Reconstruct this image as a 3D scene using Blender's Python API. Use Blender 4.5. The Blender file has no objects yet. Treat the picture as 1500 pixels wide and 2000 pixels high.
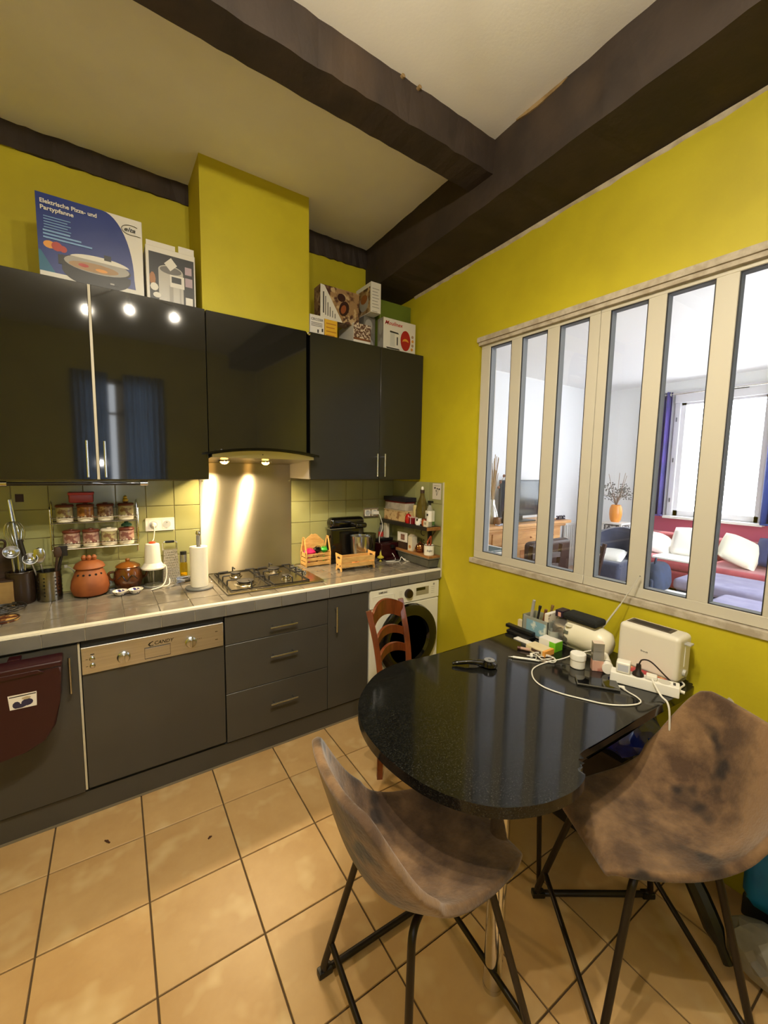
import bpy, bmesh, math, random
from mathutils import Vector, Matrix
random.seed(7)
S = bpy.context.scene
COL = S.collection
PI = math.pi

# ------------------------------------------------------------------ camera
cam_d = bpy.data.cameras.new('camera')
cam = bpy.data.objects.new('camera', cam_d); COL.objects.link(cam)
cam_d.sensor_fit = 'VERTICAL'; cam_d.sensor_height = 36.0
cam_d.lens = 808.88 / 2000.0 * 36.0
cam_d.clip_start = 0.02
_r = Vector((0.82910798, -0.55882895, 0.01703395))
_u = Vector((0.0433515, 0.09463449, 0.99456773))
_f = Vector((0.55740524, 0.82386559, -0.10268829))
cam.matrix_world = Matrix(((_r.x, _u.x, -_f.x, -1.9518), (_r.y, _u.y, -_f.y, -2.7595), (_r.z, _u.z, -_f.z, 1.5905), (0, 0, 0, 1)))
S.camera = cam
# ------------------------------------------------------------------ view + world
S.view_settings.view_transform = 'Standard'
S.view_settings.look = 'None'
S.view_settings.gamma = 1.0
S.view_settings.use_curve_mapping = False
S.view_settings.exposure = -0.38
W = bpy.data.worlds.new('sky'); S.world = W; W.use_nodes = True
bg = W.node_tree.nodes['Background']
bg.inputs[0].default_value = (0.88, 0.94, 1.0, 1); bg.inputs[1].default_value = 11.5
# ------------------------------------------------------------------ lights
def lamp(name, kind, loc, energy, color, size=None, target=None, **kw):
    d = bpy.data.lights.new(name, kind); o = bpy.data.objects.new(name, d); COL.objects.link(o)
    o.location = loc; d.energy = energy; d.color = color
    for k, v in kw.items(): setattr(d, k, v)
    if target is not None:
        o.rotation_euler = (Vector(target) - Vector(loc)).to_track_quat('-Z', 'Y').to_euler()
    return o
WARM = (1.0, 0.89, 0.70)
# the three lamps of the ceiling spotlight behind the photographer
SPOTS = [(-1.71, -2.22, 2.9), (-1.37, -2.19, 2.9), (-2.01, -2.44, 2.9)]
for p in SPOTS:
    lamp('ceiling_lamp', 'POINT', p, 25, WARM, shadow_soft_size=0.018)
    lamp('ceiling_lamp_beam', 'SPOT', p, 62, WARM, target=(p[0] + .12, p[1] + .30, 0), shadow_soft_size=0.022, spot_size=2.75, spot_blend=0.55)
# telephone light beside the lens
lamp('phone_light', 'POINT', (-1.965, -2.77, 1.605), 10.0, (1.0, 0.95, 0.88), shadow_soft_size=0.006)
# hood lamps
for x in (-1.36, -1.115):
    lamp('hood_lamp', 'SPOT', (x, -0.20, 1.596), 34, (1.0, 0.74, 0.40), target=(x, -0.17, 0.9), shadow_soft_size=0.02, spot_size=2.6, spot_blend=0.5)
# sun through the living room window
sun = lamp('sun', 'SUN', (8, -1, 8), 9.0, (1.0, 0.97, 0.9), target=(8 - 0.50, -1 + 0.10, 8 - 1.0), angle=0.01)
# sky portals in the window openings
def portal(name, loc, tgt, sx, sy):
    o = lamp(name, 'AREA', loc, 1, (1, 1, 1), target=tgt, shape='RECTANGLE', size=sx, size_y=sy)
    o.data.cycles.is_portal = True
portal('portal', (5.33, -0.50, 1.85), (4, -0.50, 1.85), 1.5, 2.0)
portal('portal', (3.0, -2.83, 1.5), (3.0, -1, 1.5), 2.2, 2.1)
portal('portal', (-1.75, -4.42, 1.85), (-1.75, -3, 1.85), 1.1, 1.8)
# ------------------------------------------------------------------ materials
def lin(c):
    return tuple((v / 12.92 if v <= 0.04045 else ((v + 0.055) / 1.055) ** 2.4) for v in (x / 255.0 for x in c))
MATS = {}
def M(name, rgb, rough=0.5, metal=0.0, rgb2=None, ns=6.0, lo=0.4, hi=0.6, det=3.0, bump=0.0, bs=60.0, spec=0.5, coat=0.0, emit=0.0, rand=0.0, sheen=0.0, aniso=0.0, stretch=None, rgb3=None, ns3=2.0, lo3=.6, hi3=.7, trans=0.0):
    if name in MATS: return MATS[name]
    m = bpy.data.materials.new(name); m.use_nodes = True; MATS[name] = m
    nt = m.node_tree; b = nt.nodes['Principled BSDF']; N = nt.nodes.new; L = nt.links.new
    c = (*lin(rgb), 1)
    b.inputs['Base Color'].default_value = c
    b.inputs['Roughness'].default_value = rough; b.inputs['Metallic'].default_value = metal
    b.inputs['Specular IOR Level'].default_value = spec
    b.inputs['Coat Weight'].default_value = coat; b.inputs['Coat Roughness'].default_value = 0.05
    b.inputs['Sheen Weight'].default_value = sheen
    b.inputs['Anisotropic'].default_value = aniso
    b.inputs['Transmission Weight'].default_value = trans
    vec = None
    if rgb2 or bump or rand or rgb3:
        tc = N('ShaderNodeTexCoord'); vec = tc.outputs['Object']
        if rand:
            oi = N('ShaderNodeObjectInfo'); mu = N('ShaderNodeVectorMath'); mu.operation = 'MULTIPLY_ADD'
            cb = N('ShaderNodeCombineXYZ')
            L(oi.outputs['Random'], cb.inputs[0]); L(oi.outputs['Random'], cb.inputs[1]); L(oi.outputs['Random'], cb.inputs[2])
            L(cb.outputs[0], mu.inputs[0]); mu.inputs[1].default_value = (37, 53, 11); L(vec, mu.inputs[2]); vec = mu.outputs[0]
        if stretch:
            mp = N('ShaderNodeMapping'); mp.inputs['Scale'].default_value = stretch; L(vec, mp.inputs[0]); vec = mp.outputs[0]
    out = None
    def layer(base, colr, sc, a, bb, d):
        n = N('ShaderNodeTexNoise'); n.inputs['Scale'].default_value = sc; n.inputs['Detail'].default_value = d; n.inputs['Roughness'].default_value = .6
        L(vec, n.inputs['Vector'])
        r = N('ShaderNodeMapRange'); r.inputs[1].default_value = a; r.inputs[2].default_value = bb; L(n.outputs[0], r.inputs[0])
        x = N('ShaderNodeMix'); x.data_type = 'RGBA'; L(r.outputs[0], x.inputs[0])
        if base is None: x.inputs[6].default_value = c
        else: L(base, x.inputs[6])
        x.inputs[7].default_value = (*lin(colr), 1)
        return x.outputs[2]
    if rgb2: out = layer(None, rgb2, ns, lo, hi, det)
    if rgb3: out = layer(out, rgb3, ns3, lo3, hi3, 2.0)
    if rand:
        hs = N('ShaderNodeHueSaturation'); mr = N('ShaderNodeMapRange'); mr.inputs[3].default_value = 1 - rand; mr.inputs[4].default_value = 1 + rand
        L(oi.outputs['Random'], mr.inputs[0]); L(mr.outputs[0], hs.inputs['Value'])
        if out is None: hs.inputs['Color'].default_value = c
        else: L(out, hs.inputs['Color'])
        out = hs.outputs[0]
    if out is not None: L(out, b.inputs['Base Color'])
    if bump:
        n = N('ShaderNodeTexNoise'); n.inputs['Scale'].default_value = bs; n.inputs['Detail'].default_value = 4; L(vec, n.inputs['Vector'])
        bn = N('ShaderNodeBump'); bn.inputs['Strength'].default_value = bump; bn.inputs['Distance'].default_value = 0.004
        L(n.outputs[0], bn.inputs['Height']); L(bn.outputs[0], b.inputs['Normal'])
    if emit:
        b.inputs['Emission Color'].default_value = c; b.inputs['Emission Strength'].default_value = emit
    return m
def glass(name, tint=(255, 255, 255), rough=0.0, f=1.0):
    if name in MATS: return MATS[name]
    m = bpy.data.materials.new(name); m.use_nodes = True; MATS[name] = m
    nt = m.node_tree; nt.nodes.clear(); N = nt.nodes.new; L = nt.links.new
    o = N('ShaderNodeOutputMaterial'); mx = N('ShaderNodeMixShader'); t = N('ShaderNodeBsdfTransparent'); g = N('ShaderNodeBsdfGlossy')
    t.inputs[0].default_value = (*lin(tint), 1); g.inputs['Roughness'].default_value = rough
    lw = N('ShaderNodeLayerWeight'); lw.inputs[0].default_value = .5
    pw = N('ShaderNodeMath'); pw.operation = 'POWER'; pw.inputs[1].default_value = 5.0; L(lw.outputs['Facing'], pw.inputs[0])
    ad = N('ShaderNodeMath'); ad.operation = 'MULTIPLY_ADD'; ad.inputs[1].default_value = .9; ad.inputs[2].default_value = .04; L(pw.outputs[0], ad.inputs[0])
    L(ad.outputs[0], mx.inputs[0]); L(t.outputs[0], mx.inputs[1]); L(g.outputs[0], mx.inputs[2]); L(mx.outputs[0], o.inputs[0])
    return m
# ------------------------------------------------------------------ objects
def root_loc(o):
    v = Vector((0, 0, 0))
    while o is not None: v += o.location; o = o.parent
    return v
def thing(name, label, cat, loc=(0, 0, 0), rz=0.0, group=None):
    o = bpy.data.objects.new(name, None); COL.objects.link(o); o.location = loc; o.rotation_euler = (0, 0, rz)
    o.empty_display_size = 0.05
    o['label'] = label; o['category'] = cat
    if group: o['group'] = group
    return o
def tag(o, label, cat, group=None):
    o['label'] = label; o['category'] = cat
    if group: o['group'] = group
    return o
def obj(name, bm, mat, parent=None, label=None, world=True, smooth=40, subd=0, kind=None, loc=None):
    """link a bmesh as one object; with world=True the vertices are world coordinates"""
    me = bpy.data.meshes.new(name)
    bmesh.ops.recalc_face_normals(bm, faces=bm.faces)
    bm.to_mesh(me); bm.free()
    o = bpy.data.objects.new(name, me); COL.objects.link(o)
    for m in (mat if isinstance(mat, (list, tuple)) else [mat]): me.materials.append(m)
    if parent is not None:
        o.parent = parent
        if world: me.transform(Matrix.Translation(-root_loc(parent)))
    elif world and len(me.vertices):
        # put the origin at the base centre
        xs = [v.co.x for v in me.vertices]; ys = [v.co.y for v in me.vertices]; zs = [v.co.z for v in me.vertices]
        c = Vector(((min(xs) + max(xs)) / 2, (min(ys) + max(ys)) / 2, min(zs)))
        me.transform(Matrix.Translation(-c)); o.location = c
    if loc is not None: o.location = loc
    if smooth:
        me.shade_smooth(); me.set_sharp_from_angle(angle=math.radians(smooth))
        if len(me.polygons) < 4000 and smooth < 170:
            wn = o.modifiers.new('weighted_normal', 'WEIGHTED_NORMAL'); wn.keep_sharp = True; wn.weight = 60
    if subd:
        s = o.modifiers.new('subdivision', 'SUBSURF'); s.levels = subd; s.render_levels = subd
    if label: o['label'] = label
    if kind: o['kind'] = kind
    return o
def bx(x0, x1, y0, y1, z0, z1, bev=0.0, seg=2, bm=None, mi=0):
    bm = bm or bmesh.new()
    vs = [bm.verts.new((x, y, z)) for x in (x0, x1) for y in (y0, y1) for z in (z0, z1)]
    fs = [bm.faces.new([vs[i] for i in q]) for q in ((0, 1, 3, 2), (4, 6, 7, 5), (0, 4, 5, 1), (2, 3, 7, 6), (0, 2, 6, 4), (1, 5, 7, 3))]
    for f in fs: f.material_index = mi
    if bev > 0:
        es = list({e for f in fs for e in f.edges})
        bmesh.ops.bevel(bm, geom=es, offset=bev, segments=seg, affect='EDGES', profile=0.5)
    return bm
def prism(pts, z0, z1, bev=0.0, seg=3, axis='z', bm=None, mi=0):
    """extrude a 2-D outline; axis z: (x,y); axis y: (x,z) ; axis x: (y,z)"""
    bm = bm or bmesh.new()
    def P(a, b, c): return {'z': (a, b, c), 'y': (a, c, b), 'x': (c, a, b)}[axis]
    lo = [bm.verts.new(P(a, b, z0)) for a, b in pts]; hi = [bm.verts.new(P(a, b, z1)) for a, b in pts]
    f0 = bm.faces.new(lo[::-1]); f1 = bm.faces.new(hi); fs = [f0, f1]
    n = len(pts)
    for i in range(n): fs.append(bm.faces.new((lo[i], lo[(i + 1) % n], hi[(i + 1) % n], hi[i])))
    for f in fs: f.material_index = mi
    if bev > 0:
        bmesh.ops.bevel(bm, geom=list(f0.edges) + list(f1.edges), offset=bev, segments=seg, affect='EDGES', profile=0.5)
    return bm
def smooth_pts(pts, k=6, closed=False):
    P = [Vector(p) for p in pts]; n = len(P); out = []
    for i in range(n if closed else n - 1):
        a = P[(i - 1) % n] if (closed or i > 0) else P[0] * 2 - P[1]
        b = P[i]; c = P[(i + 1) % n]
        d = P[(i + 2) % n] if (closed or i + 2 < n) else P[-1] * 2 - P[-2]
        for j in range(k):
            t = j / k
            out.append(0.5 * ((2 * b) + (c - a) * t + (2 * a - 5 * b + 4 * c - d) * t * t + (3 * b - a - 3 * c + d) * t ** 3))
    if not closed: out.append(P[-1])
    return out
def tube(pts, r, n=8, bm=None, closed=False, mi=0, k=0):
    bm = bm or bmesh.new()
    P = smooth_pts(pts, k, closed) if k else [Vector(p) for p in pts]
    m = len(P); rings = []
    rr = r if isinstance(r, (list, tuple)) else None
    prev = None
    for i, p in enumerate(P):
        if closed: t = P[(i + 1) % m] - P[i - 1]
        else: t = P[min(i + 1, m - 1)] - P[max(i - 1, 0)]
        t = t.normalized() if t.length > 1e-9 else Vector((0, 0, 1))
        if prev is None:
            a = Vector((0, 0, 1)) if abs(t.z) < 0.9 else Vector((1, 0, 0))
            nx = t.cross(a).normalized()
        else:
            nx = (prev - t * prev.dot(t))
            nx = nx.normalized() if nx.length > 1e-6 else t.orthogonal().normalized()
        prev = nx; ny = t.cross(nx)
        if rr: q = rr[min(int(round(i * (len(rr) - 1) / max(m - 1, 1))), len(rr) - 1)]
        else: q = r
        rings.append([bm.verts.new(p + nx * (q * math.cos(2 * PI * j / n)) + ny * (q * math.sin(2 * PI * j / n))) for j in range(n)])
    for i in range(m if closed else m - 1):
        A, B = rings[i], rings[(i + 1) % m]
        for j in range(n):
            f = bm.faces.new((A[j], A[(j + 1) % n], B[(j + 1) % n], B[j])); f.material_index = mi
    if not closed:
        f = bm.faces.new(rings[0][::-1]); f.material_index = mi; f = bm.faces.new(rings[-1]); f.material_index = mi
    return bm
def rounded(pts, r=0.03, k=5):
    """polyline with rounded corners"""
    P = [Vector(p) for p in pts]; out = [P[0]]
    for i in range(1, len(P) - 1):
        a = P[i - 1] - P[i]; b = P[i + 1] - P[i]; q = min(r, a.length * .45, b.length * .45)
        A = P[i] + a.normalized() * q; B = P[i] + b.normalized() * q
        for j in range(k + 1):
            t = j / k; out.append((1 - t) ** 2 * A + 2 * t * (1 - t) * P[i] + t * t * B)
    out.append(P[-1]); return out
def lathe(prof, c=(0, 0, 0), n=24, bm=None, mi=0, axis='z', sx=1.0, sy=1.0):
    bm = bm or bmesh.new(); rings = []
    def P(r, a, z):
        x, y = r * math.cos(a) * sx, r * math.sin(a) * sy
        v = {'z': (x, y, z), 'y': (x, -z, y), 'x': (z, x, y)}[axis]
        return (v[0] + c[0], v[1] + c[1], v[2] + c[2])
    for r, z in prof:
        if r < 1e-6: rings.append([bm.verts.new(P(0, 0, z))])
        else: rings.append([bm.verts.new(P(r, 2 * PI * j / n, z)) for j in range(n)])
    for A, B in zip(rings, rings[1:]):
        for j in range(n):
            q = [A[j % len(A)], A[(j + 1) % len(A)], B[(j + 1) % len(B)], B[j % len(B)]]
            u = []
            for v in q:
                if v not in u: u.append(v)
            if len(u) >= 3:
                try: f = bm.faces.new(u); f.material_index = mi
                except ValueError: pass
    if len(rings[0]) > 1: bm.faces.new(rings[0][::-1]).material_index = mi
    if len(rings[-1]) > 1: bm.faces.new(rings[-1]).material_index = mi
    return bm
def cyl(a, b, r, n=16, bm=None, mi=0): return tube([a, b], r, n, bm, mi=mi)
def quad(bm, pts, mi=0):
    f = bm.faces.new([bm.verts.new(p) for p in pts]); f.material_index = mi; return bm
def decal(name, parent, o, ux, uy, polys, mats, th=0.0006, label=None, world=True):
    """thin flat print: polys = [(material index, [(u, v), ...])] on the plane o + u*ux + v*uy; later ones lie higher"""
    o, ux, uy = Vector(o), Vector(ux), Vector(uy); nrm = ux.cross(uy).normalized(); bm = bmesh.new()
    for k, (mi, pts) in enumerate(polys):
        h = nrm * (th * (k + 1) * 0.5)
        lo = [bm.verts.new(o + ux * u + uy * v) for u, v in pts]; hi = [bm.verts.new(o + ux * u + uy * v + h) for u, v in pts]
        bm.faces.new(hi).material_index = mi
        n = len(pts)
        for i in range(n): bm.faces.new((lo[i], lo[(i + 1) % n], hi[(i + 1) % n], hi[i])).material_index = mi
    return obj(name, bm, mats, parent, label, world=world, smooth=0)
def ell(cx, cy, rx, ry, n=20, a0=0.0, a1=2 * PI, rot=0.0):
    out = []
    full = abs(a1 - a0 - 2 * PI) < 1e-6
    for i in range(n if full else n + 1):
        a = a0 + (a1 - a0) * i / n
        x, y = rx * math.cos(a), ry * math.sin(a)
        out.append((cx + x * math.cos(rot) - y * math.sin(rot), cy + x * math.sin(rot) + y * math.cos(rot)))
    return out
def rect(a, b, c, d): return [(a, b), (c, b), (c, d), (a, d)]
def text(name, s, parent, o, ux, uy, h, mat, depth=0.0008, width=None, align='LEFT', shear=0.0, label=None, bold=0.0, world=True):
    """flat lettering with its baseline start at o, running along ux, up along uy, cap height about h"""
    cu = bpy.data.curves.new(name, 'FONT'); cu.body = s; cu.size = h / 0.7; cu.extrude = depth / 2; cu.align_x = align; cu.shear = shear; cu.offset = bold * .15; cu.resolution_u = 3
    t = bpy.data.objects.new(name, cu); COL.objects.link(t)
    dg = bpy.context.evaluated_depsgraph_get(); me = bpy.data.meshes.new_from_object(t.evaluated_get(dg))
    bpy.data.objects.remove(t); bpy.data.curves.remove(cu)
    xs = [v.co.x for v in me.vertices]
    sc = (width / (max(xs) - min(xs))) if width else 1.0
    ux, uy = Vector(ux).normalized(), Vector(uy).normalized(); nz = ux.cross(uy); o = Vector(o) + nz * depth * .5
    off = root_loc(parent) if world else Vector((0, 0, 0))
    for v in me.vertices: v.co = o + ux * (v.co.x * sc) + uy * v.co.y + nz * v.co.z - off
    me.materials.clear(); me.materials.append(mat)
    ob = bpy.data.objects.new(name, me); COL.objects.link(ob); ob.parent = parent
    if label: ob['label'] = label
    return ob
def dup(src, loc, rz=None, label=None, group=None):
    r = src.copy(); COL.objects.link(r); r.location = loc
    if rz is not None: r.rotation_euler = (0, 0, rz)
    if label: r['label'] = label
    if group: r['group'] = group
    for ch in list(src.children):
        c = ch.copy(); COL.objects.link(c); c.parent = r
        for g in list(ch.children):
            d = g.copy(); COL.objects.link(d); d.parent = c
    return r
def piece(name, src, loc, parent):
    o = src.copy(); COL.objects.link(o); o.name = name; o.parent = parent; o.location = Vector(loc) - root_loc(parent); return o

# palette
YEL = M('yellow_paint', (190, 176, 26), .6, rgb2=(180, 166, 22), ns=2.5, bump=.15, bs=45)
CEI = M('ceiling_paint', (232, 229, 224), .8, rgb2=(226, 222, 216), ns=1.5, bump=.1, bs=80)
BEAM = M('dark_beam_paint', (54, 42, 34), .75, rgb2=(44, 34, 28), ns=5, rgb3=(70, 54, 40), ns3=2.2, lo3=.58, hi3=.8, bump=.5, bs=30)
PLAS = M('raw_plaster', (196, 186, 168), .85, rgb2=(172, 160, 140), ns=14, bump=.5, bs=60)
WHITE = M('white_paint', (222, 220, 214), .5)
GLOSS = M('glossy_grey_laminate', (30, 29, 25), .045, spec=.5, coat=.15)
SATIN = M('grey_laminate', (70, 68, 63), .32, spec=.4, rgb2=(65, 63, 58), ns=2)
CARC = M('cabinet_board', (60, 58, 54), .5)
DARK = M('dark_gap', (14, 13, 12), .7)
PALE = M('pale_edging', (190, 182, 160), .45)
CHROME = M('chrome', (215, 212, 205), .12, 1.0)
S.cycles.transparent_max_bounces = 24
STEEL = M('brushed_steel', (190, 184, 172), .3, 1.0, rgb2=(176, 170, 158), ns=3, stretch=(80, 1, 1), aniso=.6)
STEELP = M('polished_steel', (200, 204, 212), .2, 1.0)
BLACK = M('black_plastic', (18, 18, 18), .35)
BLACKG = M('black_gloss', (12, 12, 13), .06, coat=.5)
IRON = M('black_iron', (26, 24, 23), .5)
WHP = M('white_plastic', (232, 228, 216), .35)
WHC = M('white_cable', (226, 222, 210), .45)
CARD = M('white_card', (224, 220, 212), .6)
GRNG = M('dark_grout', (84, 66, 42), .9)
# ================================================================== THE SETTING
def st(name, bm, mat, parent=None, **kw):
    o = obj(name, bm, mat, parent, **kw)
    if parent is None: o['kind'] = 'structure'
    return o
XW, YS, H = -3.40, -4.30, 3.18
floor = st('floor', bx(XW - .12, 0.0, YS - .12, 0.0, -.10, -.006), GRNG)
FT = M('beige_floor_tile', (194, 160, 110), .38, rgb2=(178, 142, 92), ns=4.0, lo=.35, hi=.7, det=5, rgb3=(206, 178, 130), ns3=7, lo3=.55, hi3=.75, rand=.05, bump=.08, bs=25)
# floor tiles, laid on a grid turned about one degree
TS, GA = 0.3246, -0.0188
ca, sa = math.cos(GA), math.sin(GA)
def clip(poly, ax, lim, sgn):
    out = []
    for i in range(len(poly)):
        a, b = poly[i], poly[(i + 1) % len(poly)]
        ia, ib = (a[ax] - lim) * sgn <= 0, (b[ax] - lim) * sgn <= 0
        if ia: out.append(a)
        if ia != ib:
            t = (lim - a[ax]) / (b[ax] - a[ax]); out.append((a[0] + (b[0] - a[0]) * t, a[1] + (b[1] - a[1]) * t))
    return out
g = 0.0030
full = None
for i in range(-4, 8):
    for j in range(-2, 8):
        ox, oy = -2.1978 + TS * (i * ca - j * sa * -1), -0.8363 + TS * (i * sa - j * ca)
        loc = [(g, -TS + g), (TS - g, -TS + g), (TS - g, -g), (g, -g)]
        # local axes: +x along the rows, -y towards the camera
        P = [(ox + x * ca - y * sa, oy + x * sa + y * ca) for x, y in loc]
        Q = clip(clip(clip(clip(P, 0, XW + .002, -1), 0, -.003, 1), 1, YS + .002, -1), 1, -.50, 1)
        if len(Q) < 3: continue
        ar = abs(sum(Q[k][0] * Q[(k + 1) % len(Q)][1] - Q[(k + 1) % len(Q)][0] * Q[k][1] for k in range(len(Q)))) / 2
        if ar < 0.002: continue
        if abs(ar - (TS - 2 * g) ** 2) < 1e-4 and full is not None:
            t = full.copy(); COL.objects.link(t); t.location = Vector((ox, oy, 0)) - root_loc(floor)
        else:
            t = obj('floor_tile', prism([(x - ox, y - oy) for x, y in Q], -.008, 0, bev=.0012, seg=1), FT, floor, world=False)
            t.location = Vector((ox, oy, 0)) - root_loc(floor)
            if abs(ar - (TS - 2 * g) ** 2) < 1e-4: full = t
# crumbs on the floor are built with the small things
ceiling = st('ceiling', bx(XW - .12, .15, YS - .12, .12, H, H + .12), CEI)
wall_back = st('wall_back', bx(XW - .12, 0.15, 0, .12, -.10, H), YEL)
st('wall_left', bx(XW - .12, XW, YS - .12, 0, -.10, H), YEL)
# front wall (behind the camera) with a curtained window
FX0, FX1, FZ0, FZ1 = -2.20, -1.28, 1.0, 2.66
bm = bx(XW, FX0, YS - .12, YS, -.10, H); bx(FX1, 0.15, YS - .12, YS, -.10, H, bm=bm); bx(FX0, FX1, YS - .12, YS, -.10, FZ0, bm=bm); bx(FX0, FX1, YS - .12, YS, FZ1, H, bm=bm)
st('wall_front', bm, YEL)
# right wall with the wide interior window
RY0, RY1, RZ0, RZ1 = -0.893, -2.395, 1.03, 2.385
bm = bx(0, .15, RY0, 0, -.10, H); bx(0, .15, YS, RY1, -.10, H, bm=bm); bx(0, .15, RY1, RY0, -.10, RZ0, bm=bm); bx(0, .15, RY1, RY0, RZ1, H, bm=bm)
wall_right = st('wall_right', bm, YEL)
# patches of missing paint and plaster dabs low on the right wall
bm = bmesh.new()
def blob(c, r, sq, n=14, sd=1):
    rn = random.Random(sd); return [(c[0] + r * (1 + .25 * (rn.random() - .5)) * math.cos(2 * PI * k / n), c[1] + r * sq * (1 + .25 * (rn.random() - .5)) * math.sin(2 * PI * k / n)) for k in range(n)]
prism(blob((-2.262, .712), .017, 1.75, sd=4), -.0016, .001, axis='x', bm=bm)
prism(blob((-2.315, .700), .012, .35, sd=6), -.0012, .001, axis='x', bm=bm)
obj('bare_patch', bm, PLAS, wall_right, 'pale patch of bare plaster', smooth=0)
# chimney breast above the hood
chim = st('wall_chimney', bx(-1.481, -.874, -.318, 0, 2.41, H), YEL)
# ---------------- beams (ragged paint edges)
def ragged(name, corners0, corners1, n=60, amp=.006, mat=BEAM, sd=3):
    """beam lofted between two 4-corner ends"""
    rn = random.Random(sd); bm = bmesh.new(); R = []
    for i in range(n + 1):
        t = i / n
        R.append([bm.verts.new(Vector(a) * (1 - t) + Vector(b) * t + Vector([(rn.random() - .5) * amp * k for k in w]))
                  for (a, b, w) in zip(corners0, corners1, ((1, 1, 0), (1, 1, .8), (0, 0, .8), (0, 0, 0)))])
    for A, B in zip(R, R[1:]):
        for j in range(4): bm.faces.new((A[j], A[(j + 1) % 4], B[(j + 1) % 4], B[j]))
    bm.faces.new(R[0]); bm.faces.new(R[-1][::-1])
    return st(name, bm, mat, smooth=0)
# corners: top-room side, bottom-room side, bottom-wall side, top-wall side
rb = ragged('trim_1', [(-.285, 0, H), (-.285, 0, 2.88), (0, 0, 2.842), (0, 0, H)], [(-.40, YS, H), (-.39, YS, 2.99), (0, YS, 3.0), (0, YS, H)])
def cbx(x, d=0): return x
ragged('trim_2', [(XW, -1.275, H), (XW, -1.26, 3.03), (XW, -1.135, 3.03), (XW, -1.135, H)], [(-.25, -1.243, H), (-.25, -1.235, 3.03), (-.25, -1.078, 3.03), (-.25, -1.078, H)], sd=9)
ragged('trim_3', [(XW, -.012, H), (XW, -.012, 3.062), (XW, 0, 3.062), (XW, 0, H)], [(-1.481, -.012, H), (-1.481, -.012, 3.075), (-1.481, 0, 3.075), (-1.481, 0, H)], amp=.012, sd=5)
ragged('trim_4', [(-.874, -.012, H), (-.874, -.012, 3.04), (-.874, 0, 3.04), (-.874, 0, H)], [(-.28, -.012, H), (-.28, -.012, 3.05), (-.28, 0, 3.05), (-.28, 0, H)], n=20, amp=.01, sd=6)
# pale uneven plaster line where the beam meets the right wall, and chipped corners
rn = random.Random(11); bm = bmesh.new(); R = []
for i in range(70):
    y = -.235 - i * (4.06 / 69); z = 2.842 + (-y) * (2.998 - 2.842) / 4.3
    a, b = .004 + .006 * rn.random(), .006 + .014 * rn.random()
    R.append([bm.verts.new((-.010 - a * .3, y, z - .002)), bm.verts.new((-.006, y, z - b)), bm.verts.new((0.0, y, z - b - .004)), bm.verts.new((0.0, y, z + .004))])
for A, B in zip(R, R[1:]):
    for j in range(4): bm.faces.new((A[j], A[(j + 1) % 4], B[(j + 1) % 4], B[j]))
st('trim_5', bm, PLAS)
bm = bmesh.new()
for (x0, x1, dz) in ((-.372, -.366, .0),):
    pass
def beam_x(y): return -.285 - .115 * (-y / 4.3)
P0 = [(-1.38, .004), (-1.43, .012), (-1.49, .016), (-1.55, .013), (-1.60, .010), (-1.63, .003)]
pts = [(y, H - .001) for y, w in P0] + [(y, H - .003 - w) for y, w in reversed(P0)]
prism(pts, beam_x(-1.5) - .007, beam_x(-1.5) + .01, axis='x', bm=bm)
for x in (-.879, -.793): prism(blob((x, H - .008), .009, .7, sd=int(-x * 1000)), -1.262, -1.24, axis='y', bm=bm)
obj('chipped_edge', bm, M('bare_wood', (150, 124, 84), .8, rgb2=(120, 96, 60), ns=20), rb, 'paint chipped off to bare wood', smooth=0)
# ---------------- lintel and sill of the interior window
LT = M('window_plaster', (186, 176, 158), .8, rgb2=(164, 152, 132), ns=18, bump=.4, bs=50)
bm = bx(-.014, .03, RY1 - .03, RY0 + .012, 2.372, 2.402, bev=.004); bx(-.006, .03, RY1 - .02, RY0 + .004, 2.352, 2.373, bev=.003, bm=bm)
st('trim_6', bm, LT)
st('trim_7', bx(-.010, .03, RY1 - .03, RY0 + .012, 1.002, 1.034, bev=.004), LT)
# ---------------- the interior window: two sashes of three tall panes
FRM = M('aluminium_frame', (196, 190, 174), .42)
GASK = M('rubber_gasket', (22, 22, 26), .6)
GL = glass('window_glass')
win = bpy.data.objects.new('window_1', None); COL.objects.link(win); win.location = (0.03, -1.64, 1.03); win['kind'] = 'structure'
PY = [(-.972, -1.128), (-1.199, -1.360), (-1.430, -1.588), (-1.688, -1.848), (-1.919, -2.085), (-2.157, -2.322)]
SASH = [(-.900, -1.641), (-1.643, -2.390)]
PZ0, PZ1 = 1.082, 2.334
xa, xb = .012, .058
bm = bx(.060, .151, RY0 - .006, RY0 + .001, RZ0, RZ1); bx(.060, .151, RY1 - .001, RY1 + .006, RZ0, RZ1, bm=bm); bx(.060, .151, RY1, RY0, RZ0 - .001, RZ0 + .006, bm=bm); bx(.060, .151, RY1, RY0, RZ1 - .006, RZ1 + .001, bm=bm)
obj('reveal_lining', bm, WHITE, win, smooth=0)
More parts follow.
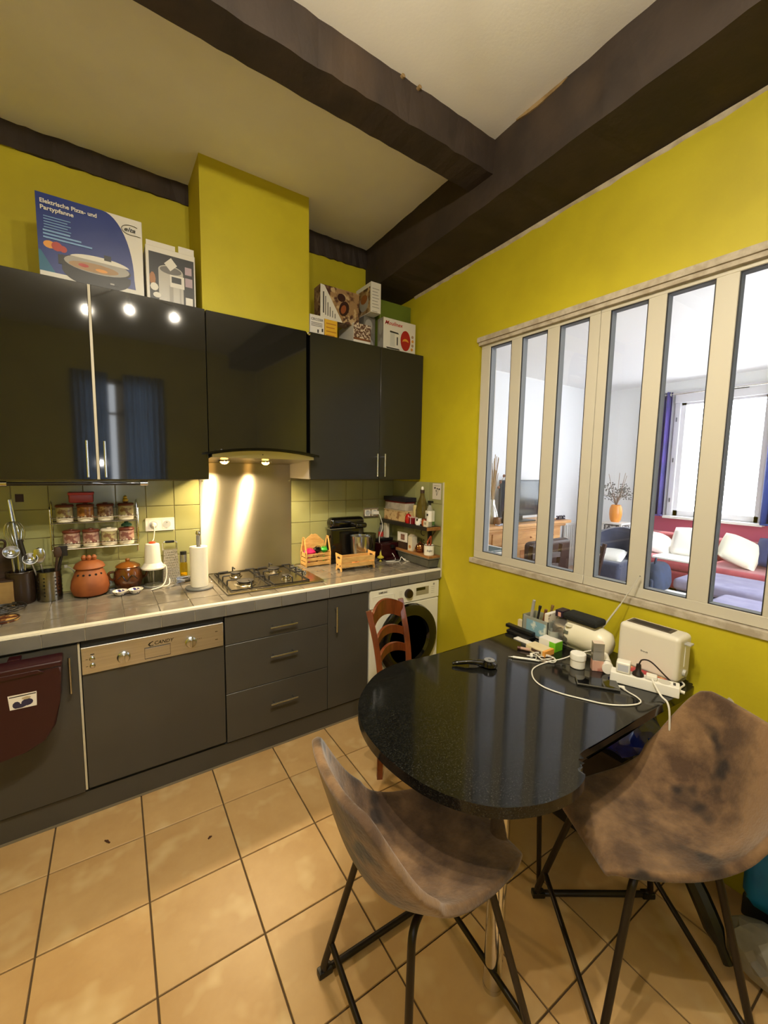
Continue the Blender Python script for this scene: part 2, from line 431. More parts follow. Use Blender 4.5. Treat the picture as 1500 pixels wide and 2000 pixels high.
for s, (y0, y1) in enumerate(SASH):
    bm = bx(xa, xb, y1, y0, 1.036, PZ0, bev=.002, seg=1); bx(xa, xb, y1, y0, PZ1, 2.372, bev=.002, seg=1, bm=bm)
    ps = PY[s * 3:s * 3 + 3]; edges = [y0] + [v for p in ps for v in p] + [y1]
    for k in range(0, 8, 2): bx(xa, xb, edges[k + 1], edges[k], PZ0 - .001, PZ1 + .001, bev=.002, seg=1, bm=bm)
    fr = obj('sash_frame', bm, FRM, win)
    for (a, b) in ps:
        bm = bmesh.new(); e = .0035
        for q in (bx(xa + .002, xa + .009, b, b + e, PZ0, PZ1), bx(xa + .002, xa + .009, a - e, a, PZ0, PZ1), bx(xa + .002, xa + .009, b, a, PZ0, PZ0 + e), bx(xa + .002, xa + .009, b, a, PZ1 - e, PZ1)):
            me = bpy.data.meshes.new('t'); q.to_mesh(me); q.free(); bm.from_mesh(me); bpy.data.meshes.remove(me)
        gk = obj('gasket', bm, GASK, fr, smooth=0)
        bm = bx(xa + .009, xb + .001, b, b + .003, PZ0, PZ1); bx(xa + .009, xb + .001, a - .003, a, PZ0, PZ1, bm=bm); bx(xa + .009, xb + .001, b, a, PZ0, PZ0 + .003, bm=bm); bx(xa + .009, xb + .001, b, a, PZ1 - .003, PZ1, bm=bm)
        obj('reveal_shade', bm, M('reveal_shade_grey', (140, 146, 154), .9, spec=.0), fr, smooth=0)  # grey strips added over the frame reveal; its shade is in the colour
        obj('pane', bx(.034, .037, b + .001, a - .001, PZ0 + .002, PZ1 - .002), GL, fr, smooth=0)
# ---------------- backsplash wall tiles, glazed yellow green (children of the walls)
WT = M('green_wall_tile', (152, 152, 104), .2, rand=.05, rgb2=(144, 144, 96), ns=3, coat=.2)
WGR = M('wall_grout', (150, 140, 96), .9)
obj('tile_bed', bx(XW, -.002, -.004, .002, .895, 1.53), WGR, wall_back, smooth=0)
PXT, PZT, gg = .1463, .1495, .0017
src = obj('wall_tile', bx(gg, PXT - gg, -.009, -.003, gg, PZT - gg, bev=.0012, seg=1), WT, wall_back, world=False)
src.location = Vector((-PXT, 0, .905)) - root_loc(wall_back)
for i in range(1, 21):
    for j in range(4):
        if i == 1 and j == 0: continue
        if 7 <= i <= 10: continue                      # behind the steel panel
        piece('wall_tile', src, (-PXT * i, 0, .905 + PZT * j), wall_back)
obj('tile_bed', bx(-.004, .002, -.612, -.009, .84, 1.503), WGR, wall_right, smooth=0)
src2 = obj('wall_tile', bx(-.009, -.003, gg, .150 - gg, gg, PZT - gg, bev=.0012, seg=1), WT, wall_right, world=False)
src2.location = Vector((0, -.160, .905)) - root_loc(wall_right)
for i in range(4):
    for j in range(4):
        if i + j: piece('wall_tile', src2, (0, -.160 - .150 * i, .905 + PZT * j), wall_right)
obj('tile_edge', bx(-.011, .001, -.616, -.6115, .84, 1.506, bev=.001), PALE, wall_right, 'pale edge trim of the tiling')
# ---------------- window in the front wall with its curtains (seen only as a reflection)
w2 = bpy.data.objects.new('window_2', None); COL.objects.link(w2); w2.location = ((FX0 + FX1) / 2, YS, FZ0); w2['kind'] = 'structure'
bm = bmesh.new()
for (a, b, c, d) in ((FX0, FX0 + .06, FZ0, FZ1), (FX1 - .06, FX1, FZ0, FZ1), (FX0, FX1, FZ0, FZ0 + .06), (FX0, FX1, FZ1 - .06, FZ1), ((FX0 + FX1) / 2 - .05, (FX0 + FX1) / 2 + .05, FZ0, FZ1), (FX0, FX1, 2.22, 2.25)):
    bx(a, b, YS - .09, YS - .04, c, d, bm=bm)
obj('window_frame', bm, WHITE, w2, smooth=0)
obj('pane', bx(FX0 + .02, FX1 - .02, YS - .068, YS - .064, FZ0 + .02, FZ1 - .02), GL, w2, smooth=0)
# ================================================================== LIVING ROOM SEEN THROUGH THE PANES
LX, LY0, LY1, LH = 5.2, -2.75, 1.22, 2.96
LW = M('living_wall_paint', (232, 232, 232), .7)
st('floor_living', bx(.15, LX + .12, LY0 - .12, LY1 + .12, -.10, 0), M('pink_beige_floor', (206, 176, 150), .35, rgb2=(194, 162, 136), ns=5))
st('ceiling_living', bx(.15, LX + .12, LY0 - .12, LY1 + .12, LH, LH + .12), LW)
st('wall_living_back', bx(.15, LX + .12, LY1, LY1 + .12, 0, LH), LW)
st('wall_living_left', bx(.03, .15, .12, LY1 + .12, 0, 3.30), LW)
# south wall of the living room has a french window out of the frame
bm = bx(.15, 1.95, LY0 - .12, LY0, 0, LH); bx(4.05, LX + .12, LY0 - .12, LY0, 0, LH, bm=bm); bx(1.95, 4.05, LY0 - .12, LY0, 2.55, LH, bm=bm); bx(1.95, 4.05, LY0 - .12, LY0, 0, .45, bm=bm)
st('wall_living_front', bm, LW)
# east wall with the bright window
EY0, EY1, EZ0, EZ1 = .02, -1.06, .965, 2.70
bm = bx(LX, LX + .12, EY0, LY1, 0, LH); bx(LX, LX + .12, LY0, EY1, 0, LH, bm=bm); bx(LX, LX + .12, EY1, EY0, 0, EZ0, bm=bm); bx(LX, LX + .12, EY1, EY0, EZ1, LH, bm=bm)
we = st('wall_living_right', bm, LW)
RED = M('red_wall_paint', (198, 92, 122), .6)
obj('painted_dado', bx(LX - .006, LX + .001, LY0 + .01, .42, .0, .945), RED, we, 'red painted lower wall', smooth=0)
w3 = bpy.data.objects.new('window_3', None); COL.objects.link(w3); w3.location = (LX, -.52, EZ0); w3['kind'] = 'structure'
WF = M('pale_window_frame', (214, 212, 216), .4)
bm = bx(LX + .02, LX + .07, EY0 - .09, EY0, EZ0, EZ1); bx(LX + .02, LX + .07, EY1, EY1 + .09, EZ0, EZ1, bm=bm); bx(LX + .02, LX + .07, EY1, EY0, EZ1 - .09, EZ1, bm=bm); bx(LX + .02, LX + .07, EY1, EY0, EZ0, EZ0 + .08, bm=bm)
obj('window_frame', bm, WF, w3, smooth=0)
bm = bx(LX - .03, LX + .02, EY0 - .035, EY0 + .03, EZ0, EZ1 + .03); bx(LX - .03, LX + .02, EY1 - .03, EY1 + .035, EZ0, EZ1 + .03, bm=bm); bx(LX - .05, LX + .02, EY1 - .03, EY0 + .03, EZ1 - .06, EZ1 + .10, bm=bm)
obj('casing', bm, WF, w3, smooth=0)
obj('pane', bx(LX + .04, LX + .045, EY1 + .08, EY0 - .08, EZ0 + .07, EZ1 - .08), GL, w3, smooth=0)
obj('window_sill', bx(LX - .14, LX + .02, EY1 - .04, EY0 + .04, EZ0 - .035, EZ0, bev=.004), WHITE, w3)
for z in (1.2, 1.8, 2.4): obj('hinge', cyl((LX - .036, EY0 + .0, z - .03), (LX - .036, EY0, z + .03), .008, 8), M('dull_hinge', (120, 120, 125), .4, .8), w3)
obj('roller_slot', bx(LX - .053, LX - .049, -.80, -.40, EZ1 + .045, EZ1 + .055), BLACK, w3)
def fold_curtain(name, label, x, y0, y1, z0, z1, mat, folds, dep=.045, group=None):
    o = thing(name, label, 'curtain', (x, (y0 + y1) / 2, z0), 0, group)
    bm = bmesh.new(); n = folds * 8; R = []
    for k in range(5):
        z = z0 + (z1 - z0) * k / 4; a = dep * (1.0 - .25 * k / 4)
        row = []
        for i in range(n + 1):
            t = i / n; row.append((x + a * math.sin(2 * PI * folds * t) * (.8 + .2 * math.sin(7 * t)), y0 + (y1 - y0) * t, z))
        R.append([bm.verts.new(p) for p in row])
    for A, B in zip(R, R[1:]):
        for i in range(n): bm.faces.new((A[i], A[i + 1], B[i + 1], B[i]))
    c = obj('fabric', bm, mat, o, smooth=60)
    s = c.modifiers.new('thickness', 'SOLIDIFY'); s.thickness = .004
    for i in range(folds + 1):
        y = y0 + (y1 - y0) * (i + .25) / (folds + .5)
        obj('eyelet', tube([(x + .032 * math.cos(a), y, z1 - .04 + .032 * math.sin(a)) for a in [2 * PI * q / 12 for q in range(12)]], .006, 6, closed=True), CHROME, o)
    obj('hem', bx(x - dep * .9, x + dep * .9, y0 + .01, y1 - .01, z0 - .002, z0 + .02, bev=.006), mat, o)
    return o
CUR = M('blue_violet_curtain', (62, 62, 128), .8, rgb2=(82, 66, 150), ns=4, sheen=.3)
fold_curtain('curtain', 'blue violet eyelet curtain left of the living room window', LX - .12, .06, .36, .955, 2.80, CUR, 4)
fold_curtain('curtain', 'deep blue curtain right of the living room window', LX - .12, -1.42, -1.07, .955, 2.80, M('deep_blue_curtain', (42, 66, 140), .8), 4)
o = thing('curtain_rod', 'slim pale curtain rod above the living room window', 'curtain rod', (LX - .12, -.5, 2.76))
obj('rod', cyl((LX - .12, -1.5, 2.76), (LX - .12, .42, 2.76), .010, 10), CHROME, o)
for y in (-1.46, .38): obj('bracket', cyl((LX - .12, y, 2.76), (LX, y, 2.76), .008, 8), CHROME, o)

# sideboard
PINE = M('light_pine', (214, 164, 108), .45, rgb2=(198, 146, 92), ns=3, stretch=(1, 6, 6))
PINED = M('dark_pine', (170, 112, 66), .5, rgb2=(150, 96, 56), ns=3)  # darker pine tone of door panels, plinth and knobs
o = thing('sideboard', 'long light pine sideboard carrying the television', 'sideboard', (2.6, .93, 0))
obj('top', bx(1.45, 3.72, .70, 1.19, .855, .900, bev=.012), PINE, o)
obj('cornice', bx(1.50, 3.64, .735, 1.18, .815, .856, bev=.014), PINE, o)
obj('body', bx(1.55, 3.56, .77, 1.18, .06, .816, bev=.004), PINE, o)
obj('plinth', bx(1.57, 3.54, .79, 1.17, 0, .061), PINED, o)
for k in range(4):
    x0 = 1.60 + k * .49
    d = obj('door', bx(x0, x0 + .44, .752, .771, .11, .60, bev=.004), PINE, o)
    obj('panel', bx(x0 + .06, x0 + .38, .747, .753, .17, .54, bev=.003), PINED, d)
    w = obj('drawer', bx(x0, x0 + .44, .752, .771, .63, .79, bev=.004), PINE, o)
    obj('knob', lathe([(.0, 0), (.012, .004), (.014, .012), (.006, .02), (.006, .03)], (x0 + .22, .722, .71), 10, axis='y'), PINED, w)
# television
o = thing('television', 'flat black television standing on the pine sideboard', 'television', (2.86, .95, .90))
obj('screen_frame', bx(2.42, 3.28, .935, .975, .975, 1.475, bev=.006), M('tv_plastic', (46, 50, 54), .35), o)
obj('screen', bx(2.435, 3.265, .931, .937, .992, 1.460), M('tv_screen', (44, 50, 56), .12), o, smooth=0)
obj('neck', bx(2.80, 2.92, .95, .98, .915, .985, bev=.004), BLACK, o)
obj('foot', bx(2.62, 3.10, .86, 1.04, .900, .916, bev=.006), BLACK, o)
# silver vase with pampas and dried twigs
o = thing('vase', 'tall silver twisted vase holding dried pampas on sideboard', 'vase', (2.26, .93, .90))
obj('body', lathe([(.05, .90), (.075, .93), (.085, .99), (.07, 1.06), (.045, 1.12), (.03, 1.18), (.032, 1.22), (.028, 1.22), (.02, 1.17)], (2.26, .93, 0), 20), M('silver_ceramic', (200, 196, 188), .2, .6), o)
STRAW = M('dried_straw', (176, 148, 112), .9)
bm = bmesh.new(); rn = random.Random(2)
for k in range(26):
    a = rn.random() * 2 * PI; s = rn.random() * .085; hgt = 1.55 + rn.random() * .28
    tube([(2.26, .93, 1.19), (2.26 - .01 + math.cos(a) * s * .5, .93 + math.sin(a) * s * .5, (1.19 + hgt) / 2), (2.24 + math.cos(a) * s, .93 + math.sin(a) * s, hgt)], .0045, 5, bm=bm, k=3)
obj('pampas', bm, STRAW, o)
obj('twig', tube([(2.26, .93, 1.18), (2.33, .92, 1.36), (2.42, .91, 1.50), (2.55, .90, 1.64)], .003, 6, k=4), STRAW, o)
for (x, z) in ((2.335, 1.38), (2.37, 1.45), (2.43, 1.53), (2.48, 1.585), (2.53, 1.635)):
    obj('seed_pod', lathe([(0, -.022), (.014, -.012), (.018, 0), (.012, .014), (0, .024)], (x, .905, z), 8), M('brown_pod', (146, 104, 84), .8), o)
# small glass candle pots in front of the vase
for k, (x, lab, c) in enumerate([(2.21, 'amber glass candle pot below the silver vase', (120, 82, 50)), (2.33, 'small dark bronze figurine between vase and television', (66, 52, 44))]):
    o = thing('candle_pot' if k == 0 else 'figurine', lab, 'candle' if k == 0 else 'figurine', (x, .80, .90))
    if k == 0:
        obj('glass', lathe([(.03, .90), (.045, .92), (.048, .99), (.044, 1.0), (.04, .99), (.038, .93)], (x, .80, 0), 16), M('amber_pot', c, .2), o)
        obj('wax', lathe([(.037, .93), (.037, .965), (.004, .967), (.003, .985)], (x, .80, 0), 12), CARD, o)
    else:
        obj('base', bx(x - .035, x + .035, .77, .83, .90, .918, bev=.003), M('bronze', c, .35, .7), o)
        obj('body', lathe([(.02, .918), (.03, .95), (.018, .99), (.024, 1.02), (.012, 1.05), (.016, 1.07), (0, 1.09)], (x, .80, 0), 12), M('bronze', c, .35, .7), o)
o = thing('tray', 'flat silver tray lying before the figurine on sideboard', 'tray', (2.27, .755, .90))
obj('dish', bx(2.15, 2.40, .715, .775, .900, .912, bev=.004), STEELP, o); obj('rim', tube([(2.15, .715, .915), (2.40, .715, .915), (2.40, .775, .915), (2.15, .775, .915)], .003, 6, closed=True), STEELP, o)
# wooden word sign
o = thing('word_sign', 'dark cut out lettering reading ame on sideboard end', 'sign', (3.56, .80, .90))
obj('base', bx(3.42, 3.70, .79, .81, .900, .906, bev=.001), M('dark_sign', (44, 40, 52), .6), o)
text('lettering', 'ame', o, (3.47, .795, .906), (1, 0, 0), (0, 0, 1), .085, MATS['dark_sign'], depth=.012, width=.21)
# radiator
o = thing('radiator', 'white panel radiator on far wall right of the sideboard', 'radiator', (4.62, 1.17, .10))
obj('panel', bx(4.30, 4.92, 1.155, 1.19, .12, .76, bev=.008), WHITE, o)
for k in range(10): obj('fin', bx(4.325 + k * .06, 4.365 + k * .06, 1.142, 1.157, .15, .73, bev=.004), WHITE, o)
for x in (4.36, 4.86): obj('foot', bx(x - .012, x + .012, 1.15, 1.215, 0, .13), WHITE, o)
obj('pipe', tube([(4.90, 1.17, .14), (4.96, 1.17, .13), (4.96, 1.17, 0)], .008, 8), WHITE, o)

# plant stand with orange vase and dried bouquet
o = thing('side_table', 'small pale side table with dark fretwork under orange vase', 'table', (4.4, .40, 0))
obj('top', bx(4.25, 4.55, .25, .55, .835, .862, bev=.004), WHITE, o)
for sx_ in (4.27, 4.53):
    for sy_ in (.27, .53): obj('leg', bx(sx_ - .014, sx_ + .014, sy_ - .014, sy_ + .014, 0, .836), WHITE, o)
obj('apron', bx(4.272, 4.528, .272, .528, .66, .82), M('fretwork_dark', (86, 84, 88), .6, rgb2=(200, 198, 196), ns=22, lo=.48, hi=.52), o)
o = thing('vase', 'orange round vase with dried bouquet on pale side table', 'vase', (4.4, .42, .862))
obj('body', lathe([(.055, .862), (.075, .90), (.088, .98), (.085, 1.06), (.066, 1.115), (.056, 1.12), (.05, 1.10)], (4.4, .42, 0), 20), M('orange_ceramic', (232, 150, 70), .35), o)
TW = M('dry_twig', (150, 128, 112), .9); LF = M('dry_leaf', (120, 116, 112), .9); PU = M('purple_flower', (74, 62, 92), .9)
rn = random.Random(5); bs_, bl = bmesh.new(), bmesh.new()
for k in range(22):
    a = rn.random() * 2 * PI; sp = .05 + rn.random() * .22; hh = 1.25 + rn.random() * .2
    if k < 5: sp = .05 + .05 * k; hh = 1.55 + .05 * rn.random()
    tip = Vector((4.4 + math.cos(a) * sp, .42 + math.sin(a) * sp, hh))
    tube([(4.4, .42, 1.10), (4.4 + math.cos(a) * sp * .35, .42 + math.sin(a) * sp * .3, 1.22), tip], .0035, 5, bm=bs_, k=3)
    if k >= 5:
        for q in range(10):
            c = tip + Vector((rn.uniform(-.04, .04), rn.uniform(-.04, .04), rn.uniform(-.07, .03)))
            lathe([(0, -.012), (.012, 0), (0, .012)], c, 5, bm=bl)
obj('twig', bs_, TW, o, kind='stuff'); obj('leaf', bl, LF, o, kind='stuff')
bm = bmesh.new()
for q in range(14): lathe([(0, -.02), (.02, 0), (0, .02)], (4.38 + rn.uniform(-.03, .03), .70 + rn.uniform(-.08, .06), 1.27 + rn.uniform(-.03, .03)), 6, bm=bm)
tube([(4.4, .42, 1.12), (4.38, .58, 1.24), (4.38, .70, 1.27)], .003, 5, bm=bm, k=3)
obj('flower', bm, PU, o, 'dusky purple flower spray', kind='stuff')

# grey armchair
def soft(name, x0, x1, y0, y1, z0, z1, mat, parent, bev=.05, label=None, world=True):
    return obj(name, bx(x0, x1, y0, y1, z0, z1, bev=bev, seg=4), mat, parent, label, smooth=80, world=world)
GV = M('blue_grey_velvet', (70, 76, 100), .8, rgb2=(58, 64, 88), ns=4, sheen=.4)
o = thing('armchair', 'blue grey velvet armchair in front of the orange vase', 'armchair', (3.62, .02, 0))
soft('seat', 3.35, 3.92, -.20, .26, .20, .46, GV, o)
bm = bmesh.new()
pr = []
for k in range(13):
    a = -1.25 + 2.5 * k / 12; pr.append((3.60 + .36 * math.cos(a), .03 + .36 * math.sin(a), .50 + .36 * (math.cos(a) * .5 + .5)))
lo, hi, lo2, hi2 = [], [], [], []
for (x, y, z) in pr:
    dx, dy = (x - 3.60), (y - .03)
    lo.append(bm.verts.new((x, y, .12))); hi.append(bm.verts.new((x, y, z))); lo2.append(bm.verts.new((3.60 + dx * .76, .03 + dy * .76, .12))); hi2.append(bm.verts.new((3.60 + dx * .76, .03 + dy * .76, z)))
for i in range(12):
    for A, B in ((lo, hi), (hi, hi2), (hi2, lo2), (lo2, lo)): bm.faces.new((A[i], A[i + 1], B[i + 1], B[i]))
for i in (0, 12): bm.faces.new((lo[i], hi[i], hi2[i], lo2[i]))
obj('backrest', bm, GV, o, smooth=60)
for (x, y) in ((3.42, -.14), (3.42, .20), (3.84, -.14), (3.84, .20)): obj('leg', lathe([(.014, 0), (.022, .21)], (x, y, 0), 8), M('dark_wood', (62, 38, 26), .45, rgb2=(48, 28, 20), ns=6), o)
def cushion(label, c, s, rot, mat, group=None):
    o = thing('cushion', label, 'cushion', c, 0, group)
    bm = bmesh.new(); n = 10; R = {}
    for sd in (1, -1):
        for i in range(n + 1):
            for j in range(n + 1):
                u, v = i / n * 2 - 1, j / n * 2 - 1
                e = max(0.0, (1 - u ** 4) * (1 - v ** 4)) ** .5
                if e < 1e-4 and sd == -1: R[(sd, i, j)] = R[(1, i, j)]; continue
                pu, pv = u * (1 - .06 * v * v), v * (1 - .06 * u * u)
                R[(sd, i, j)] = bm.verts.new((pu * s[0] / 2, pv * s[1] / 2, sd * e * s[2] / 2))
    for sd in (1, -1):
        for i in range(n):
            for j in range(n): bm.faces.new([R[(sd, i, j)], R[(sd, i + 1, j)], R[(sd, i + 1, j + 1)], R[(sd, i, j + 1)]])
    from mathutils import Euler
    bm.transform(Euler(rot).to_matrix().to_4x4())
    obj('cover', bm, mat, o, world=False, smooth=80)
    return o
WC = M('cream_cushion', (236, 234, 226), .85)
cushion('cream cushion lying in the blue grey armchair', (3.60, .02, .51), (.30, .30, .10), (0, -.35, .2), WC)
# red sofa under the window
RS = M('red_sofa_fabric', (172, 78, 84), .8, rgb2=(156, 66, 76), ns=5, sheen=.3)
o = thing('sofa', 'red sofa below the bright living room window', 'sofa', (4.65, -.75, 0))
soft('base', 4.15, 5.02, -1.75, .22, .10, .34, RS, o, .04)
soft('backrest', 4.84, 5.06, -1.75, .22, .30, .74, RS, o, .06)
soft('armrest', 4.18, 5.02, .06, .215, .30, .56, RS, o, .06); soft('armrest', 4.18, 5.02, -1.80, -1.62, .30, .58, RS, o, .06)
soft('seat_cushion', 4.15, 4.86, -.76, .10, .33, .47, RS, o, .05); soft('seat_cushion', 4.15, 4.86, -1.62, -.77, .33, .47, RS, o, .05)
for (x, y) in ((4.22, .14), (4.22, -1.70), (4.96, .14), (4.96, -1.70)): obj('foot', lathe([(.02, 0), (.026, .11)], (x, y, 0), 8), MATS['dark_wood'], o)
CG = 'cushions along the red sofa'
cushion('white cushion lying at the left end of red sofa', (4.70, -.05, .59), (.46, .40, .15), (.25, -.45, .3), WC, CG)
cushion('white cushion leaning upright against red sofa back', (4.70, -.46, .66), (.44, .44, .14), (0, -1.05, .1), WC, CG)
cushion('cream cushion tilted on the right part of red sofa', (4.50, -1.05, .66), (.50, .42, .16), (.5, -.5, .1), M('ivory_cushion', (228, 222, 198), .85), CG)
cushion('dark blue cushion behind the tilted cream cushion', (4.68, -1.36, .66), (.44, .40, .14), (.1, -.8, .1), M('navy_cushion', (50, 56, 96), .85), CG)
o = thing('throw', 'white cloth spread over the red sofa seat', 'blanket', (4.45, -.45, .47))
soft('cloth', 4.22, 4.80, -.70, -.20, .468, .486, WC, o, .006); soft('fringe', 4.165, 4.22, -.68, -.22, .462, .482, WC, o, .004)
# lavender chaise and pouf nearer the panes
LV = M('lavender_cover', (150, 146, 172), .85, rgb2=(136, 132, 160), ns=5, bump=.3, bs=12)
NB = M('navy_valance', (58, 66, 92), .85, rgb2=(48, 54, 78), ns=6)
o = thing('daybed', 'low daybed with lavender cover and dark blue sides', 'daybed', (3.75, -1.32, 0))
soft('mattress', 3.32, 4.08, -1.95, -.80, .30, .43, LV, o, .04); soft('base', 3.35, 4.06, -1.92, -.83, .02, .31, NB, o, .02)
o = thing('pouf', 'lavender square pouf closest to the rightmost pane', 'pouf', (2.72, -1.62, 0))
soft('cover', 2.42, 3.02, -1.98, -1.345, .12, .45, LV, o, .06); soft('base', 2.46, 2.98, -1.94, -1.38, 0, .13, NB, o, .01)
# dark blue bag on a stool with white sheets
o = thing('coffee_table', 'white low table in front of dark blue rucksack', 'table', (2.38, -1.12, 0))
obj('top', bx(2.15, 2.60, -1.32, -.90, .44, .465, bev=.004), WHITE, o)
for (x, y) in ((2.19, -1.28), (2.19, -.94), (2.56, -1.28), (2.56, -.94)): obj('leg', bx(x - .018, x + .018, y - .018, y + .018, 0, .441), WHITE, o)
o = thing('rucksack', 'dark blue rucksack slumped on the white low table', 'bag', (2.40, -.98, .465))
bm = bx(2.22, 2.58, -1.10, -.86, .466, .74, bev=.09, seg=4)
for v in bm.verts:
    t = (v.co.z - .466) / .274; v.co.x += .05 * t; v.co.y = -.98 + (v.co.y + .98) * (1.05 - .4 * t)
NAV = M('navy_canvas', (40, 54, 84), .8, rgb2=(30, 42, 66), ns=8, bump=.3, bs=20)
obj('body', bm, NAV, o, smooth=80)
obj('pocket', bx(2.18, 2.23, -1.06, -.90, .50, .62, bev=.02, seg=3), NAV, o, smooth=80)
obj('strap', tube([(2.36, -1.0, .73), (2.40, -.99, .785), (2.45, -.97, .73)], .009, 8, k=4), NAV, o)
# dark dining table, chairs, papers near the left panes
DW = MATS['dark_wood']
def ladder_chair(label, loc, rz, mat, group=None, name='dining_chair', hgt=.90, w=.40):
    o = thing(name, label, 'chair', loc, rz, group); hw = w / 2
    for s in (1, -1):
        obj('leg', tube([(-.17, s * (hw - .02), 0), (-.17, s * (hw - .02), .44), (-.24, s * (hw - .02), hgt)], .021, 4), mat, o, world=False, label=None)
        obj('leg', bx(.16, .20, s * (hw - .02) - .02, s * (hw - .02) + .02, 0, .43, bev=.003), mat, o, world=False)
    obj('seat', bx(-.19, .22, -hw, hw, .43, .46, bev=.008), mat, o, world=False)
    for z in (.60, .72, .83): obj('slat', bx(-.185 - (z - .44) * .15 - .010, -.185 - (z - .44) * .15 + .008, -hw + .03, hw - .03, z - .025, z + .025, bev=.003), mat, o, world=False)
    for s in (1, -1): obj('stretcher', bx(-.17, .18, s * (hw - .02) - .010, s * (hw - .02) + .010, .20, .225), mat, o, world=False)
    return o
ladder_chair('dark wooden dining chair seen through the third pane', (2.06, -.36, 0), 2.3, DW, 'dark living room dining chairs')
ladder_chair('dark wooden dining chair seen through the second pane', (1.42, -.26, 0), 1.4, DW, 'dark living room dining chairs', hgt=.93)
o = thing('armchair', 'low dark brown leather chair before the pine sideboard', 'chair', (2.35, .42, 0))
soft('seat', 2.02, 2.70, .14, .66, .18, .44, M('brown_leather', (56, 36, 28), .4), o); soft('backrest', 1.98, 2.74, .08, .22, .30, .80, MATS['brown_leather'], o, .06)
for (x, y) in ((2.08, .18), (2.64, .18), (2.08, .60), (2.64, .60)): obj('leg', cyl((x, y, 0), (x, y, .2), .018, 8), DW, o)
o = thing('dining_table', 'small white topped table close behind the first pane', 'table', (1.30, .22, 0))
obj('top', bx(.95, 1.62, .02, .45, .735, .765, bev=.006), WHITE, o)
for (x, y) in ((1.0, .07), (1.57, .07), (1.0, .40), (1.57, .40)): obj('leg', bx(x - .02, x + .02, y - .02, y + .02, 0, .736), WHITE, o)
o = thing('folder', 'dark teal folder lying on the white topped table', 'folder', (1.33, .20, .765))
obj('cover', bx(1.20, 1.48, .06, .34, .766, .774, bev=.001), M('teal_folder', (60, 84, 84), .5), o); obj('sheet', bx(1.21, 1.49, .065, .335, .774, .780), CARD, o); obj('cover', bx(1.20, 1.48, .06, .34, .780, .786, bev=.001), MATS['teal_folder'], o)
# curtains at the window behind the photographer
cm = bpy.data.materials.new('dim_sheer'); cm.use_nodes = True; nt = cm.node_tree; nt.nodes.clear()
q = nt.nodes.new('ShaderNodeOutputMaterial'); tl = nt.nodes.new('ShaderNodeBsdfTranslucent'); tl.inputs[0].default_value = (.11, .17, .26, 1); nt.links.new(tl.outputs[0], q.inputs[0])
MATS['dim_sheer'] = cm
for (x0, x1, lab) in ((-2.24, -1.86, 'dim blue sheer curtain on the left of the rear window'), (-1.70, -1.24, 'dim blue sheer curtain on the right of the rear window')):
    o = thing('curtain', lab, 'curtain', ((x0 + x1) / 2, YS + .06, .92), 0, 'sheer curtains of the rear window')
    bm = bmesh.new(); n = 40; A = [bm.verts.new((x0 + (x1 - x0) * i / n, YS + .06 + .02 * math.sin(i * 1.1), .92)) for i in range(n + 1)]; B = [bm.verts.new((v.co.x, v.co.y, 2.72)) for v in A]
    for i in range(n): bm.faces.new((A[i], A[i + 1], B[i + 1], B[i]))
    obj('fabric', bm, cm, o, smooth=80)
    obj('hem', bx(x0 + .01, x1 - .01, YS + .055, YS + .065, .915, .935), cm, o)
# ================================================================== KITCHEN UNITS
ZB, ZT, YU = 1.519, 2.406, -.356
def bar_handle(parent, a, b, out, r=.0055):
    """round bar handle from a to b standing off by the vector out"""
    a, b, out = Vector(a), Vector(b), Vector(out); d = (b - a).normalized()
    bm = cyl(a + out, b + out, r, 10)
    for p in (a + d * (b - a).length * .14, b - d * (b - a).length * .14): cyl(p, p + out, r * .8, 8, bm=bm)
    return obj('handle', bm, STEELP, parent)
OUT = (0, -.030, 0)
# --- upper left cabinet
o = thing('wall_cabinet', 'double wall cabinet with mirror gloss doors left of the hood', 'cabinet', (-1.973, -.18, ZB))
obj('body', bx(-2.468, -1.480, -.334, -.012, ZB + .004, ZT - .002), CARC, o)
d = obj('door', bx(-2.468, -1.978, YU, -.336, ZB, ZT, bev=.0015, seg=1), GLOSS, o)
bar_handle(d, (-2.011, YU, 1.530), (-2.011, YU, 1.700), (0, -.028, 0))
d = obj('door', bx(-1.966, -1.477, YU, -.336, ZB, ZT, bev=.0015, seg=1), GLOSS, o)
bar_handle(d, (-1.942, YU, 1.530), (-1.942, YU, 1.700), (0, -.028, 0))
obj('edge_strip', bx(-1.977, -1.9665, YU + .0015, -.336, ZB, ZT), PALE, o, 'pale edge strip between the doors', smooth=0)
# --- hood cabinet (narrower, higher bottom)
o = thing('hood_cabinet', 'single gloss wall cabinet above the cooker hood', 'cabinet', (-1.19, -.18, 1.66))
obj('body', bx(-1.470, -.912, -.334, -.012, 1.70, ZT - .004), CARC, o)
obj('door', bx(-1.473, -.909, YU, -.336, 1.668, ZT - .002, bev=.0015, seg=1), GLOSS, o)
obj('gap_shade', bx(-.908, -.8845, -.345, -.012, 1.66, ZT - .004), M('gap_shade_black', (5, 5, 5), 1.0, spec=.0), o, 'black strip painted as gap shade')  # gap between the cabinets filled with black that stands for its shade
obj('glint_cap', lathe([(.010, 0), (.010, .012), (0, .015)], (-.897, -.356, 2.390), 10, axis='y'), CHROME, o)  # chrome cap added to stand for a bright reflected glint
